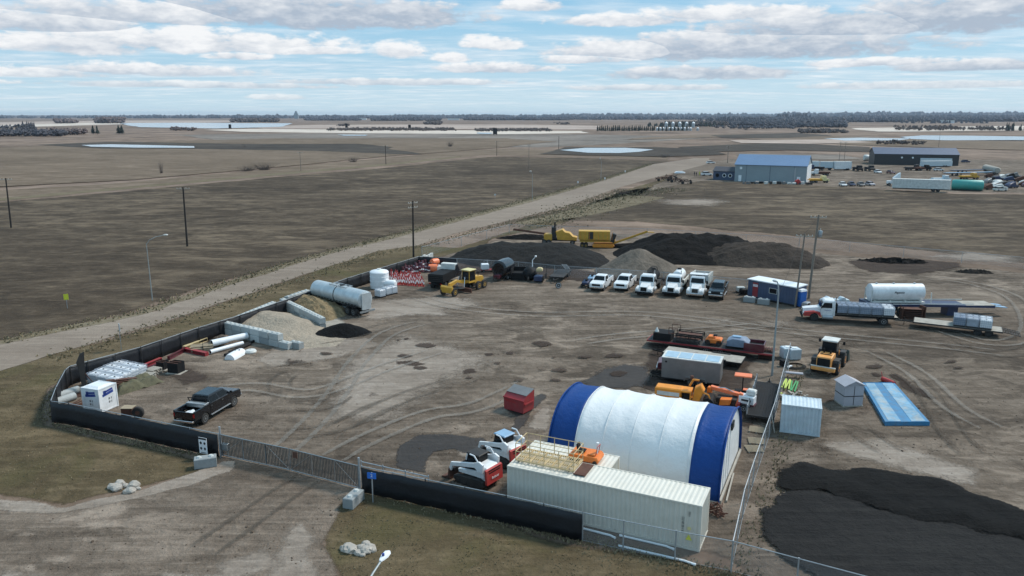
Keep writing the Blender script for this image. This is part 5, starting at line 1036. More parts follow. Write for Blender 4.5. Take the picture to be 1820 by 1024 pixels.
# skid steers
def skid(label,loc,rz,roof='dark_steel'):
    T=thing('track_loader',label,'skid steer',(*loc,0),rz)
    for s in (-1,1):
        t=[(-1.35,.35),(-1.05,.08),(.9,.05),(1.3,.3),(1.25,.5),(.6,.62),(-.9,.75),(-1.3,.62)]
        tr=MB().prism(t,s*.78-.2,s*.78+.2,.03).build('track','rubber',T)
        q=MB()
        for k in range(4): q.cyl((-.95+k*.6,s*.98,.27),(-.95+k*.6,s*1.0,.27),.15,n=10)
        q.build('rollers','dark_steel',tr)
        MB().prism([(-1.25,.85),(1.0,.72),(1.05,.95),(-.7,1.2),(-1.25,1.5)],s*.62-.1,s*.62+.1,.02).build('side_panel','white',T)
        arm=[(-1.3,1.9),(-.95,2.05),(-.5,1.85),(1.55,1.35),(1.7,.9),(1.55,.7),(1.4,1.12),(-.6,1.55),(-1.0,1.3),(-1.25,1.3)]
        MB().prism(arm,s*.84-.08,s*.84+.08,.02).build('lift_arm','white',T); MB().tube([(-.9,s*.84,1.9),(-.5,s*.84,2.35),(-.1,s*.8,2.35)],.05,n=6).build('arm_brace','white',T)
    MB().prism([(-1.4,.5),(-.5,.5),(-.5,1.65),(-1.3,1.6),(-1.5,1.4)],-.62,.62,.05).build('engine_bay','white',T)
    dr=MB().prism([(-1.62,.5),(-1.45,.5),(-1.4,1.55),(-1.55,1.5)],-.85,.85,.02).build('rear_door','red',T); 
    MB().box(-1.55,0,1.25,.04,1.2,.12).box(-1.56,0,1.45,.04,1.2,.06).build('louvres','black',dr); words('Bobcat',.26,'sign_white',T,(-1.64,0,.9),(R(90),0,R(-90)),'lettering',.006)
    MB().loft([[(-.5,-.5,.7),(.75,-.5,.5),(.75,.5,.5),(-.5,.5,.7)],[(-.6,-.48,2.1),(.35,-.48,2.15),(.35,.48,2.15),(-.6,.48,2.1)]]).build('cab','black',T)
    MB().box(-.12,0,2.2,1.1,1.08,.12,b=.04).build('cab_roof',roof,T)
    for s in (-1,1): MB().slab([(-.4,s*.49,1.3),(.5,s*.49,1.25),(.32,s*.48,2.0),(-.45,s*.48,2.0)],(0,s,0),.02).build('side_window','glass',T)
    MB().slab([(.7,-.42,.9),(.7,.42,.9),(.38,.4,2.05),(.38,-.4,2.05)],(1,0,.25),.02).build('front_window','glass',T)
    MB().prism([(1.6,.1),(1.62,.75),(1.75,.8),(1.8,.25),(2.35,.1),(2.4,.04)],-.95,.95,0).build('bucket','rust',T); MB().box(1.5,0,.75,.2,1.5,.2).build('coupler','black',T)
    return T
sz=heading((880,868),(828,846)); skid('white and red tracked skid steer nearest the long cream container',midp(G(812,846),G(884,866)),sz+.06); skid('white and red tracked skid steer behind the other one, with a pale blue cab roof',midp(G(868,808),G(922,832)),sz-.05,'light_blue')
# dumpster
dz=heading((926,742),(942,727)); dc=midp(G(893,730),G(926,742),G(942,727))
T=thing('dumpster','dark red front-load dumpster with a grey lid standing alone in the yard','dumpster',(dc[0]+.1,dc[1]+.5,0),heading((895,732),(926,741))); 
MB().prism([(-1.0,.15),(1.0,.15),(1.05,1.0),(1.05,1.25),(-1.05,1.25),(-1.05,1.0)],-.75,.75,.0).build('lower_bin','red_steel',T)
MB().loft([[(-1.05,-.75,1.25),(1.05,-.75,1.25),(1.05,.75,1.25),(-1.05,.75,1.25)],[(-1.05,-.35,1.55),(1.05,-.35,1.55),(1.05,.75,1.85),(-1.05,.75,1.85)]]).build('sloped_top','red_steel',T)
MB().slab([(-1.04,-.36,1.57),(1.04,-.36,1.57),(1.04,.76,1.87),(-1.04,.76,1.87)],(0,-.3,1),.05).build('lid','trailer_grey',T); MB().box(0,-.77,1.22,2.2,.06,.1).box(1.08,0,.9,.07,1.3,.14).box(-1.08,0,.9,.07,1.3,.14).build('fork_pockets','red_steel',T); words('FRONTLINE',.2,'ink_red',T,(-.3,-.757,.95),(R(90),0,0),'lettering',.004)
# small cabin-like things
wcx=midp(G(148,727),G(180,742),G(210,733)); wz=heading((182,744),(211,731))
T=thing('storage_box','tall white square box with blue logos inside the left fence corner','container',(wcx[0]-.45,wcx[1]+.95,0),wz); T.scale=(.8,.8,.86); MB().b2(-1.15,1.15,-1.15,1.15,.15,2.4).build('box_body','white',T)
q=MB()
for s in (-1,1):
    for r_ in (-1,1): q.box(s*1.13,r_*1.13,1.25,.12,.12,2.5)
for z in (.12,2.42): q.box(0,1.13,z,2.3,.1,.12).box(0,-1.13,z,2.3,.1,.12).box(1.13,0,z,.1,2.3,.12).box(-1.13,0,z,.1,2.3,.12)
q.build('frame','white',T); MB().loft([[(-1.1,-1.1,2.42),(1.1,-1.1,2.42),(1.1,1.1,2.42),(-1.1,1.1,2.42)],[(-.7,-.7,2.6),(.7,-.7,2.6),(.7,.7,2.6),(-.7,.7,2.6)]]).build('roof','white',T)
for (x,y,rz_) in ((0,-1.155,0),(-1.155,0,R(-90))):
    q=MB().box(0,0,0,1.4,.012,.26,ry=-.12).box(.1,0,.28,1.1,.012,.2,ry=-.12).box(-.4,0,.15,.35,.012,.45); o=q.build('blue_logo','ink_blue',T); o.location=(x,y,1.75); o.rotation_euler.z=rz_
    q=MB()
    for i in range(5):
        for j in range(5):
            if (i*j+i+j*3)%3: q.box(-.25+i*.11,0,-.25+j*.11,.08,.012,.08)
    o=q.build('grey_emblem','dark_steel',T); o.location=(x+(.2 if rz_==0 else 0),y,1.05); o.rotation_euler.z=rz_
of0,of1=G(1328,529),G(1413,546); oz=heading((1328,529),(1413,546)); oL=math.dist(of0,of1)
T=thing('site_office','dark blue office cabin with a red door and a white roof','cabin',(*of0,0),oz); MB().b2(0,oL,0,2.6,.3,2.55).build('wall','office_blue',T)
MB().prism([(-.1,2.55),(oL+.1,2.55),(oL+.1,2.68),(-.1,2.68)],-.12,2.72,.0).build('roof','poly',T); MB().b2(.1,oL-.1,.1,2.5,.05,.3).build('skirting','dark_steel',T)
D=MB().b2(.75,1.55,-.03,0,.35,2.3).build('door','red_steel',T); MB().b2(.8,1.5,-.05,-.03,1.75,2.05).build('door_sign','sign_white',D); words('OFFICE',.2,'ink_red',T,(1.15,-.055,1.9),(R(90),0,0),'lettering'); 
Wn=MB().b2(3.2,4.4,-.03,0,1.2,1.95).build('window','off_white',T); MB().b2(3.27,4.33,-.045,-.03,1.26,1.9).build('pane','glass',Wn); q=MB()
for k in range(16): q.b2(.3+k*(oL-.4)/16,.33+k*(oL-.4)/16,-.012,0,.3,2.5)
q.build('cladding_joints','navy',T); MB().box(1.15,-.5,.15,1.1,.9,.1).box(1.15,-.9,.06,1.,.3,.1).build('steps','galv',T)
T=thing('portable_toilet','bright blue portable toilet with a white roof at the right end of the office cabin','toilet',(*G(1421,544),0),oz-.2,sc=1.)
MB().box(0,0,1.05,1.1,1.1,2.0,b=.06).build('cabin','toilet_blue',T); MB().loft([[(-.58,-.58,2.05),(.58,-.58,2.05),(.58,.58,2.05),(-.58,.58,2.05)],[(-.5,-.5,2.3),(.5,-.5,2.3),(.5,.5,2.3),(-.5,.5,2.3)]]).build('roof','poly',T); D=MB().b2(-.38,.38,-.57,-.55,.15,1.9).build('door','toilet_blue',T); MB().box(.28,-.6,1.1,.1,.04,.06).build('handle','black',D)
T=thing('garden_shed','small pale grey plastic shed with a gabled roof and a strap round it','shed',(*midp(G(1493,712),G(1503,724),G(1529,723)),0),heading((1503,724),(1530,723))); T.location.y+=.35; T.location.x+=.1
MB().b2(-.85,.85,-.8,.8,.1,1.95).build('wall','shed_grey',T); MB().prism([(-.98,1.9),(0,2.35),(.98,1.9),(.95,1.84),(0,2.26),(-.95,1.84)],-.92,.92).build('roof','shed_grey',T); MB().prism([(-.85,1.9),(.85,1.9),(0,2.28)],-.8,.8).build('gable','shed_grey',T); MB().box(0,0,.95,1.74,1.64,.06).build('strap','black',T); MB().box(0,0,.06,1.8,1.7,.1).build('base','weathered_wood',T); MB().b2(-.02,.02,-.815,-.80,.15,1.85).build('door_gap','black',T)
q0,q1,q2,q3=G(1532,686),G(1573,757),G(1652,757),G(1589,686)
T=thing('vehicle_ramp','faded blue steel deck lying at the edge of the dirt, right of the small shed','ramp',(*q1,0),math.atan2(q2[1]-q1[1],q2[0]-q1[0])); wd=math.dist(q1,q2); ln=(math.dist(q0,q1)+math.dist(q2,q3))/2; cs=math.cos(T.rotation_euler.z); sn=math.sin(T.rotation_euler.z)
def lo(p): x,y=p[0]-q1[0],p[1]-q1[1]; return (x*cs+y*sn,-x*sn+y*cs)
a,b,c,dd=lo(q1),lo(q2),lo(q3),lo(q0)
MB().loft([[(p[0],p[1],z) for p in (a,b,c,dd)] for z in (.0,.32)]).build('deck_frame','ramp_blue',T)
def blend(u,v): return tuple((a[i]*(1-u)+b[i]*u)*(1-v)+(dd[i]*(1-u)+c[i]*u)*v for i in (0,1))
mat('worn_blue',(.16,.33,.46),.6,grime=1.,gcol=(.46,.43,.36),gs=1.1,var=.3)
for u0,u1 in ((.08,.36),(.60,.92)):
    MB().loft([[(*blend(u,v),z) for u,v in ((u0,.02),(u1,.02),(u1,.98),(u0,.98))] for z in (.32,.34)]).build('wheel_path','worn_blue',T)
q=MB()
for v in (.005,.995): p=blend(.01,v); r_=blend(.99,v); q.cyl((*p,.335),(*r_,.335),.04,n=4)
q.build('end_bars','ramp_blue',T)
# ================================================================ the rest of the yard
ta,tb=G(562,512,2.1),G(650,533,2.1); tz=math.atan2(ta[1]-tb[1],ta[0]-tb[0]); tm=midp(ta,tb); tL=math.dist(ta,tb)
T=thing('tanker_trailer','long silver tanker trailer parked behind the farther block bay','trailer',(*tm,0),tz); h=tL/2
lathe_x([(.05,-h),(.9,-h+.02),(1.12,-h+.12),(1.15,-h*.05),(1.12,h-.3),(.85,h-.08),(.05,h)],0,2.1,30).build('tank','silver_tank',T,True)
q=MB()
for x in (-.05,.0): q.lathe([(1.17,x-.04),(1.19,x),(1.17,x+.04)],(0,0,2.1),'X',30)
q.build('band','dark_steel',T,True)
q=MB()
for k in range(15): q.box(-h+.8+k*(tL-1.6)/14,1.05,1.45,.22,.06,.1,rz=0).box(-h+.8+k*(tL-1.6)/14,-1.05,1.45,.22,.06,.1)
q.build('rivet_strip','dark_steel',T)
q=MB()
for s in (-1,1): q.box(-.2,s*.55,3.27,3.2,.08,.1)
for x in (-1.8,-.9,.5,1.4): q.box(x,0,3.27,.1,1.2,.1)
q.build('catwalk','galv',T); MB().cyl((-.6,0,3.15),(-.6,0,3.38),.32,n=14).build('manhole','black',T)
MB().box(0,0,.88,tL-.6,.9,.22).build('chassis','black',T); MB().prism([(-h-.02,.9),(-h-.15,.9),(-h-.2,3.),(-h-.05,3.)],-.7,.7,.05).build('rear_cabinet','silver_tank',T); MB().box(-h-.25,0,.7,.15,2.3,.22).build('bumper','steel',T)
for x in (-h+1.2,-h+2.4):
    for s in (-1,1): wheel(T,x,s*.85,.5,.26,'steel',True)
MB().box(-h+1.8,1.1,1.25,2.6,.5,.06).box(-h+1.8,-1.1,1.25,2.6,.5,.06).build('mudguards','black',T)
def tote_at(px,py,rz,l,fill='poly',grp=None,src=None):
    return dup(tote,(*G(px,py),0),rz,l,grp)
for px,py,l in ((676,528,'white caged tote beside the silver tanker, nearest the tanker'),(688,524,'white caged tote in the middle of the three by the silver tanker'),(697,522,'white caged tote at the right of the three by the silver tanker')):
    o=tote_at(px,py,tz,l); del o['group']
T=thing('poly_tank','tall upright white plastic tank against the black fence, left of the red delineators','tank',(*G(675,511),0),0); MB().lathe([(1.35,0),(1.35,2.35),(1.2,2.5),(.3,2.72),(.05,2.72)],n=28).build('tank_shell','poly',T,True); MB().cyl((0,0,2.7),(0,0,2.82),.3,n=14).build('lid','off_white',T)
q=MB(); [q.lathe([(1.36,z-.03),(1.39,z),(1.36,z+.03)],n=28) for z in (.5,1.1,1.7,2.25)]; q.build('bands','poly',T,True)
T=thing('leg_tank','smaller white plastic tank lying on its side in front of the tall upright tank','tank',(*G(692,513),0),-.3); lathe_x([(.05,-1.1),(.45,-1.05),(.6,-.85),(.6,.85),(.45,1.05),(.05,1.1)],0,.72,20).build('tank_shell','poly',T,True); MB().box(0,0,.1,1.9,.8,.2).build('cradle','black',T)
# red and white traffic delineators, drums
T0=None; r3=random.Random(8)
for j in range(7):
    for i in range(15):
        px=686+i*4.2+j*1.3+r3.uniform(-1,1); py=492+j*2.3+i*.25+r3.uniform(-.8,.8)
        if px<700 and py>502: continue
        l='red and white striped traffic delineator in the dense cluster right of the tall white tank'
        if T0 is None:
            T0=thing('traffic_delineator',l,'delineator',(*G(px,py),0),0,'delineators right of the tall white tank'); MB().lathe([(.2,0),(.2,.06),(.1,.1),(.075,1.05),(.05,1.15),(.01,1.18)],n=8).build('tube','red',T0,True); MB().lathe([(.108,.45),(.09,.85)],n=8,cap=False).build('reflective_band','sign_white',T0); MB().cyl((0,0,1.12),(0,0,1.28),.035,n=6).build('handle','red',T0)
            KIDS.clear(); copy_tree(T0)  if False else None
        else:
            c=dup(T0,(*G(px,py),0),0,l); c.rotation_euler=(r3.uniform(-.08,.08),r3.uniform(-.08,.08),r3.uniform(0,3)); c.scale=(1,1,r3.uniform(.8,1.05))
D0=None
for j in range(4):
    for i in range(13):
        px=716+i*5.2+r3.uniform(-1.5,1.5); py=480.5-i*.75+j*3.2+r3.uniform(-1,1)
        if i<3 and j>2: continue
        g=G(px,py); z=r3.choice([0,0,.35]); l='dark red and white traffic drum in the stacked cluster in the back-left fence corner'
        if D0 is None: D0=thing('traffic_drum',l,'traffic drum',(*g,0),0,'traffic drums in the back-left corner'); MB().lathe([(.33,0),(.33,.08),(.27,.1),(.22,.9),(.2,.95),(.01,.96)],n=10).build('drum_body','maroon',D0,True); MB().lathe([(.262,.3),(.252,.48)],n=10,cap=False).build('reflective_band','sign_white',D0)
        else: c=dup(D0,(*g,z),0,l); c.rotation_euler=(r3.uniform(-.3,.3),r3.uniform(-.3,.3),0); c.scale=(1,1,r3.uniform(.9,1.2))
B0=None
for i in range(14):
    px=712+i*4.2; py=481-i*1.35; l='pale plastic road barrier leaning in the row along the inside of the back-left fence'
    if B0 is None: B0=thing('plastic_barrier',l,'barrier',(*G(px,py),0),.9,'pale barriers along the back-left fence'); MB().prism([(-.5,0),(.5,0),(.42,.35),(.4,1.1),(-.4,1.1),(-.42,.35)],-.12,.12,.03).build('barrier_body','off_white',B0); MB().box(0,0,.08,.9,.5,.1).build('feet','dark_steel',B0)
    else: c=dup(B0,(*G(px,py),.1+r3.uniform(0,.2)),.9+r3.uniform(-.5,.5),l)
for k,(px,py,z,s,l) in enumerate(((770,483,0,1.,'bright red-orange bundle of rolled snow fencing, lower right of the drum cluster'),(773,480,.8,.9,'bright red-orange bundle on top of the rolled fencing by the drums'),(766,482,.2,.7,'small faded pink-red bundle leaning left of the bright red rolls'))):
    T=thing('fence_roll',l,'roll',(*G(px,py),z),k*.8,sc=s); MB().lathe([(.1,-.7),(.6,-.68),(.64,0),(.58,.68),(.1,.7)],(0,0,.6),'X',14).build('rolled_mesh','coral' if k<2 else 'red',T,True); MB().cyl((-.75,0,.6),(.75,0,.6),.08,n=8).build('core','off_white',T)
for k,(px,py,l) in enumerate(((783,483,'pale sack of material right of the red rolls'),(790,481,'white bag on a stand behind the black dump truck'),(797,483,'pale bundle behind the right of the black dump truck'))):
    T=thing('bulk_bag',l,'bag',(*G(px,py),0),k); MB().box(0,0,.55,1.,1.,1.,b=.18).build('bag_body','off_white',T,True); MB().tube([(-.3,-.3,1.),(-.2,0,1.25),(-.3,.3,1.)],.03).build('lifting_loop','poly',T)
# black machines in front of the long fence
T=thing('tar_trailer','black round-bodied tank trailer with a red front, right of the yellow grader','trailer',(*G(893,500),0),R(-112)); T.location.y+=2
lathe_x([(.3,-2.4),(1.15,-2.2),(1.25,-1.),(1.25,1.4),(.95,1.6),(.9,1.55),(.1,1.5)],0,1.75,20).build('round_body','black_paint',T,True)
MB().box(2.,0,.7,.8,1.,.6,b=.05).build('front_box','maroon',T); MB().box(0,0,.5,4.6,1.,.2).box(2.8,0,.6,1.6,.14,.14).build('frame','black',T)
for x in (-1.2,-.3,.6):
    for s in (-1,1): wheel(T,x,s*1.05,.4,.24,'poly')
T=thing('water_cube','white plastic cube on a red cart frame behind the grader','tank',(*G(862,484),0),.2); MB().box(0,0,.95,1.2,1.,.9,b=.08).build('tank','poly',T); MB().box(.6,0,.42,2.6,.9,.1).build('cart_frame','red_steel',T)
for x in (-.3,1.4):
    for s in (-1,1): wheel(T,x,s*.5,.25,.15,'steel')
T=thing('steel_box','plain black open-fronted steel box between the round black trailer and the tarpaulined machine','bin',(*G(925,498),0),R(-100)); T.location.y+=.8; MB().b2(-1.2,1.2,-1.3,1.3,0,.08).b2(-1.2,1.2,-1.3,-1.2,.08,1.7).b2(-1.2,1.2,1.2,1.3,.08,1.7).b2(-1.2,-1.1,-1.2,1.2,.08,1.7).build('walls','black',T); MB().b2(-1.15,.9,-1.15,1.15,.08,1.1).build('contents','black',T)
T=thing('crack_sealer','black tarpaulin-wrapped machine with a tan seat and a raised white boom','machine',(*G(948,500),0),R(-100)); T.location.y+=.6
bm=bmesh.new(); bmesh.ops.create_icosphere(bm,subdivisions=3,radius=1)
for v in bm.verts: k=1+.18*mnoise.noise(v.co*2.3); v.co=Vector((v.co.x*1.3*k,v.co.y*1.1*k-1.3*0,max(0,.9+v.co.z*1.1*k)))
me=bpy.data.meshes.new('tarpaulin'); bm.to_mesh(me); bm.free(); me.materials.append(M['black']); me.polygons.foreach_set('use_smooth',[True]*len(me.polygons)); o=bpy.data.objects.new('tarpaulin',me); COL.objects.link(o); o.parent=T; o.location=(-.4,.3*-2,0)
MB().box(.3,1.0,1.75,.9,.9,.7,b=.2).build('seat_cover','tan_fabric',T,True); q=MB().tube([(-.9,-.3,1.7),(-1.1,-.3,2.9),(-.8,.1,3.4),(-.4,.3,3.6)],.07,n=8).box(-.4,.3,3.65,.5,.25,.16); q.build('boom','poly',T); MB().box(.9,.9,.6,1.4,1.2,.8,b=.08).build('engine_box','navy',T)
for x in (-.4,1.0):
    for s in (-.6,1.5): wheel(T,x,s,.38,.22,'steel')
MB().box(-.2,2.,1.2,.06,.05,2.5).box(.8,2.,1.0,2.0,.05,.7).build('tail_frame','black',T)
fz=heading((1015,484),(988,508)); 
T=flat_trailer('gooseneck_trailer','dark grey trailer with raised ramps, right of the tarpaulined machine',midp(G(970,500),G(1022,488)),fz,6.,2.1,.75,'dark_steel','dark_steel',(-.28,-.12),.38,1.3,0,wy=1.05)
for s in (-1,1):
    q=MB()
    for k in range(6): q.box(-2.4+k*.5-.0,s*.55,1.0+k*.22-.0,.06,.7,.05)
    q.box(-1.1,s*.9,1.55,2.9,.06,.1,ry=-.42).box(-1.1,s*.2,1.55,2.9,.06,.1,ry=-.42); q.build('raised_ramp','galv' if s>0 else 'dark_steel',T)
T2=thing('spare_wheel','white-rimmed wheel leaning at the front of the dark ramp trailer','wheel',(*G(992,512),0),.15); wheel(T2,0,-.2,.45,.25,'poly',hub=.78,name='tyre')
for k,(px,py,m,l) in enumerate(((1042,510,'navy','dark navy quad bike between the ramp trailer and the first white pickup'),(1052,502,'light_blue','pale blue small machine behind the navy quad bike, left of the white pickup'))):
    T=thing('quad_bike',l,'quad bike',(*G(px,py),0),R(-110)); MB().prism([(-.9,.5),(.9,.5),(1.0,.8),(.6,1.0),(.1,.85),(-.4,1.05),(-.95,.95)],-.45,.45,.1).build('body',m,T,True); MB().tube([(.4,-.4,1.25),(.4,.4,1.25)],.03).cyl((.45,0,.9),(.4,0,1.25),.03).build('handlebar','black',T); MB().box(-.3,0,1.02,.8,.35,.14,b=.04).build('seat','black',T)
    for x in (-.7,.7):
        for s in (-.5,.5): wheel(T,x,s,.3,.24,'steel')
# ---- yellow sprayer, orange trencher, canopy machine, generator between shelter and grey trailer
T=thing('road_sweeper','amber yellow machine with a long ribbed hood behind the white part of the fabric shelter','machine',(*G(1222,722),0),heading((1170,710),(1260,722))); T.location.y+=.5
MB().box(-1.5,-.1,1.0,2.3,1.2,.95,b=.1).build('hood','amber',T); MB().box(-1.5,-.72,1.0,1.9,.03,.35).build('hood_stripe','off_white',T)
q=MB()
for x,z0_ in ((.0,1.),): q.box(x,-.1,1.35,.9,1.3,.12).box(x,-.1,.55,.9,1.3,.12).box(x-.4,.45,.95,.1,.1,.9).box(x+.4,.45,.95,.1,.1,.9).box(x-.4,-.65,.95,.1,.1,.9).box(x+.4,-.65,.95,.1,.1,.9)
q.build('operator_frame','amber',T); MB().box(0,-.1,.95,.6,.9,.6).build('engine','black',T)
MB().prism([(.5,.5),(1.1,.4),(1.5,1.5),(1.2,2.0),(.7,1.7)],-.5,.4,.1).build('hopper','amber',T); MB().tube([(.2,0,1.7),(.5,0,2.3),(1.,0,2.3)],.09,n=8).build('duct','amber',T); MB().lathe([(.03,0),(.14,.04),(.15,.35),(.05,.4)],(.35,.2,2.2),n=10).build('beacon','rust',T)
q=MB().lathe([(.48,-.8),(.52,0),(.48,.8)],(1.9,.0,.55),'Y',16); q.build('brush_drum','black',T); MB().tube([(1.2,-.3,1.4),(1.9,-.6,1.3),(2.3,-.6,.3)],.07,n=6).build('lift_arm','amber',T)
for x in (-2.1,-.6):
    for s in (-.75,.55): wheel(T,x,s,.36,.24,'steel')
T=thing('trencher','orange-red trenching machine with folded digging boom beside the end of the shelter','machine',(*G(1290,724),0),heading((1262,712),(1322,722))); T.location.y+=.2
MB().prism([(-1.5,1.2),(1.1,.95),(1.15,1.2),(-1.4,1.5)],.35,.75,.04).build('upper_boom','coral',T); MB().box(-1.5,.5,.9,.35,.5,1.0,b=.06).build('pivot','orange',T)
MB().prism([(-.4,.3),(.5,.5),(.6,1.0),(-.3,.9)],-.9,-.2,.05).build('bucket','orange',T); MB().box(.2,.1,.6,1.9,.9,.5,b=.06).build('engine_body','dark_steel',T)
MB().prism([(.9,.4),(1.25,.2),(1.5,1.5),(1.2,1.6)],-.45,-.1,.04).build('dipper','coral',T); MB().prism([(1.0,-.0),(1.3,.0),(1.35,.8),(1.1,.8)],-.9,-.5,.02).build('digging_leg','red',T)
MB().tube([(-1.2,.5,1.35),(-.2,.5,1.5),(1.,.4,1.1)],.05,n=6).build('hydraulic_ram','chrome',T)
for x,s in ((-1.4,.9),(-1.4,-.1),(.9,.9),(.9,-.2)): wheel(T,x,s,.36,.24,'rust')
T=thing('canopy_tractor','small machine under a flat coral-orange canopy on one post, left of the drop-deck trailer','machine',(*G(1318,712),0),heading((1300,700),(1334,704)));
MB().box(0,0,2.35,1.45,.95,.12,b=.04).build('canopy','coral',T); MB().cyl((0,.1,.7),(0,.1,2.3),.05,n=8).build('canopy_post','black',T); MB().box(0,0,.7,1.3,.8,.5,b=.08).build('body','black',T); MB().box(.25,0,1.05,.4,.5,.1,b=.03).build('seat','coral',T)
for x in (-.5,.5):
    for s in (-.5,.5): wheel(T,x,s,.32,.2,'steel')
T=thing('generator','white generator cabinet on a two-wheeled cart, right of the orange trencher','generator',(*G(1327,730),0),heading((1313,722),(1337,727))); MB().box(0,0,1.05,1.25,.85,.65,b=.03).build('cabinet','poly',T); MB().box(.25,.2,1.65,.75,.6,.5,b=.1).build('top_tank','off_white',T,True); MB().box(0,-.43,1.05,.8,.02,.16).build('nameplate','dark_steel',T); MB().box(0,0,.55,1.4,.9,.35).build('base','maroon',T)
for s in (-1,1): wheel(T,-.1,s*.55,.36,.18,'galv')
MB().box(1.0,0,.5,.8,.08,.08).build('tongue','black',T)
ha=heading((1345,740),(1368,655)); 
T=flat_trailer('drop_deck_trailer','dark planked trailer with low side rails standing parallel to the end-on chain-link fence',midp(G(1332,762),G(1374,760),G(1366,655)),ha,8.5,2.0,.6,'black','dark_steel',(-.05,.06),.36,1.2,0,wy=1.)
q=MB()
for s in (-1,1):
    for k in range(6): q.box(-4.1+k*1.64,s*1.05,.95,.1,.1,.9)
    q.box(0,s*1.07,1.1,8.4,.03,.3)
q.build('side_rails','galv',T)
for k,(px,py,l) in enumerate(((1345,766,'wooden pallet lying under the tail of the dark planked trailer, upper one'),(1344,786,'wooden pallet on the ground between the shelter and the end-on fence'),(1340,800,'broken wooden pallet nearest the camera beside the end-on fence'))):
    T=thing('wood_pallet',l,'pallet',(*G(px,py),.0),ha+k*.2); q=MB()
    for i in range(7): q.box(-.5+i*.17,0,.13,.1,1.2,.02)
    q.build('slats','wood',T); q=MB(); [q.box(0,y,.06,1.1,.09,.1) for y in (-.5,0,.5)]; q.build('bearers','weathered_wood',T)
# right of the fence
for px,py,l in ((1398,636,'grey-white squat tank nearest the fence post by the wheel loader'),(1410,638,'grey-white squat tank on the right of the pair by the wheel loader')):
    T=thing('square_tank',l,'tank',(*G(px,py),0),.1); MB().box(0,0,.6,1.15,1.,1.15,b=.08).build('tank','container_pale',T); MB().cyl((0,0,1.17),(0,0,1.24),.28,n=14).build('lid','poly',T)
T=thing('hose_coil','looped black hose and pump fittings on the ground below the two squat tanks','hose',(*G(1412,652),0),.3); q=MB()
for k in range(3): rr=1.15-.12*k; q.tube([(math.cos(a*PI/12)*rr,math.sin(a*PI/12)*rr*.8,.06+.05*k) for a in range(25)],.045,n=6)
q.build('hose','rubber',T); MB().box(-.9,.5,.35,.7,.5,.6,b=.05).build('pump','black',T); MB().box(-.8,-.3,.2,.7,.2,.14,rz=.4).build('fitting','poly',T)
T=thing('pipe_bundle','bundle of green and pale yellow lengths lying beside the end-on fence below the grey plank','bundle',(*G(1405,688),0),heading((1402,700),(1412,672))); q=MB(); [q.box(0,-.5+i*.22,.12+.05*(i%2),2.9,.12,.1,rz=.06*math.sin(i*4)) for i in range(3)]; q.build('green_lengths','green',T); q=MB(); [q.box(.05,.1+i*.17,.2+.06*(i%2),2.6,.12,.1,rz=.05*math.cos(i*3)) for i in range(4)]; q.build('yellow_lengths','lime',T)
T=thing('plank','pale grey padded plank lying across the top of the green and yellow bundle','plank',(*G(1410,671),.35),-.3); MB().box(0,0,.1,1.7,.4,.16,b=.05).build('board','shed_grey',T); MB().cyl((-.5,.2,.2),(-.5,.2,1.),.03,n=6).build('upright','off_white',T)
T=thing('debris_heap','scatter of yellow, grey and brown scrap beside the fence above the pale container','scrap',(*G(1400,706),0),0); q=MB(); r2=random.Random(3)
for k in range(26): q.box(r2.uniform(-1.6,1.8),r2.uniform(-.7,.7),r2.uniform(.03,.3),r2.uniform(.15,.5),r2.uniform(.06,.25),r2.uniform(.05,.2),rz=r2.uniform(0,3),ry=r2.uniform(-.4,.4))
q.build('pieces','weathered_wood',T); q=MB(); [q.box(r2.uniform(-1.6,-.5),r2.uniform(-.3,.7),.2,.4,.3,.2,rz=k) for k in range(4)]; q.build('yellow_pieces','lime',T)
T=thing('curved_panel','pale curved panel leaning against the end-on fence beside the pale container','panel',(*G(1376,762),0),R(70)); MB().loft([[(x,y+.05*math.sin(x*2),z) for y,z in ((-.03,0),(.03,0),(.28,1.1),(.22,1.1))] for x in (-.9,-.5,0,.5,.9)]).build('panel','weathered_wood',T,True); MB().box(0,.06,.35,1.9,.05,.05).build('rib','weathered_wood',T)
T=thing('red_pipe','short red canister lying on the dirt above the faded blue deck','canister',(*G(1578,682),0),1.9); MB().lathe([(.04,-.75),(.22,-.7),(.24,.0),(.22,.7),(.04,.75)],(0,0,.24),'X',12).build('shell','red',T,True); MB().cyl((.7,0,.3),(.9,0,.9),.03,n=6).build('handle','red',T)
T=thing('burner_rack','rust-red steel frame stack standing below the navy trailer, right of the truck tail','rack',(*G(1618,567),0),-.2); q=MB()
for k in range(6): q.box(0,0,.15+k*.24,2.4,1.2,.06)
for x in (-1.1,1.1): q.box(x,.5,.8,.1,.1,1.6).box(x,-.5,.8,.1,.1,1.6)
q.build('frame','rust',T); MB().box(1.3,.1,.9,.1,1.2,1.6,rz=.3).build('end_panel','rust',T)
T=thing('pale_heap','pale green-grey heap of sacks just beyond the cab of the red-fronted truck','sacks',(*G(1484,540),0),0)
for i in range(6): MB().lathe([(.05,-.6),(.35,-.5),(.4,0),(.35,.5),(.05,.6)],(-1.6+i*.62,.1*(i%2),.3+.3*(i%3==1)),'Y',10).build('sack','container_pale',T,True)
for k,(px,py,m,l) in enumerate(((1316,520,'off_white','pale wrapped bundle against the fence left of the office cabin'),(1322,524,'black','small black machine at the left wall of the office cabin'),(1432,548,'steel','grey meter cabinets on a frame between portable toilet and truck cab'))):
    T=thing('utility_box',l,'box',(*G(px,py),0),.4*k); MB().box(0,0,.5,1.1,.7,.7,b=.08).build('box_body',m,T); MB().box(0,-.36,.5,.5,.03,.4).build('panel','dark_steel',T); MB().box(0,0,.08,1.2,.8,.14).build('base','dark_steel',T)
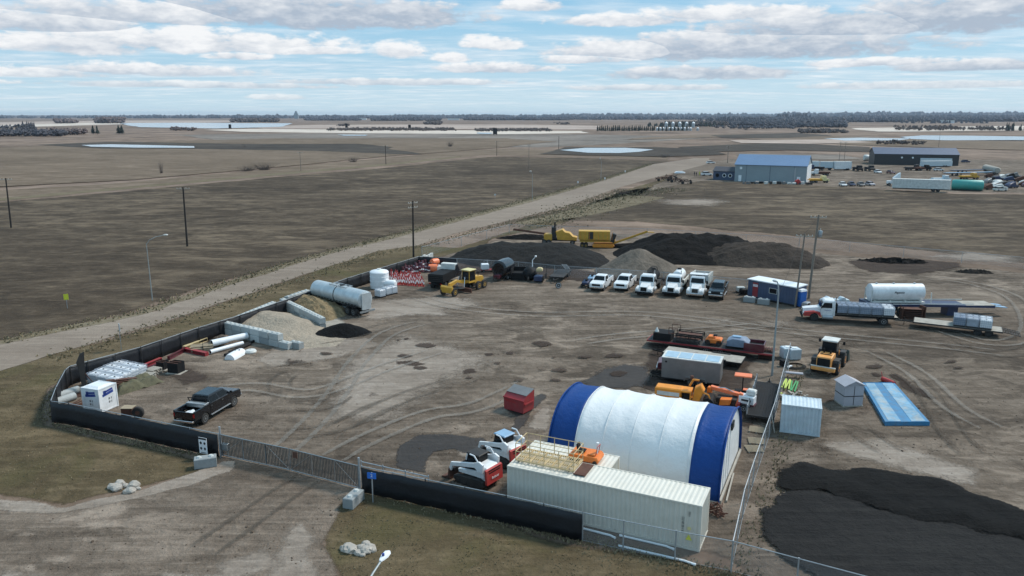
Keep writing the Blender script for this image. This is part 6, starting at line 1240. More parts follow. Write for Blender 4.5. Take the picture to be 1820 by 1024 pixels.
# ---- left corner stores
def pipe(px0,py0,px1,py1,r,z,m,l,name='pipe'):
    a,b=G(px0,py0),G(px1,py1); T=thing(name,l,'pipe',(*a,0),math.atan2(b[1]-a[1],b[0]-a[0])); L=math.dist(a,b)
    MB().lathe([(r*.86,0.02),(r*.86,0),(r,0),(r,L),(r*.86,L),(r*.86,L-.02)],(0,0,z+r),'X',18).build('pipe_wall',m,T,True); MB().cyl((.015,0,z+r),(.03,0,z+r),r*.85,n=16).build('bore','black',T); return T
pipe(377,620,440,606,.36,.25,'poly','thick white pipe, uppermost of those lying by the block bays'); pipe(374,630,432,614,.22,.05,'poly','thinner white pipe lying just below the thick white one')
pipe(400,634,445,614,.16,.0,'black','black pipe lying between the white pipes and the white half-shell'); pipe(408,628,452,608,.14,.0,'black','thin black pipe behind the white half-shell')
T=thing('half_shell','white rounded half-shell with a black emblem lying at the ends of the pipes','shell',(*G(408,640),0),heading((408,640),(436,624))); MB().loft([[(x,math.cos(a)*.62*s,max(0,math.sin(a)*.62*s)) for a in [k*PI/8 for k in range(9)]] for x,s in ((0,.9),(.4,1),(1.8,1),(2.4,.85),(2.7,.4))]).build('shell','poly',T,True); q=MB(); [q.cyl((1.6+.22*math.cos(a),.22*math.sin(a),.60),(1.6+.22*math.cos(a),.22*math.sin(a),.635),.1,n=6) for a in (.5,2.6,4.7)]; q.build('emblem','ink',T)
T=thing('ground_disc','pale olive disc lying on the ground right of the white half-shell','lid',(*G(446,627),0),0); MB().lathe([(.55,0),(.6,.15),(.5,.32),(.05,.38)],n=18).build('disc','off_white',T,True); MB().cyl((0,0,.37),(0,0,.45),.06,n=8).build('knob','off_white',T)
T=thing('log_bundle','bundle of pale sawn timber ends behind the dark red beam','timber',(*G(361,622),0),.4); q=MB(); r2=random.Random(5)
for i in range(22): y=r2.uniform(-.7,.7); z=r2.uniform(.1,.7)*(1-abs(y)*.6); q.cyl((-1.2,y,z),(1.,y,z),.09,n=7)
q.build('logs','wood',T); MB().box(0,0,.3,.06,1.6,.6).build('strap','black',T)
for (a,b,c,d_,m,w,l) in ((258,654,286,642,'red_steel',.35,'short dark red beam lying just right of the white tote block'),(262,660,286,650,'maroon',.3,'second short maroon beam lying below the short red one'),(300,640,330,624,'maroon',.28,'thin maroon beam leading up from the black boxes along the fence'),(327,624,368,633,'red_steel',.45,'long dark red beam lying crosswise in front of the pale pink one'),(327,622,366,606,'tan_fabric',.5,'pale pink-tan beam lying above the crosswise red beam'),(352,610,398,594,'red',.45,'bright red beam lying against the fence below the first block wall')):
    A,Bp=G(a,b),G(c,d_); T=thing('steel_beam',l,'beam',(*A,0),math.atan2(Bp[1]-A[1],Bp[0]-A[0])); L=math.dist(A,Bp); MB().b2(0,L,-w/2,w/2,0,.04).b2(0,L,-w/2,w/2,.36,.40).b2(0,L,-.02,.02,.04,.36).build('beam_body',m,T); MB().b2(0,.03,-w/2,w/2,.04,.36).b2(L-.03,L,-w/2,w/2,.04,.36).build('end_plates',m,T)
for px,py,s,l in ((290,656,.75,'small rusty black open box in front of the thin maroon beam'),(314,662,1.,'larger rusty black open box on a pallet, right of the small one')):
    T=thing('open_box',l,'box',(*G(px,py),0),-.3,sc=s); MB().b2(-.6,.6,-.5,-.46,.1,1.1).b2(-.6,.6,.46,.5,.1,1.1).b2(-.6,-.56,-.46,.46,.1,1.1).b2(.56,.6,-.46,.46,.1,1.1).b2(-.56,.56,-.46,.46,.1,.2).build('walls','black',T); MB().box(0,0,1.11,1.25,.1,.05).box(0,-.45,1.1,1.25,.1,.05).build('rim','rust',T); MB().box(.1,-.1,.04,1.6,1.3,.08,rz=.1).build('pallet','weathered_wood',T)
for k,(px,py,l) in enumerate(((273,665,'stack of grey weathered pallets behind the olive tarpaulin heap'),(262,675,'lower stack of grey pallets at the right of the olive tarpaulin heap'))):
    T=thing('pallet_stack',l,'pallets',(*G(px,py),0),-.4); 
    for j in range(4): q=MB(); [q.box(-.5+i*.2,0,.12,.13,1.2,.02) for i in range(6)]; [q.box(0,y,.06,1.15,.09,.1) for y in (-.5,0,.5)]; o=q.build('pallet','weathered_wood',T,loc=(0,0,j*.15),rz=rnd.uniform(-.2,.2))
T=thing('tarpaulin_heap','heap of steel sheets under a crumpled olive tarpaulin, right of the white totes','heap',(*G(237,687),0),heading((215,690),(262,676))); V=[];Fc=[]; n=26
for i in range(n+1):
    for j in range(n+1):
        x=-2.2+4.6*i/n; y=-1.3+2.6*j/n; e=min(1,(2.2-abs(x-.1))*1.6,(1.3-abs(y))*1.9); V.append((x,y,max(0,e*.7+.25*mnoise.noise((x*1.5,y*1.5,2))+.08*mnoise.noise((x*6,y*6,4)))))
for i in range(n):
    for j in range(n): a=i*(n+1)+j; Fc.append((a,a+n+1,a+n+2,a+1))
MB().add(V,Fc).build('tarpaulin','tarp_olive',T,True); q=MB()
for k in range(7): q.box(-1.8+k*.15,-.4+k*.1,.35+.1*k,2.6,.5,.03,rz=.3*math.sin(k*2),ry=.15)
q.build('steel_sheets','rust',T)
T=thing('steel_tripod','tall dark brown plate standing upright behind the white box in the fence corner','post',(*G(152,700),0),.7); MB().prism([(-.18,0),(.15,0),(.18,2.),(.3,3.9),(-.05,3.75),(-.42,3.0),(-.25,2.)],-.05,.05,.0).build('plate','dark_steel',T); MB().tube([(0,0,2.2),(1.2,.4,0)],.04).tube([(0,0,2.2),(.2,1.3,0)],.04).build('braces','rust',T)
for k,(px,py,l) in enumerate(((140,703,'rusty steel beam lying across the ground behind the white box'),(128,724,'rusty thin rods lying left of the white box'))):
    T=thing('scrap_bars',l,'scrap',(*G(px,py),0),.9+k*.3); q=MB(); [q.box(0,y*.25,.06+.03*(y%2),3.,.06,.06,rz=.1*y) for y in range(-2,3)]; q.build('bars','rust',T)
for k,(px,py,l) in enumerate(((123,704,'pale concrete pipe section leaning inside the fence corner, upper one'),(116,716,'pale concrete pipe section inside the fence corner, lower one'))):
    T=thing('concrete_pipe',l,'pipe',(*G(px,py),0),1.1); MB().lathe([(.25,-.9),(.34,-.9),(.34,.9),(.25,.9)],(0,0,.34),'X',16).build('pipe_wall','concrete',T,True); MB().cyl((-.88,0,.34),(-.86,0,.34),.25,n=14).build('bore','black',T)
T=thing('axle_with_tyre','rusty axle box with one old tyre lying right of the white box','axle',(*G(238,740),0),heading((222,742),(252,742))); MB().box(-.45,.1,.45,.9,.7,.6,b=.03).build('box_body','rust',T); MB().box(-.45,.1,.78,1.,.8,.04).build('top_plate','wood',T); t=MB().lathe([(.2,-.16),(.42,-.16),(.48,-.1),(.48,.1),(.42,.16),(.2,.16)],(.55,-.3,.48),'Y',18).build('tyre','rubber',T,True); MB().cyl((.55,-.47,.48),(.55,-.44,.48),.2,n=12).build('rim','rust',t)
for k,(px,py,l) in enumerate(((845,736,''),)): pass
for k,(px,py,s,l) in enumerate(((1062,948,1.,'short white pipe bent at the end, lying left of the first chain-link post'),(1150,965,1.4,'white pipe lying along the foot of the long cream container'),(1215,962,.7,'white curved gutter piece at the right foot of the long container'),(1168,988,1.9,'longest white pipe lying on the grass outside the chain-link fence'))):
    T=thing('white_pipe',l,'pipe',(*G(px,py),0),CR+(-.03,0,.1,.02)[k]); MB().tube([(-1.2*s,0,.08),(.8*s,0,.08),(1.1*s,-.12,.08)],.07,n=8).build('tube','poly',T,True); MB().cyl((1.1*s,-.12,.08),(1.16*s,-.14,.08),.085,n=8).build('collar','poly',T)
T=thing('meter_box','grey junction box on two short posts behind the left gate post','box',(*G(394,812),0),-.35); MB().box(.2,.2,.75,.6,.3,.5,b=.02).build('cabinet','steel',T); MB().cyl((0,.2,0),(0,.2,.6),.04,n=6).build('post','galv',T); MB().cyl((.4,.2,0),(.4,.2,.6),.04,n=6).build('post','galv',T)
# power line wires between the road-side poles
def wire(a,b,sag,label):
    org=a; q=MB(); n=16; pts=[]
    for k in range(n+1): u=k/n; pts.append(tuple(a[i]+(b[i]-a[i])*u-(sag*4*u*(1-u) if i==2 else 0)-org[i]*(1 if i<2 else 0) for i in range(3)))
    q.tube(pts,.014,n=4); o=q.build('overhead_wire','black',None,False,(org[0],org[1],0)); tag(o,label,'wire')
pg=[(*G(735,457),9.7),(*G(1413,546),9.4),(*G(1437,531),10.8)]
wire(pg[1],pg[2],.25,'short overhead wire between the leaning grey pole and the transformer pole'); wire((*G(1372,668),8.),pg[1],.5,'overhead wire from the bare grey mast to the leaning grey pole')
wire(pg[2],(*G(2100,500),10.),2.,'overhead wire running from the transformer pole out of the picture at the right')
# ---- yellow screening plant beyond the piles
g=G(993,434); T=thing('screening_truck','yellow crusher truck with black exhausts, its boom pointing left beyond the gravel','machine',(g[0],g[1]+.5,0),R(172),sc=.84)
MB().prism([(-4.2,1.0),(-1.2,1.0),(.2,1.1),(.6,2.9),(-.9,3.5),(-1.6,2.9),(-2.6,2.7),(-3.4,1.9),(-4.3,1.7)],-1.2,1.2,.1).build('body','yellow',T); MB().box(2.4,0,1.6,1.9,2.,1.5,b=.1).build('feed_box','yellow',T); MB().box(1.1,0,2.6,1.,1.8,2.6).build('engine_tower','dark_steel',T)
for y in (-.4,.4): MB().cyl((.9,y,3.8),(.9,y,5.0),.16,n=8).build('exhaust_stack','black',T)
q=MB().box(6.8,0,2.6,7.6,.9,.14,ry=-.12).box(6.8,.45,2.75,7.6,.06,.22,ry=-.12).box(6.8,-.45,2.75,7.6,.06,.22,ry=-.12); q.build('conveyor_boom','rust',T); MB().box(-.2,0,.95,8.,1.6,.3).build('chassis','black',T)
for x in (-3.3,2.2,3.2):
    for s in (-1,1): wheel(T,x,s*1.05,.55,.4,'steel')
q=MB(); [q.box(-1.+k*.5,-1.22,2.+.1*k,.3,.05,.4) for k in range(3)]; q.build('vents','black',T)
g=G(1066,440); T=thing('screening_plant','yellow box-sided screening plant with a long conveyor boom rising to its right','machine',(g[0]-.4,g[1]+.5,0),R(-6)); T.scale=(.8,)*3
MB().box(-.8,0,2.9,7.4,2.4,2.1,b=.08).build('body','yellow',T); MB().box(-1.6,-1.22,2.9,1.1,.06,1.7).build('grille','dark_steel',T)
q=MB(); [q.box(-4.+k*1.05,-1.23,2.9,.07,.05,2.0) for k in range(8)]; q.build('panel_ribs','amber',T)
MB().box(0,0,1.5,8.4,1.5,.5).build('chassis','yellow',T); MB().box(3.7,0,2.3,.9,1.6,2.,ry=.3).build('head_frame','dark_steel',T)
q=MB().box(7.6,0,2.3,8.6,.8,.16,ry=-.36).box(7.6,.42,2.45,8.6,.06,.26,ry=-.36).box(7.6,-.42,2.45,8.6,.06,.26,ry=-.36).box(12.4,0,3.75,1.6,.8,.14,ry=.05); q.build('conveyor_boom','yellow',T)
for s in (-1,1):
    MB().prism([(-1.,.1),(3.6,.1),(4.,.5),(3.6,.95),(-.8,.95),(-1.2,.5)],s*1.-.22,s*1.+.22,.04).build('track','amber',T)
    for x in (-3.6,-2.7): wheel(T,x,s*1.,.5,.3,'yellow')
# ================================================================ the far yard: barns and parked equipment
def barn(name,label,a,b,hw,hr,depth,wall,roof,eave=.3,cat='barn'):
    A,B_=G(*a),G(*b); L=math.dist(A,B_); rz=math.atan2(B_[1]-A[1],B_[0]-A[0]); T=thing(name,label,cat,(*A,0),rz)
    MB().loft([[(x,0,0),(x,depth,0),(x,depth,hw),(x,depth/2,hr-.1),(x,0,hw)] for x in (0,L)]).build('wall',wall,T)
    q=MB(); 
    for s in (0,1): 
        y0=-eave if s==0 else depth+eave; q.loft([[(x,y0,hw-.12),(x,depth/2,hr),(x,depth/2,hr+.12),(x,y0,hw)] for x in (-eave,L+eave)])
    q.build('roof',roof,T); return T,L,rz
T,L,rz=barn('blue_roofed_barn','tall grey metal building with a blue roof beside the dark blue annex',(1305,322),(1432,326.5),6.3,9.6,20,'barn_grey','barn_blue')
for k in range(1,6): MB().box(L*k/6+.0,-.03,3.15,.12,.06,6.2).build('wall_rib','office_blue',T) if k in (1,3,5) else None
MB().box(2.,-.06,1.2,1.1,.1,2.3).build('door','poly',T); MB().box(L-2.6,-.06,1.2,1.2,.1,2.3).build('door','poly',T); MB().cyl((2.2,-.1,5.),(2.2,-.2,5.),.5,n=12).build('round_sign','poly',T); MB().box(L-4.,-.1,3.,.5,.1,5.).build('ladder','galv',T)
MB().b2(L+.02,L+.1,.3,19.7,0,6.2).build('gable_cladding','poly',T)
T,L2,rz2=barn('office_annex','low dark blue annex with round-topped windows attached left of the blue-roofed building',(1267,319.5),(1305,321),3.4,4.8,9,'office_blue','office_roof',cat='building')
for k,x in enumerate((1.6,4.2,6.4)): w=MB().cyl((x*L2/8,-.02,1.8),(x*L2/8,-.12,1.8),.75,n=12).build('window','poly' if k else 'black',T); MB().cyl((x*L2/8,-.12,1.8),(x*L2/8,-.15,1.8),.55,n=12).build('pane','glass',w)
T,L,rz=barn('dark_barn','long black shed with a dark blue roof at the far right',(1553,292.5),(1703,295),5.4,8.2,18,'barn_dark','roof_dark_blue')
for x in (.33,.46): MB().cyl((L*x,-.02,3.7),(L*x,-.15,3.7),.45,n=10).build('wall_lamp','poly',T)
MB().b2(L*.55,L*.92,-.35,-.1,.0,3.6).build('sliding_door','container_pale',T)
def car(label,px,py,rz,paint,suv=False,name='parked_car',cat='car',grp=None):
    T=thing(name,label,cat,(*G(px,py),0),rz,grp); z=.25 if suv else 0
    MB().prism([(-2.2,.35),(2.2,.35),(2.25,.7+z*.6),(1.0,.95+z),(-2.15,1.0+z),(-2.25,.7)],-.88,.88,.12).build('body',paint,T,True)
    MB().loft([[(-1.9,-.8,.95+z),(1.1,-.8,.93+z),(1.1,.8,.93+z),(-1.9,.8,.95+z)],[(-1.4 if not suv else -1.8,-.62,1.45+z*1.3),(.35,-.62,1.45+z*1.3),(.35,.62,1.45+z*1.3),(-1.4 if not suv else -1.8,.62,1.45+z*1.3)]]).build('cabin','glass',T)
    MB().box(-.55,0,1.47+z*1.3,1.9,1.25,.06,b=.02).build('roof',paint,T)
    for x in (-1.35,1.4):
        for s in (-1,1): wheel(T,x,s*.82,.34,.2,'steel')
    return T
car('white SUV parked against the left end of the dark blue annex',1256,312.5,.1,'white',True)
for l,px,py,r,p in (('white car, leftmost of the four parked right of the blue-roofed building',1498,331,-1.7,'white'),('dark teal-black car, second of the four parked in the far yard',1513,330.5,-1.7,'navy'),('dull brown-grey car, third of the four parked in the far yard',1530,331,-1.7,'trailer_grey'),('silver-grey car, rightmost of the four parked in the far yard',1546,330,-1.5,'shed_grey'),
  ('white car parked left of the dark shed, near the truck fronts',1560,308,-1.6,'white'),('dark maroon car alone on the bare ground below the dark shed',1583,309,-1.5,'maroon'),('small white car behind the trailers in front of the dark shed',1668,304,.1,'white'),('dark blue car parked right of the dark shed',1716,289,.1,'navy'),('white damaged car at the near edge of the scrap, right of the teal tank',1777,340,.2,'off_white'),
  ('white vehicle on the ground left of the dark annex, behind the white SUV',1263,291,.2,'white')): car(l,px,py,r,p)
def box_trailer(name,label,a,b,h,w,m,z0=1.1,ribs=True,round_=False,cat='trailer'):
    A,B_=G(*a),G(*b); L=math.dist(A,B_); rz=math.atan2(B_[1]-A[1],B_[0]-A[0]); T=thing(name,label,cat,(*A,0),rz)
    if round_: lathe_x([(.05,0),(w*.4,.05),(w/2,.5),(w/2,L-.5),(w*.4,L-.05),(.05,L)],w/2,z0+w/2,20).build('tank',m,T,True); MB().box(L/2,w/2,z0-.05,L,1.2,.25).build('skid','dark_steel',T)
    else:
        MB().b2(0,L,0,w,z0,h).build('box',m,T); q=MB()
        for k in range(int(L/1.2)): q.box(.6+k*1.2,-.02,(z0+h)/2,.08,.05,h-z0)
        q.build('ribs',m,T); MB().box(L/2,w/2,h+.03,L+.05,w+.05,.06).build('roof','off_white',T)
        MB().box(L/2,w/2,z0-.2,L-.5,1.,.3).build('chassis','black',T)
        for x in (L*.72,L*.80):
            for y in (.15,w-.15): wheel(T,x,y-(0 if y>1 else .0),.5,.3,'steel')
    return T
box_trailer('semi_trailer','long white box trailer in front of the teal tank at the far right',(1585,339),(1688,342.5),3.9,2.5,'off_white',1.0)
g=G(1596,331); T=thing('semi_truck','white truck tractor whose sloped cab top shows behind the long white box trailer','truck',(g[0],g[1]+2,0),2.9); MB().loft([[(-1.2,-1.1,.8),(1.3,-1.1,.8),(1.3,1.1,.8),(-1.2,1.1,.8)],[(-1.2,-1.1,2.9),(1.0,-1.1,2.7),(1.0,1.1,2.7),(-1.2,1.1,2.9)],[(-1.2,-.8,4.6),(-.6,-.8,4.3),(-.6,.8,4.3),(-1.2,.8,4.6)]]).build('cab','white',T); MB().slab([(1.25,-.9,1.9),(1.25,.9,1.9),(1.02,.85,2.65),(1.02,-.85,2.65)],(1,0,0),.03).build('windshield','glass',T); MB().box(2.1,0,1.2,1.7,1.5,1.1,b=.1).build('hood','white',T)
for x in (2.2,-2.,-3.2):
    for s in (-1,1): wheel(T,x,s*1.,.5,.3,'steel')
MB().box(-1.5,0,.8,5.5,.9,.25).build('chassis','black',T)
box_trailer('teal_tank','large teal cylindrical tank lying right of the long white box trailer',(1691,338.5),(1748,340.5),3.4,3.4,'teal',.15,round_=True,cat='tank')
box_trailer('trailer_home','white trailer home right of the blue-roofed building, before the truck fronts',(1484,303),(1513,303),3.9,2.6,'white',.6)
box_trailer('curtain_trailer','white striped trailer just left of the white trailer home',(1457,302),(1480,302.5),3.7,2.4,'container_pale',1.0)
box_trailer('white_trailer','pale trailer half hidden at the right corner of the blue-roofed building',(1442,300),(1456,300),3.4,2.4,'container_pale',1.0)
box_trailer('pale_trailer','pale grey panel trailer standing in front of the dark shed door',(1640,297.5),(1692,297),2.9,2.4,'container_pale',.5)
box_trailer('tan_tank','tan horizontal tank at the far right beyond the low trailers',(1744,305),(1765,311),3.2,2.8,'weathered_wood',.4,round_=True,cat='tank')
box_trailer('round_tank','round pale tank standing left of the dark shed',(1537,288),(1546,288),4.2,3.2,'off_white',.6,round_=True,cat='tank')
def work_truck(label,px,py,rz,paint,load='dark_steel',sc=1.):
    T=thing('work_truck',label,'truck',(*G(px,py),0),rz,sc=sc); MB().prism([(1.5,.7),(3.6,.7),(3.6,1.4),(2.6,1.6),(2.2,2.6),(.9,2.6),(.9,.9)],-1.05,1.05,.1).build('cab','white' if paint is None else paint,T,True)
    MB().slab([(2.62,-.9,1.65),(2.62,.9,1.65),(2.26,.8,2.45),(2.26,-.8,2.45)],(1,0,.4),.04).build('windshield','glass',T); MB().box(-1.5,0,1.1,4.8,2.3,.3).box(-1.5,0,1.4,4.2,1.6,.5,b=.1).build('load_bed',load,T); MB().box(0,0,.75,6.6,.9,.25).build('chassis','black',T)
    for x in (2.7,-1.4,-2.6):
        for s in (-1,1): wheel(T,x,s*.95,.48,.3,'steel')
    return T
for l,px,py,r,p,ld in (('white-cabbed flatbed truck with a dark bed beside the corner of the blue-roofed building',1458,312,2.9,'white','rust'),('yellow tow truck parked just right of the blue-roofed building',1455,325,.1,'pale_yellow','yellow'),('dark truck facing the camera, left of the pair below the round tank',1524,304,-1.6,'black','black'),('dark truck facing the camera, right of the pair below the round tank',1545,304,-1.6,'dark_steel','black'),('dark truck behind the white-cabbed flatbed beside the building corner',1450,303,2.8,'navy','black'),
   ('dark truck in front of the left part of the dark shed',1622,303,.1,'dark_steel','dark_steel'),('second dark truck in front of the middle of the dark shed',1640,303.5,.1,'black','rust'),('yellow truck on the ground just beyond the teal tank',1722,319,.05,'yellow','yellow'),('pale green-grey truck behind the left end of the teal tank',1672,324,.1,'container_pale','container_pale')):
    work_truck(l,px,py,r,p,ld)
for k,(a,b,m,l) in enumerate((((1678,313),(1765,311),'light_blue','long pale blue-grey flat trailer beyond the yellow truck'),((1690,308),(1768,306),'navy','long dark flat trailer, farther of the two beyond the yellow truck'))):
    A,B_=G(*a),G(*b); flat_trailer('flat_trailer',l,midp(A,B_),math.atan2(B_[1]-A[1],B_[0]-A[0]),math.dist(A,B_),2.5,1.3,m,'black',(-.3,-.2),.45,0,0,fend=False)
r2=random.Random(77); q=None
for i in range(26):
    px=1755+r2.uniform(0,75); py=316+r2.uniform(0,22); m=r2.choice(['dark_steel','rust','trailer_grey','black','off_white','maroon','navy']); cn={'dark_steel':'dark steel','rust':'rusty','trailer_grey':'grey','black':'black','off_white':'dirty white','maroon':'maroon','navy':'navy'}[m]
    T=thing('scrap_vehicle',cn+' wrecked vehicle in the crowded scrap rows at the far right edge','wreck',(*G(px,py),0),r2.uniform(-.5,.5),cn+' wrecks at the far right edge')
    MB().prism([(-2.2,.3),(2.2,.35),(2.1,.9),(1.,1.05),(.4,1.5+r2.uniform(0,.8)),(-1.4,1.5),(-2.1,1.)],-.9,.9,.15).build('body',m,T)
    for x in (-1.3,1.3):
        MB().lathe([(.1,-.1),(.35,-.1),(.35,.1),(.1,.1)],(x,-.9,.35),'Y',10).build('wheel','rubber',T)
T=thing('implement_row','row of small white, grey and dark implements along the foot of the blue-roofed building','machinery',(*G(1316,327),0),-.12)
for k in range(16): MB().box(1.+k*1.6,r2.uniform(-1,1),.5,r2.uniform(.6,1.6),r2.uniform(.5,1.2),r2.uniform(.4,1.2),rz=r2.uniform(-.4,.4),b=.08).build('implement',r2.choice(['off_white','dark_steel','black','trailer_grey','rust']),T)
T=thing('red_machine','small red machine by the right door of the blue-roofed building','machine',(*G(1417,328),0),0); MB().prism([(-1,.3),(1,.3),(1,1.1),(.3,1.9),(-.8,1.4)],-.7,.7,.1).build('body','red',T)
for x in (-.7,.7): wheel(T,x,-.75,.4,.2,'steel')
for k,(px,py,l) in enumerate(((1178,322,'leftmost black spiky farm implement beside the far gravel road'),(1200,324,'middle black spiky farm implement beside the far gravel road'),(1217,327,'rightmost black spiky farm implement beside the far gravel road'),(1192,319,'black implement standing behind the middle one by the far road'))):
    T=thing('farm_implement',l,'implement',(*G(px,py),0),.2*k); q=MB()
    for i in range(26): q.box(r2.uniform(-2.6,2.6),r2.uniform(-1.5,1.5),r2.uniform(.3,1.7),r2.uniform(.3,1.3),.14,.14,rz=r2.uniform(0,3),ry=r2.uniform(-1,1))
    q.build('tines','black',T); MB().box(0,0,1.0,5.,.3,.25).box(0,.8,1.4,4.,.2,.25).build('beam','rust',T)
    for x in (-1.8,1.8): MB().lathe([(.1,-.15),(.55,-.15),(.55,.15),(.1,.15)],(x,-1.2,.55),'Y',12).build('wheel','rubber',T)
def person(px,py,l,m):
    T=thing('person',l,'person',(*G(px,py),0),rnd.uniform(0,6)); b=MB()
    me=bpy.data.meshes.new('body'); V=[(0,0,.95),(0,0,1.2),(0,0,1.42),(0,0,1.55),(0,0,1.70),(.1,0,.5),(.1,.03,.06),(-.1,0,.5),(-.1,.05,.06),(.2,0,1.38),(.26,.0,1.1),(.25,.08,.86),(-.2,0,1.38),(-.26,0,1.1),(-.25,.08,.86)]
    E_=[(0,1),(1,2),(2,3),(3,4),(0,5),(5,6),(0,7),(7,8),(2,9),(9,10),(10,11),(2,12),(12,13),(13,14)]
    rr=[.16,.15,.17,.06,.10,.08,.06,.08,.06,.07,.05,.04,.07,.05,.04]
    me.from_pydata(V,E_,[]); me.materials.append(M[m]); o=bpy.data.objects.new('body',me); COL.objects.link(o); o.parent=T
    md=o.modifiers.new('s','SKIN'); 
    for v,r_ in zip(me.skin_vertices[0].data,rr): v.radius=(r_,r_*.8)
    me.skin_vertices[0].data[0].use_root=True; o.modifiers.new('u','SUBSURF').levels=1
    MB().lathe([(.02,1.58),(.11,1.64),(.12,1.74),(.08,1.80),(.01,1.81)],n=10).build('hair','black',T,True)
person(1234,313,'leftmost of three standing people in dark clothes left of the annex','clothes_dark'); person(1237.5,313.5,'middle of three standing people, dark clothes, close beside the left one','clothes_dark'); person(1243,312,'rightmost of three standing people, in a yellowish vest, nearest the white SUV','hi_vis')
T=thing('white_boat','pale flat upturned hull behind the black farm implements','boat',(*G(1208,309),0),.15); MB().loft([[(x,-w,.3),(x,w,.3),(x,w*.7,.9*s+.2),(x,-w*.7,.9*s+.2)] for x,w,s in ((-2.4,.3,.3),(-1.5,.9,.9),(1.2,.9,1),(2.4,.3,.5))]).build('hull','poly',T,True)
# dark square towers in the fields
def tower(px,py,w,h,l):
    T=thing('dark_tower',l,'tower',(*G(px,py),0),.1); MB().b2(-w/2,w/2,-w/2,w/2,h*.12,h).build('block','black',T)
    MB().box(-w*.35,0,h*.06,w*.1,w*.5,h*.14).box(w*.35,0,h*.06,w*.1,w*.5,h*.14).build('legs','dark_steel',T)
tower(880,240,5,8.5,'nearest and largest of the dark square blocks standing out in the pale fields'); tower(728,231.5,4.4,9,'middle dark square block in the pale fields above the hedgerow'); tower(616,228,4.4,9,'dark square block in the pale fields left of the hedgerow'); tower(409,229,4,8,'small dark block in the field before the long lake')
# grain bins
gb=None
for i in range(13):
    px=1168+i*5.4 if i<12 else 1240; py=232.5 if i>2 else 232.5; g=G(px,py); l='silver-white round grain bin with a cone roof in the bin row among the shelterbelt'
    if gb is None: gb=thing('grain_bin',l,'grain bin',(*g,0),0,'grain bins in the shelterbelt'); MB().lathe([(2.1,0),(2.1,4.2)],n=14,cap=False).build('bin_wall','galv',gb,True); MB().lathe([(2.25,4.15),(.4,5.6),(.05,5.8)],n=14).build('roof','poly',gb,True)
    else: dup(gb,(g[0],g[1],0),0,l).scale=(1,1,1)+() if i%3 else (1.,1.,1.)
for i in range(5): g=G(1184+i*12,226.8); o=dup(gb,(g[0],g[1],0),0,'large white grain bin, taller and set behind the front bin row','tall grain bins behind'); o.scale=(1.6,1.6,2.1)
for k,(px,py,w,l) in enumerate(((1685,219,40,'white farm building before the far woods, left one'),(1776,216,45,'white farm building in the far woods at the right edge'),(806,213.5,60,'pale far farm building on the horizon in the middle'),(640,213,70,'small pale farmstead on the horizon left of the middle'))):
    g=G(px,py); T=thing('far_farm_building',l,'building',(*g,0),0); MB().b2(-w/2,w/2,0,14,0,5).build('wall','poly',T); MB().prism([(-w/2-.5,5),(w/2+.5,5),(w/2,9),(-w/2,9)],-.5,14.5).build('roof','off_white',T)
g=G(527,211); T=thing('grain_elevator','tall pointed grain elevator far off on the horizon','tower',(*g,0),0); MB().b2(-14,14,-10,10,0,34).build('tower_block','barn_grey',T); MB().loft([[(-14,-10,34),(14,-10,34),(14,10,34),(-14,10,34)],[(-3,-8,56),(3,-8,56),(3,8,56),(-3,8,56)]]).build('roof','barn_grey',T)
# ================================================================ trees
def leafmat(n,a,b):
    m=bpy.data.materials.new(n); m.use_nodes=True; t=NT(m.node_tree); p=t.new('ShaderNodeBsdfPrincipled'); t.set(p.inputs['Base Color'],t.mix(t.noise(t.pos(),.6,3,.6),a,b)); p.inputs['Roughness'].default_value=.95; o=t.new('ShaderNodeOutputMaterial'); t.l.new(p.outputs[0],o.inputs[0]); M[n]=m
leafmat('spruce',(.012,.018,.012),(.03,.04,.025)); leafmat('bare_twigs',(.055,.042,.036),(.12,.095,.085)); leafmat('far_woods',(.042,.042,.055),(.10,.095,.10)); leafmat('rosy_twigs',(.10,.07,.065),(.17,.13,.12)); leafmat('dry_blades',(.18,.145,.08),(.36,.295,.19))
def conifer_geo(q,x,y,z,h,w,r,n=9,lay=6):
    for L in range(lay):
        f=L/lay; zz=z+h*(.08+.92*f); rr=w*(1-f)**.8*(.8+.35*r.random()); top=zz+h/lay*1.5; V=[(x,y,min(top,z+h))]; 
        for k in range(n): a=k*2*PI/n+r.random()*.4; e=rr*r.uniform(.55,1.15); V.append((x+math.cos(a)*e,y+math.sin(a)*e,zz-h*.03*r.random()))
        q.add(V,[(0,1+k,1+(k+1)%n) for k in range(n)])
def decid_geo(q,x,y,z,h,w,r,n=5,b=10):
    for L in range(b):
        a=r.uniform(0,2*PI); rr=w*math.sqrt(r.random()); zz=z+h*r.uniform(.35,.9); s=w*r.uniform(.25,.55); cx,cy=x+math.cos(a)*rr*.8,y+math.sin(a)*rr*.8; k0=r.random()*3
        V=[(cx,cy,zz+s*.8),(cx,cy,zz-s*.7)]+[(cx+math.cos(k0+k*2*PI/n)*s*r.uniform(.5,1.2),cy+math.sin(k0+k*2*PI/n)*s*r.uniform(.5,1.2),zz+s*r.uniform(-.3,.3)) for k in range(n)]
        q.add(V,[(0,2+k,2+(k+1)%n) for k in range(n)]+[(1,2+(k+1)%n,2+k) for k in range(n)])
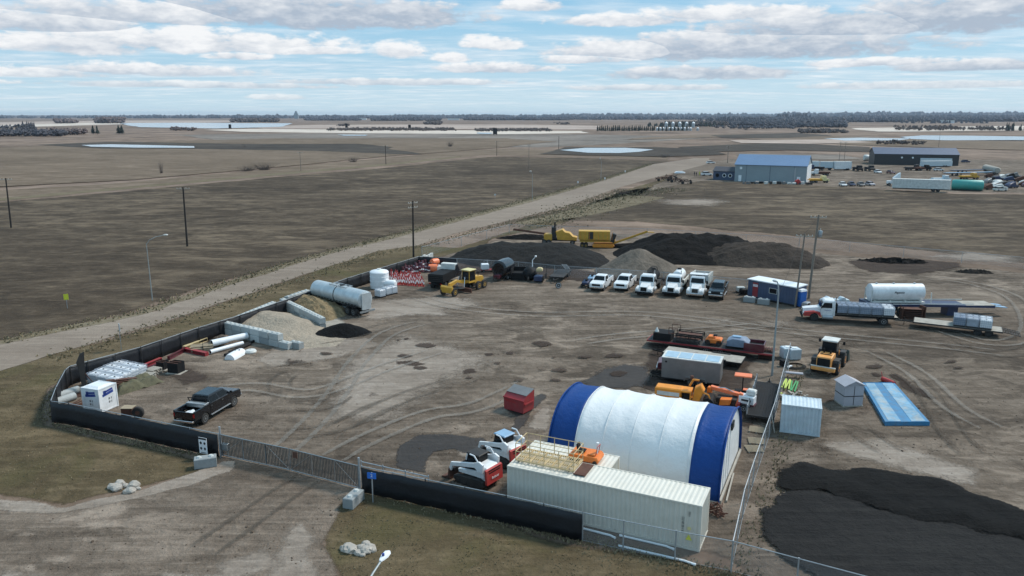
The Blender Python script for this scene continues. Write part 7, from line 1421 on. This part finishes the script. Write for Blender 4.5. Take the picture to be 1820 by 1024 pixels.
def belt(kind,px0,px1,py,n,h,w,m,jy=1.,seed=0,py1=None,hv=.35,add=None):
    q=add or MB(); r=random.Random(seed*7+3)
    for i in range(n):
        u=r.random(); px=px0+(px1-px0)*u; p=py+((py1 if py1 else py)-py)*u+r.uniform(-jy,0); x,y=G(px,max(207.3,p)); hh=h*r.uniform(1-hv,1+hv)
        (conifer_geo if kind=='c' else decid_geo)(q,x,y,0,hh,w*r.uniform(.7,1.3),r,7,4 if kind=='c' else 6) if kind=='c' else decid_geo(q,x,y,0,hh,w*r.uniform(.7,1.3),r,5,5)
    return q
W_=[('woods','far_woods',[('d',-40,115,243,240,6,5),('d',-40,60,238,60,11,5),('c',38,66,236,18,13,3),('c',-30,10,243,14,17,4)],),
 ('woods','rosy_twigs',[('d',70,152,240,90,6.5,5),('d',100,135,219.5,60,9,14),('d',174,216,219.5,160,14,15),('d',305,345,233,60,5,4)]),
 ('woods','bare_twigs',[('d',583,808,233,300,3.5,4),('d',845,980,234,150,3.5,4),('d',755,782,222.5,60,7,9),('d',415,492,217.5,120,9,14),('d',600,620,225,20,4,5),('d',985,1010,222,10,5,6)]),
 ('woods','far_woods',[('d',-200,250,210.5,90,6,55),('d',250,560,210.5,150,9,55),('d',540,640,214.5,110,7,18),('d',660,780,215,150,8,20),('d',830,1010,214,240,8,22),('d',560,900,211,150,8,50),('d',700,1100,210,180,11,60),('d',1000,1300,213,150,8,30),('d',1000,1400,209.5,240,15,80)]),
 ('woods','far_woods',[('d',1300,1420,225,200,8,10),('d',1390,1500,227,150,7,9),('d',1330,1500,221,240,9,14),('d',1280,1500,216,260,11,22),('d',1270,1420,229,80,4,6),('c',1240,1330,220,60,15,6),('c',1380,1440,214,70,30,14)]),
 ('woods','far_woods',[('d',1480,1600,217.5,220,9,20),('d',1620,2000,216.5,500,10,22),('d',1500,2000,213,560,13,36),('d',1400,2100,209.5,700,30,80),('c',1600,1760,220,60,12,5)]),
 ('woods','bare_twigs',[('d',1590,1700,233,110,7,4),('d',1700,1800,233,60,6,4),('d',1420,1500,237,70,4,6),('d',1560,1640,258,30,3,3),('d',1180,1290,225,160,8,9)]),
 ('woods','spruce',[('c',1783,1850,233,26,11,3),('c',1150,1290,226,60,10,4)])]
WL=('distant band of dark leafless woods',)
for i,(nm,m,l) in enumerate(W_):
    q=MB()
    for j,a in enumerate(l): belt(a[0],a[1],a[2],a[3],a[4],a[5],a[6],m,jy=1.6 if a[3]<215 else 2.2,seed=i*10+j,add=q)
    o=q.build(nm,m); tag(o,None,None,None,'stuff')
def conifer(px,py,h,w,l,grp=None,seed=1):
    T=thing('spruce_tree',l,'tree',(*G(px,py),0),0,grp); r=random.Random(seed); MB().cyl((0,0,0),(0,0,h*.9),h*.018,.02,n=6).build('trunk','pole_dark',T); q=MB(); conifer_geo(q,0,0,h*.03,h*.97,w,r,11,11); q.build('crown','spruce',T); return T
conifer(166,239,12,4,'left tree of the left pair of dark spruces in the far left fields',seed=1); conifer(173.5,239,12,3.6,'right tree of the left pair of dark spruces in the far left fields',seed=2); conifer(211.5,238.5,12.5,4.4,'left tree of the right pair of dark spruces in the far left fields',seed=3); conifer(217,238.5,12,4.6,'right tree of the right pair of dark spruces in the far left fields',seed=4)
sp=[conifer(1062,233.5,9.5,2.8,'dark spruce in the long planted shelterbelt left of the grain bins','spruces of the shelterbelt',5)]
for i in range(1,46):
    px=1062+i*3.6+rnd.uniform(-.6,.6)
    if 1166<px<1232 and i%2: continue
    o=dup(sp[0],(*G(px,233.5+rnd.uniform(-.5,.3)),0),rnd.uniform(0,6),'dark spruce in the long planted shelterbelt left of the grain bins' if px<1166 else 'dark spruce beside the grain bins at the right end of the shelterbelt'); o.scale=(rnd.uniform(.8,1.2),)*2+(rnd.uniform(.75,1.1) if px<1210 else rnd.uniform(1.0,1.45),)
    if px>=1166: o['group']='spruces beside the grain bins'
def shrub(px,py,h,w,l,n=60,m='bare_twigs',grp=None):
    T=thing('leafless_shrub',l,'shrub',(*G(px,py),0),0,grp); r=random.Random(int(px*7)); q=MB()
    for i in range(n):
        a=r.uniform(0,2*PI); e=r.random()*w*.5; s=(r.uniform(-.3,.3)*w*.5,r.uniform(-.3,.3)*w*.5,0); q.cyl(s,(math.cos(a)*e+s[0],math.sin(a)*e+s[1],h*r.uniform(.5,1)),.035,.012,n=3,cap=False)
    q.build('twigs',m,T); return T
shrub(287,309,6,3,'lone leafless sapling beside the farm track at the left',40); shrub(800,261,5,9,'round leafless bush in the fields between hedgerow and farm track',110); shrub(470,302,3.6,14,'leafless brush patch along the farm track above the dark field, right one',150); shrub(440,304,2.8,12,'leafless brush patch along the farm track above the dark field, left one',110); shrub(628,288,3.2,10,'low leafless brush beside the farm track in the middle',90)
shrub(1326,231,5,14,'rounded dark bush beyond the fields above the blue-roofed building',110); shrub(1108,345,1.4,7,'low brown brush beside the gravel road below the farm implements',80); shrub(1180,280,2.,8,'low dark brush at the bend of the far gravel road',80)
# dry grass tufts: along ditches, fence feet and lawn
q=MB(); r=random.Random(9)
def tuft(x,y,h,s):
    for k in range(3):
        a=r.uniform(0,PI); dx,dy=math.cos(a)*s,math.sin(a)*s; lx,ly=r.uniform(-.5,.5)*h,r.uniform(-.5,.5)*h
        q.add([(x-dx,y-dy,0),(x+dx,y+dy,0),(x+dx*.3+lx,y+dy*.3+ly,h*r.uniform(.6,1))],[(0,1,2)])
def tufts(line,spread,n,h,s):
    P=WP(line); Ls=[math.dist(a,b) for a,b in zip(P[:-1],P[1:])]; tot=sum(Ls)
    for i in range(n):
        u=r.random()*tot; k=0
        while u>Ls[k] and k<len(Ls)-1: u-=Ls[k]; k+=1
        a,b=P[k],P[k+1]; f=min(1,u/Ls[k]); o=r.gauss(0,spread); L=Ls[k]; x=a[0]+(b[0]-a[0])*f-(b[1]-a[1])/L*o; y=a[1]+(b[1]-a[1])*f+(b[0]-a[0])/L*o; tuft(x,y,h*r.uniform(.4,1.2),s*r.uniform(.5,1.3))
tufts([(0,607),(80,590),(243,557),(400,504),(540,460),(668,427),(880,371),(1068,320),(1159,291)],.9,3600,.32,.15)
tufts([(80,640),(327,566),(540,495),(677,449),(745,440),(880,403),(1002,372),(1108,336)],1.2,2600,.25,.13)
tufts([(93,753),(150,768),(385,817)],.2,700,.2,.05); tufts([(645,868),(780,900),(1036,966)],.2,900,.2,.05)
tufts([(1311,1015),(1365,880),(1400,740),(1420,650)],.45,700,.22,.05); tufts([(1040,962),(1200,1000),(1300,1020),(1500,1080)],.4,700,.2,.05)
tufts([(86,752),(90,712),(112,672),(240,634),(430,570),(620,505),(742,466)],.3,1500,.2,.07)
tufts([(945,405),(1000,380),(1100,350),(1200,335)],4.,1800,.35,.2)
o=q.build('dry_grass','dry_blades'); tag(o,None,None,None,'stuff')
q=MB()
for poly,n in (([(-200,915),(-200,715),(80,640),(240,640),(93,716),(93,755),(385,820),(200,882),(110,900)],4500),([(645,868),(1036,965),(1310,1020),(1500,1090),(1400,1200),(660,1200),(600,1000),(590,890)],4500)):
    Pw=WP(poly); xs=[p[0] for p in Pw]; ys=[p[1] for p in Pw]; c=0
    while c<n:
        x=r.uniform(min(xs),max(xs)); y=r.uniform(min(ys),max(ys)); c+=1
        if inside((x,y),Pw) and mnoise.noise((x*.35,y*.35,5))>-.25: tuft(x,y,r.uniform(.05,.12),r.uniform(.02,.05))
o=q.build('lawn_grass','dry_blades'); tag(o,None,None,None,'stuff')
# loose clods and stones
q=MB()
for k in range(1500):
    reg=r.choice([((1360,780),(1700,850)),((1560,640),(1820,830)),((560,600),(980,760)),((1340,900),(1820,1000)),((40,900),(600,1020)),((430,560),(640,660)),((980,520),(1400,640)),((650,760),(900,860)),((180,650),(480,760))])
    px=r.uniform(reg[0][0],reg[1][0]); py=r.uniform(reg[0][1],reg[1][1]); x,y=G(px,py); s=r.uniform(.03,.09)*(1 if r.random()<.95 else 1.8)
    q.box(x,y,s*.4,s,s*r.uniform(.6,1.2),s*.8,rz=r.uniform(0,3),ry=r.uniform(-.5,.5),b=s*.25)
o=q.build('loose_stones','brown_rubble'); tag(o,None,None,None,'stuff')
# ================================================================ haze
m=bpy.data.materials.new('haze'); m.use_nodes=True; t=NT(m.node_tree); p=t.new('ShaderNodeVolumePrincipled'); p.inputs['Color'].default_value=(.62,.74,.9,1); p.inputs['Density'].default_value=.00005; p.inputs['Anisotropy'].default_value=.2
o_=t.new('ShaderNodeOutputMaterial'); t.l.new(p.outputs[0],o_.inputs['Volume']); M['haze']=m
mb=MB(); mb.b2(-14500,14500,-3000,14500,-1.2,70.); o=mb.build('haze','haze'); tag(o,kind='stuff')
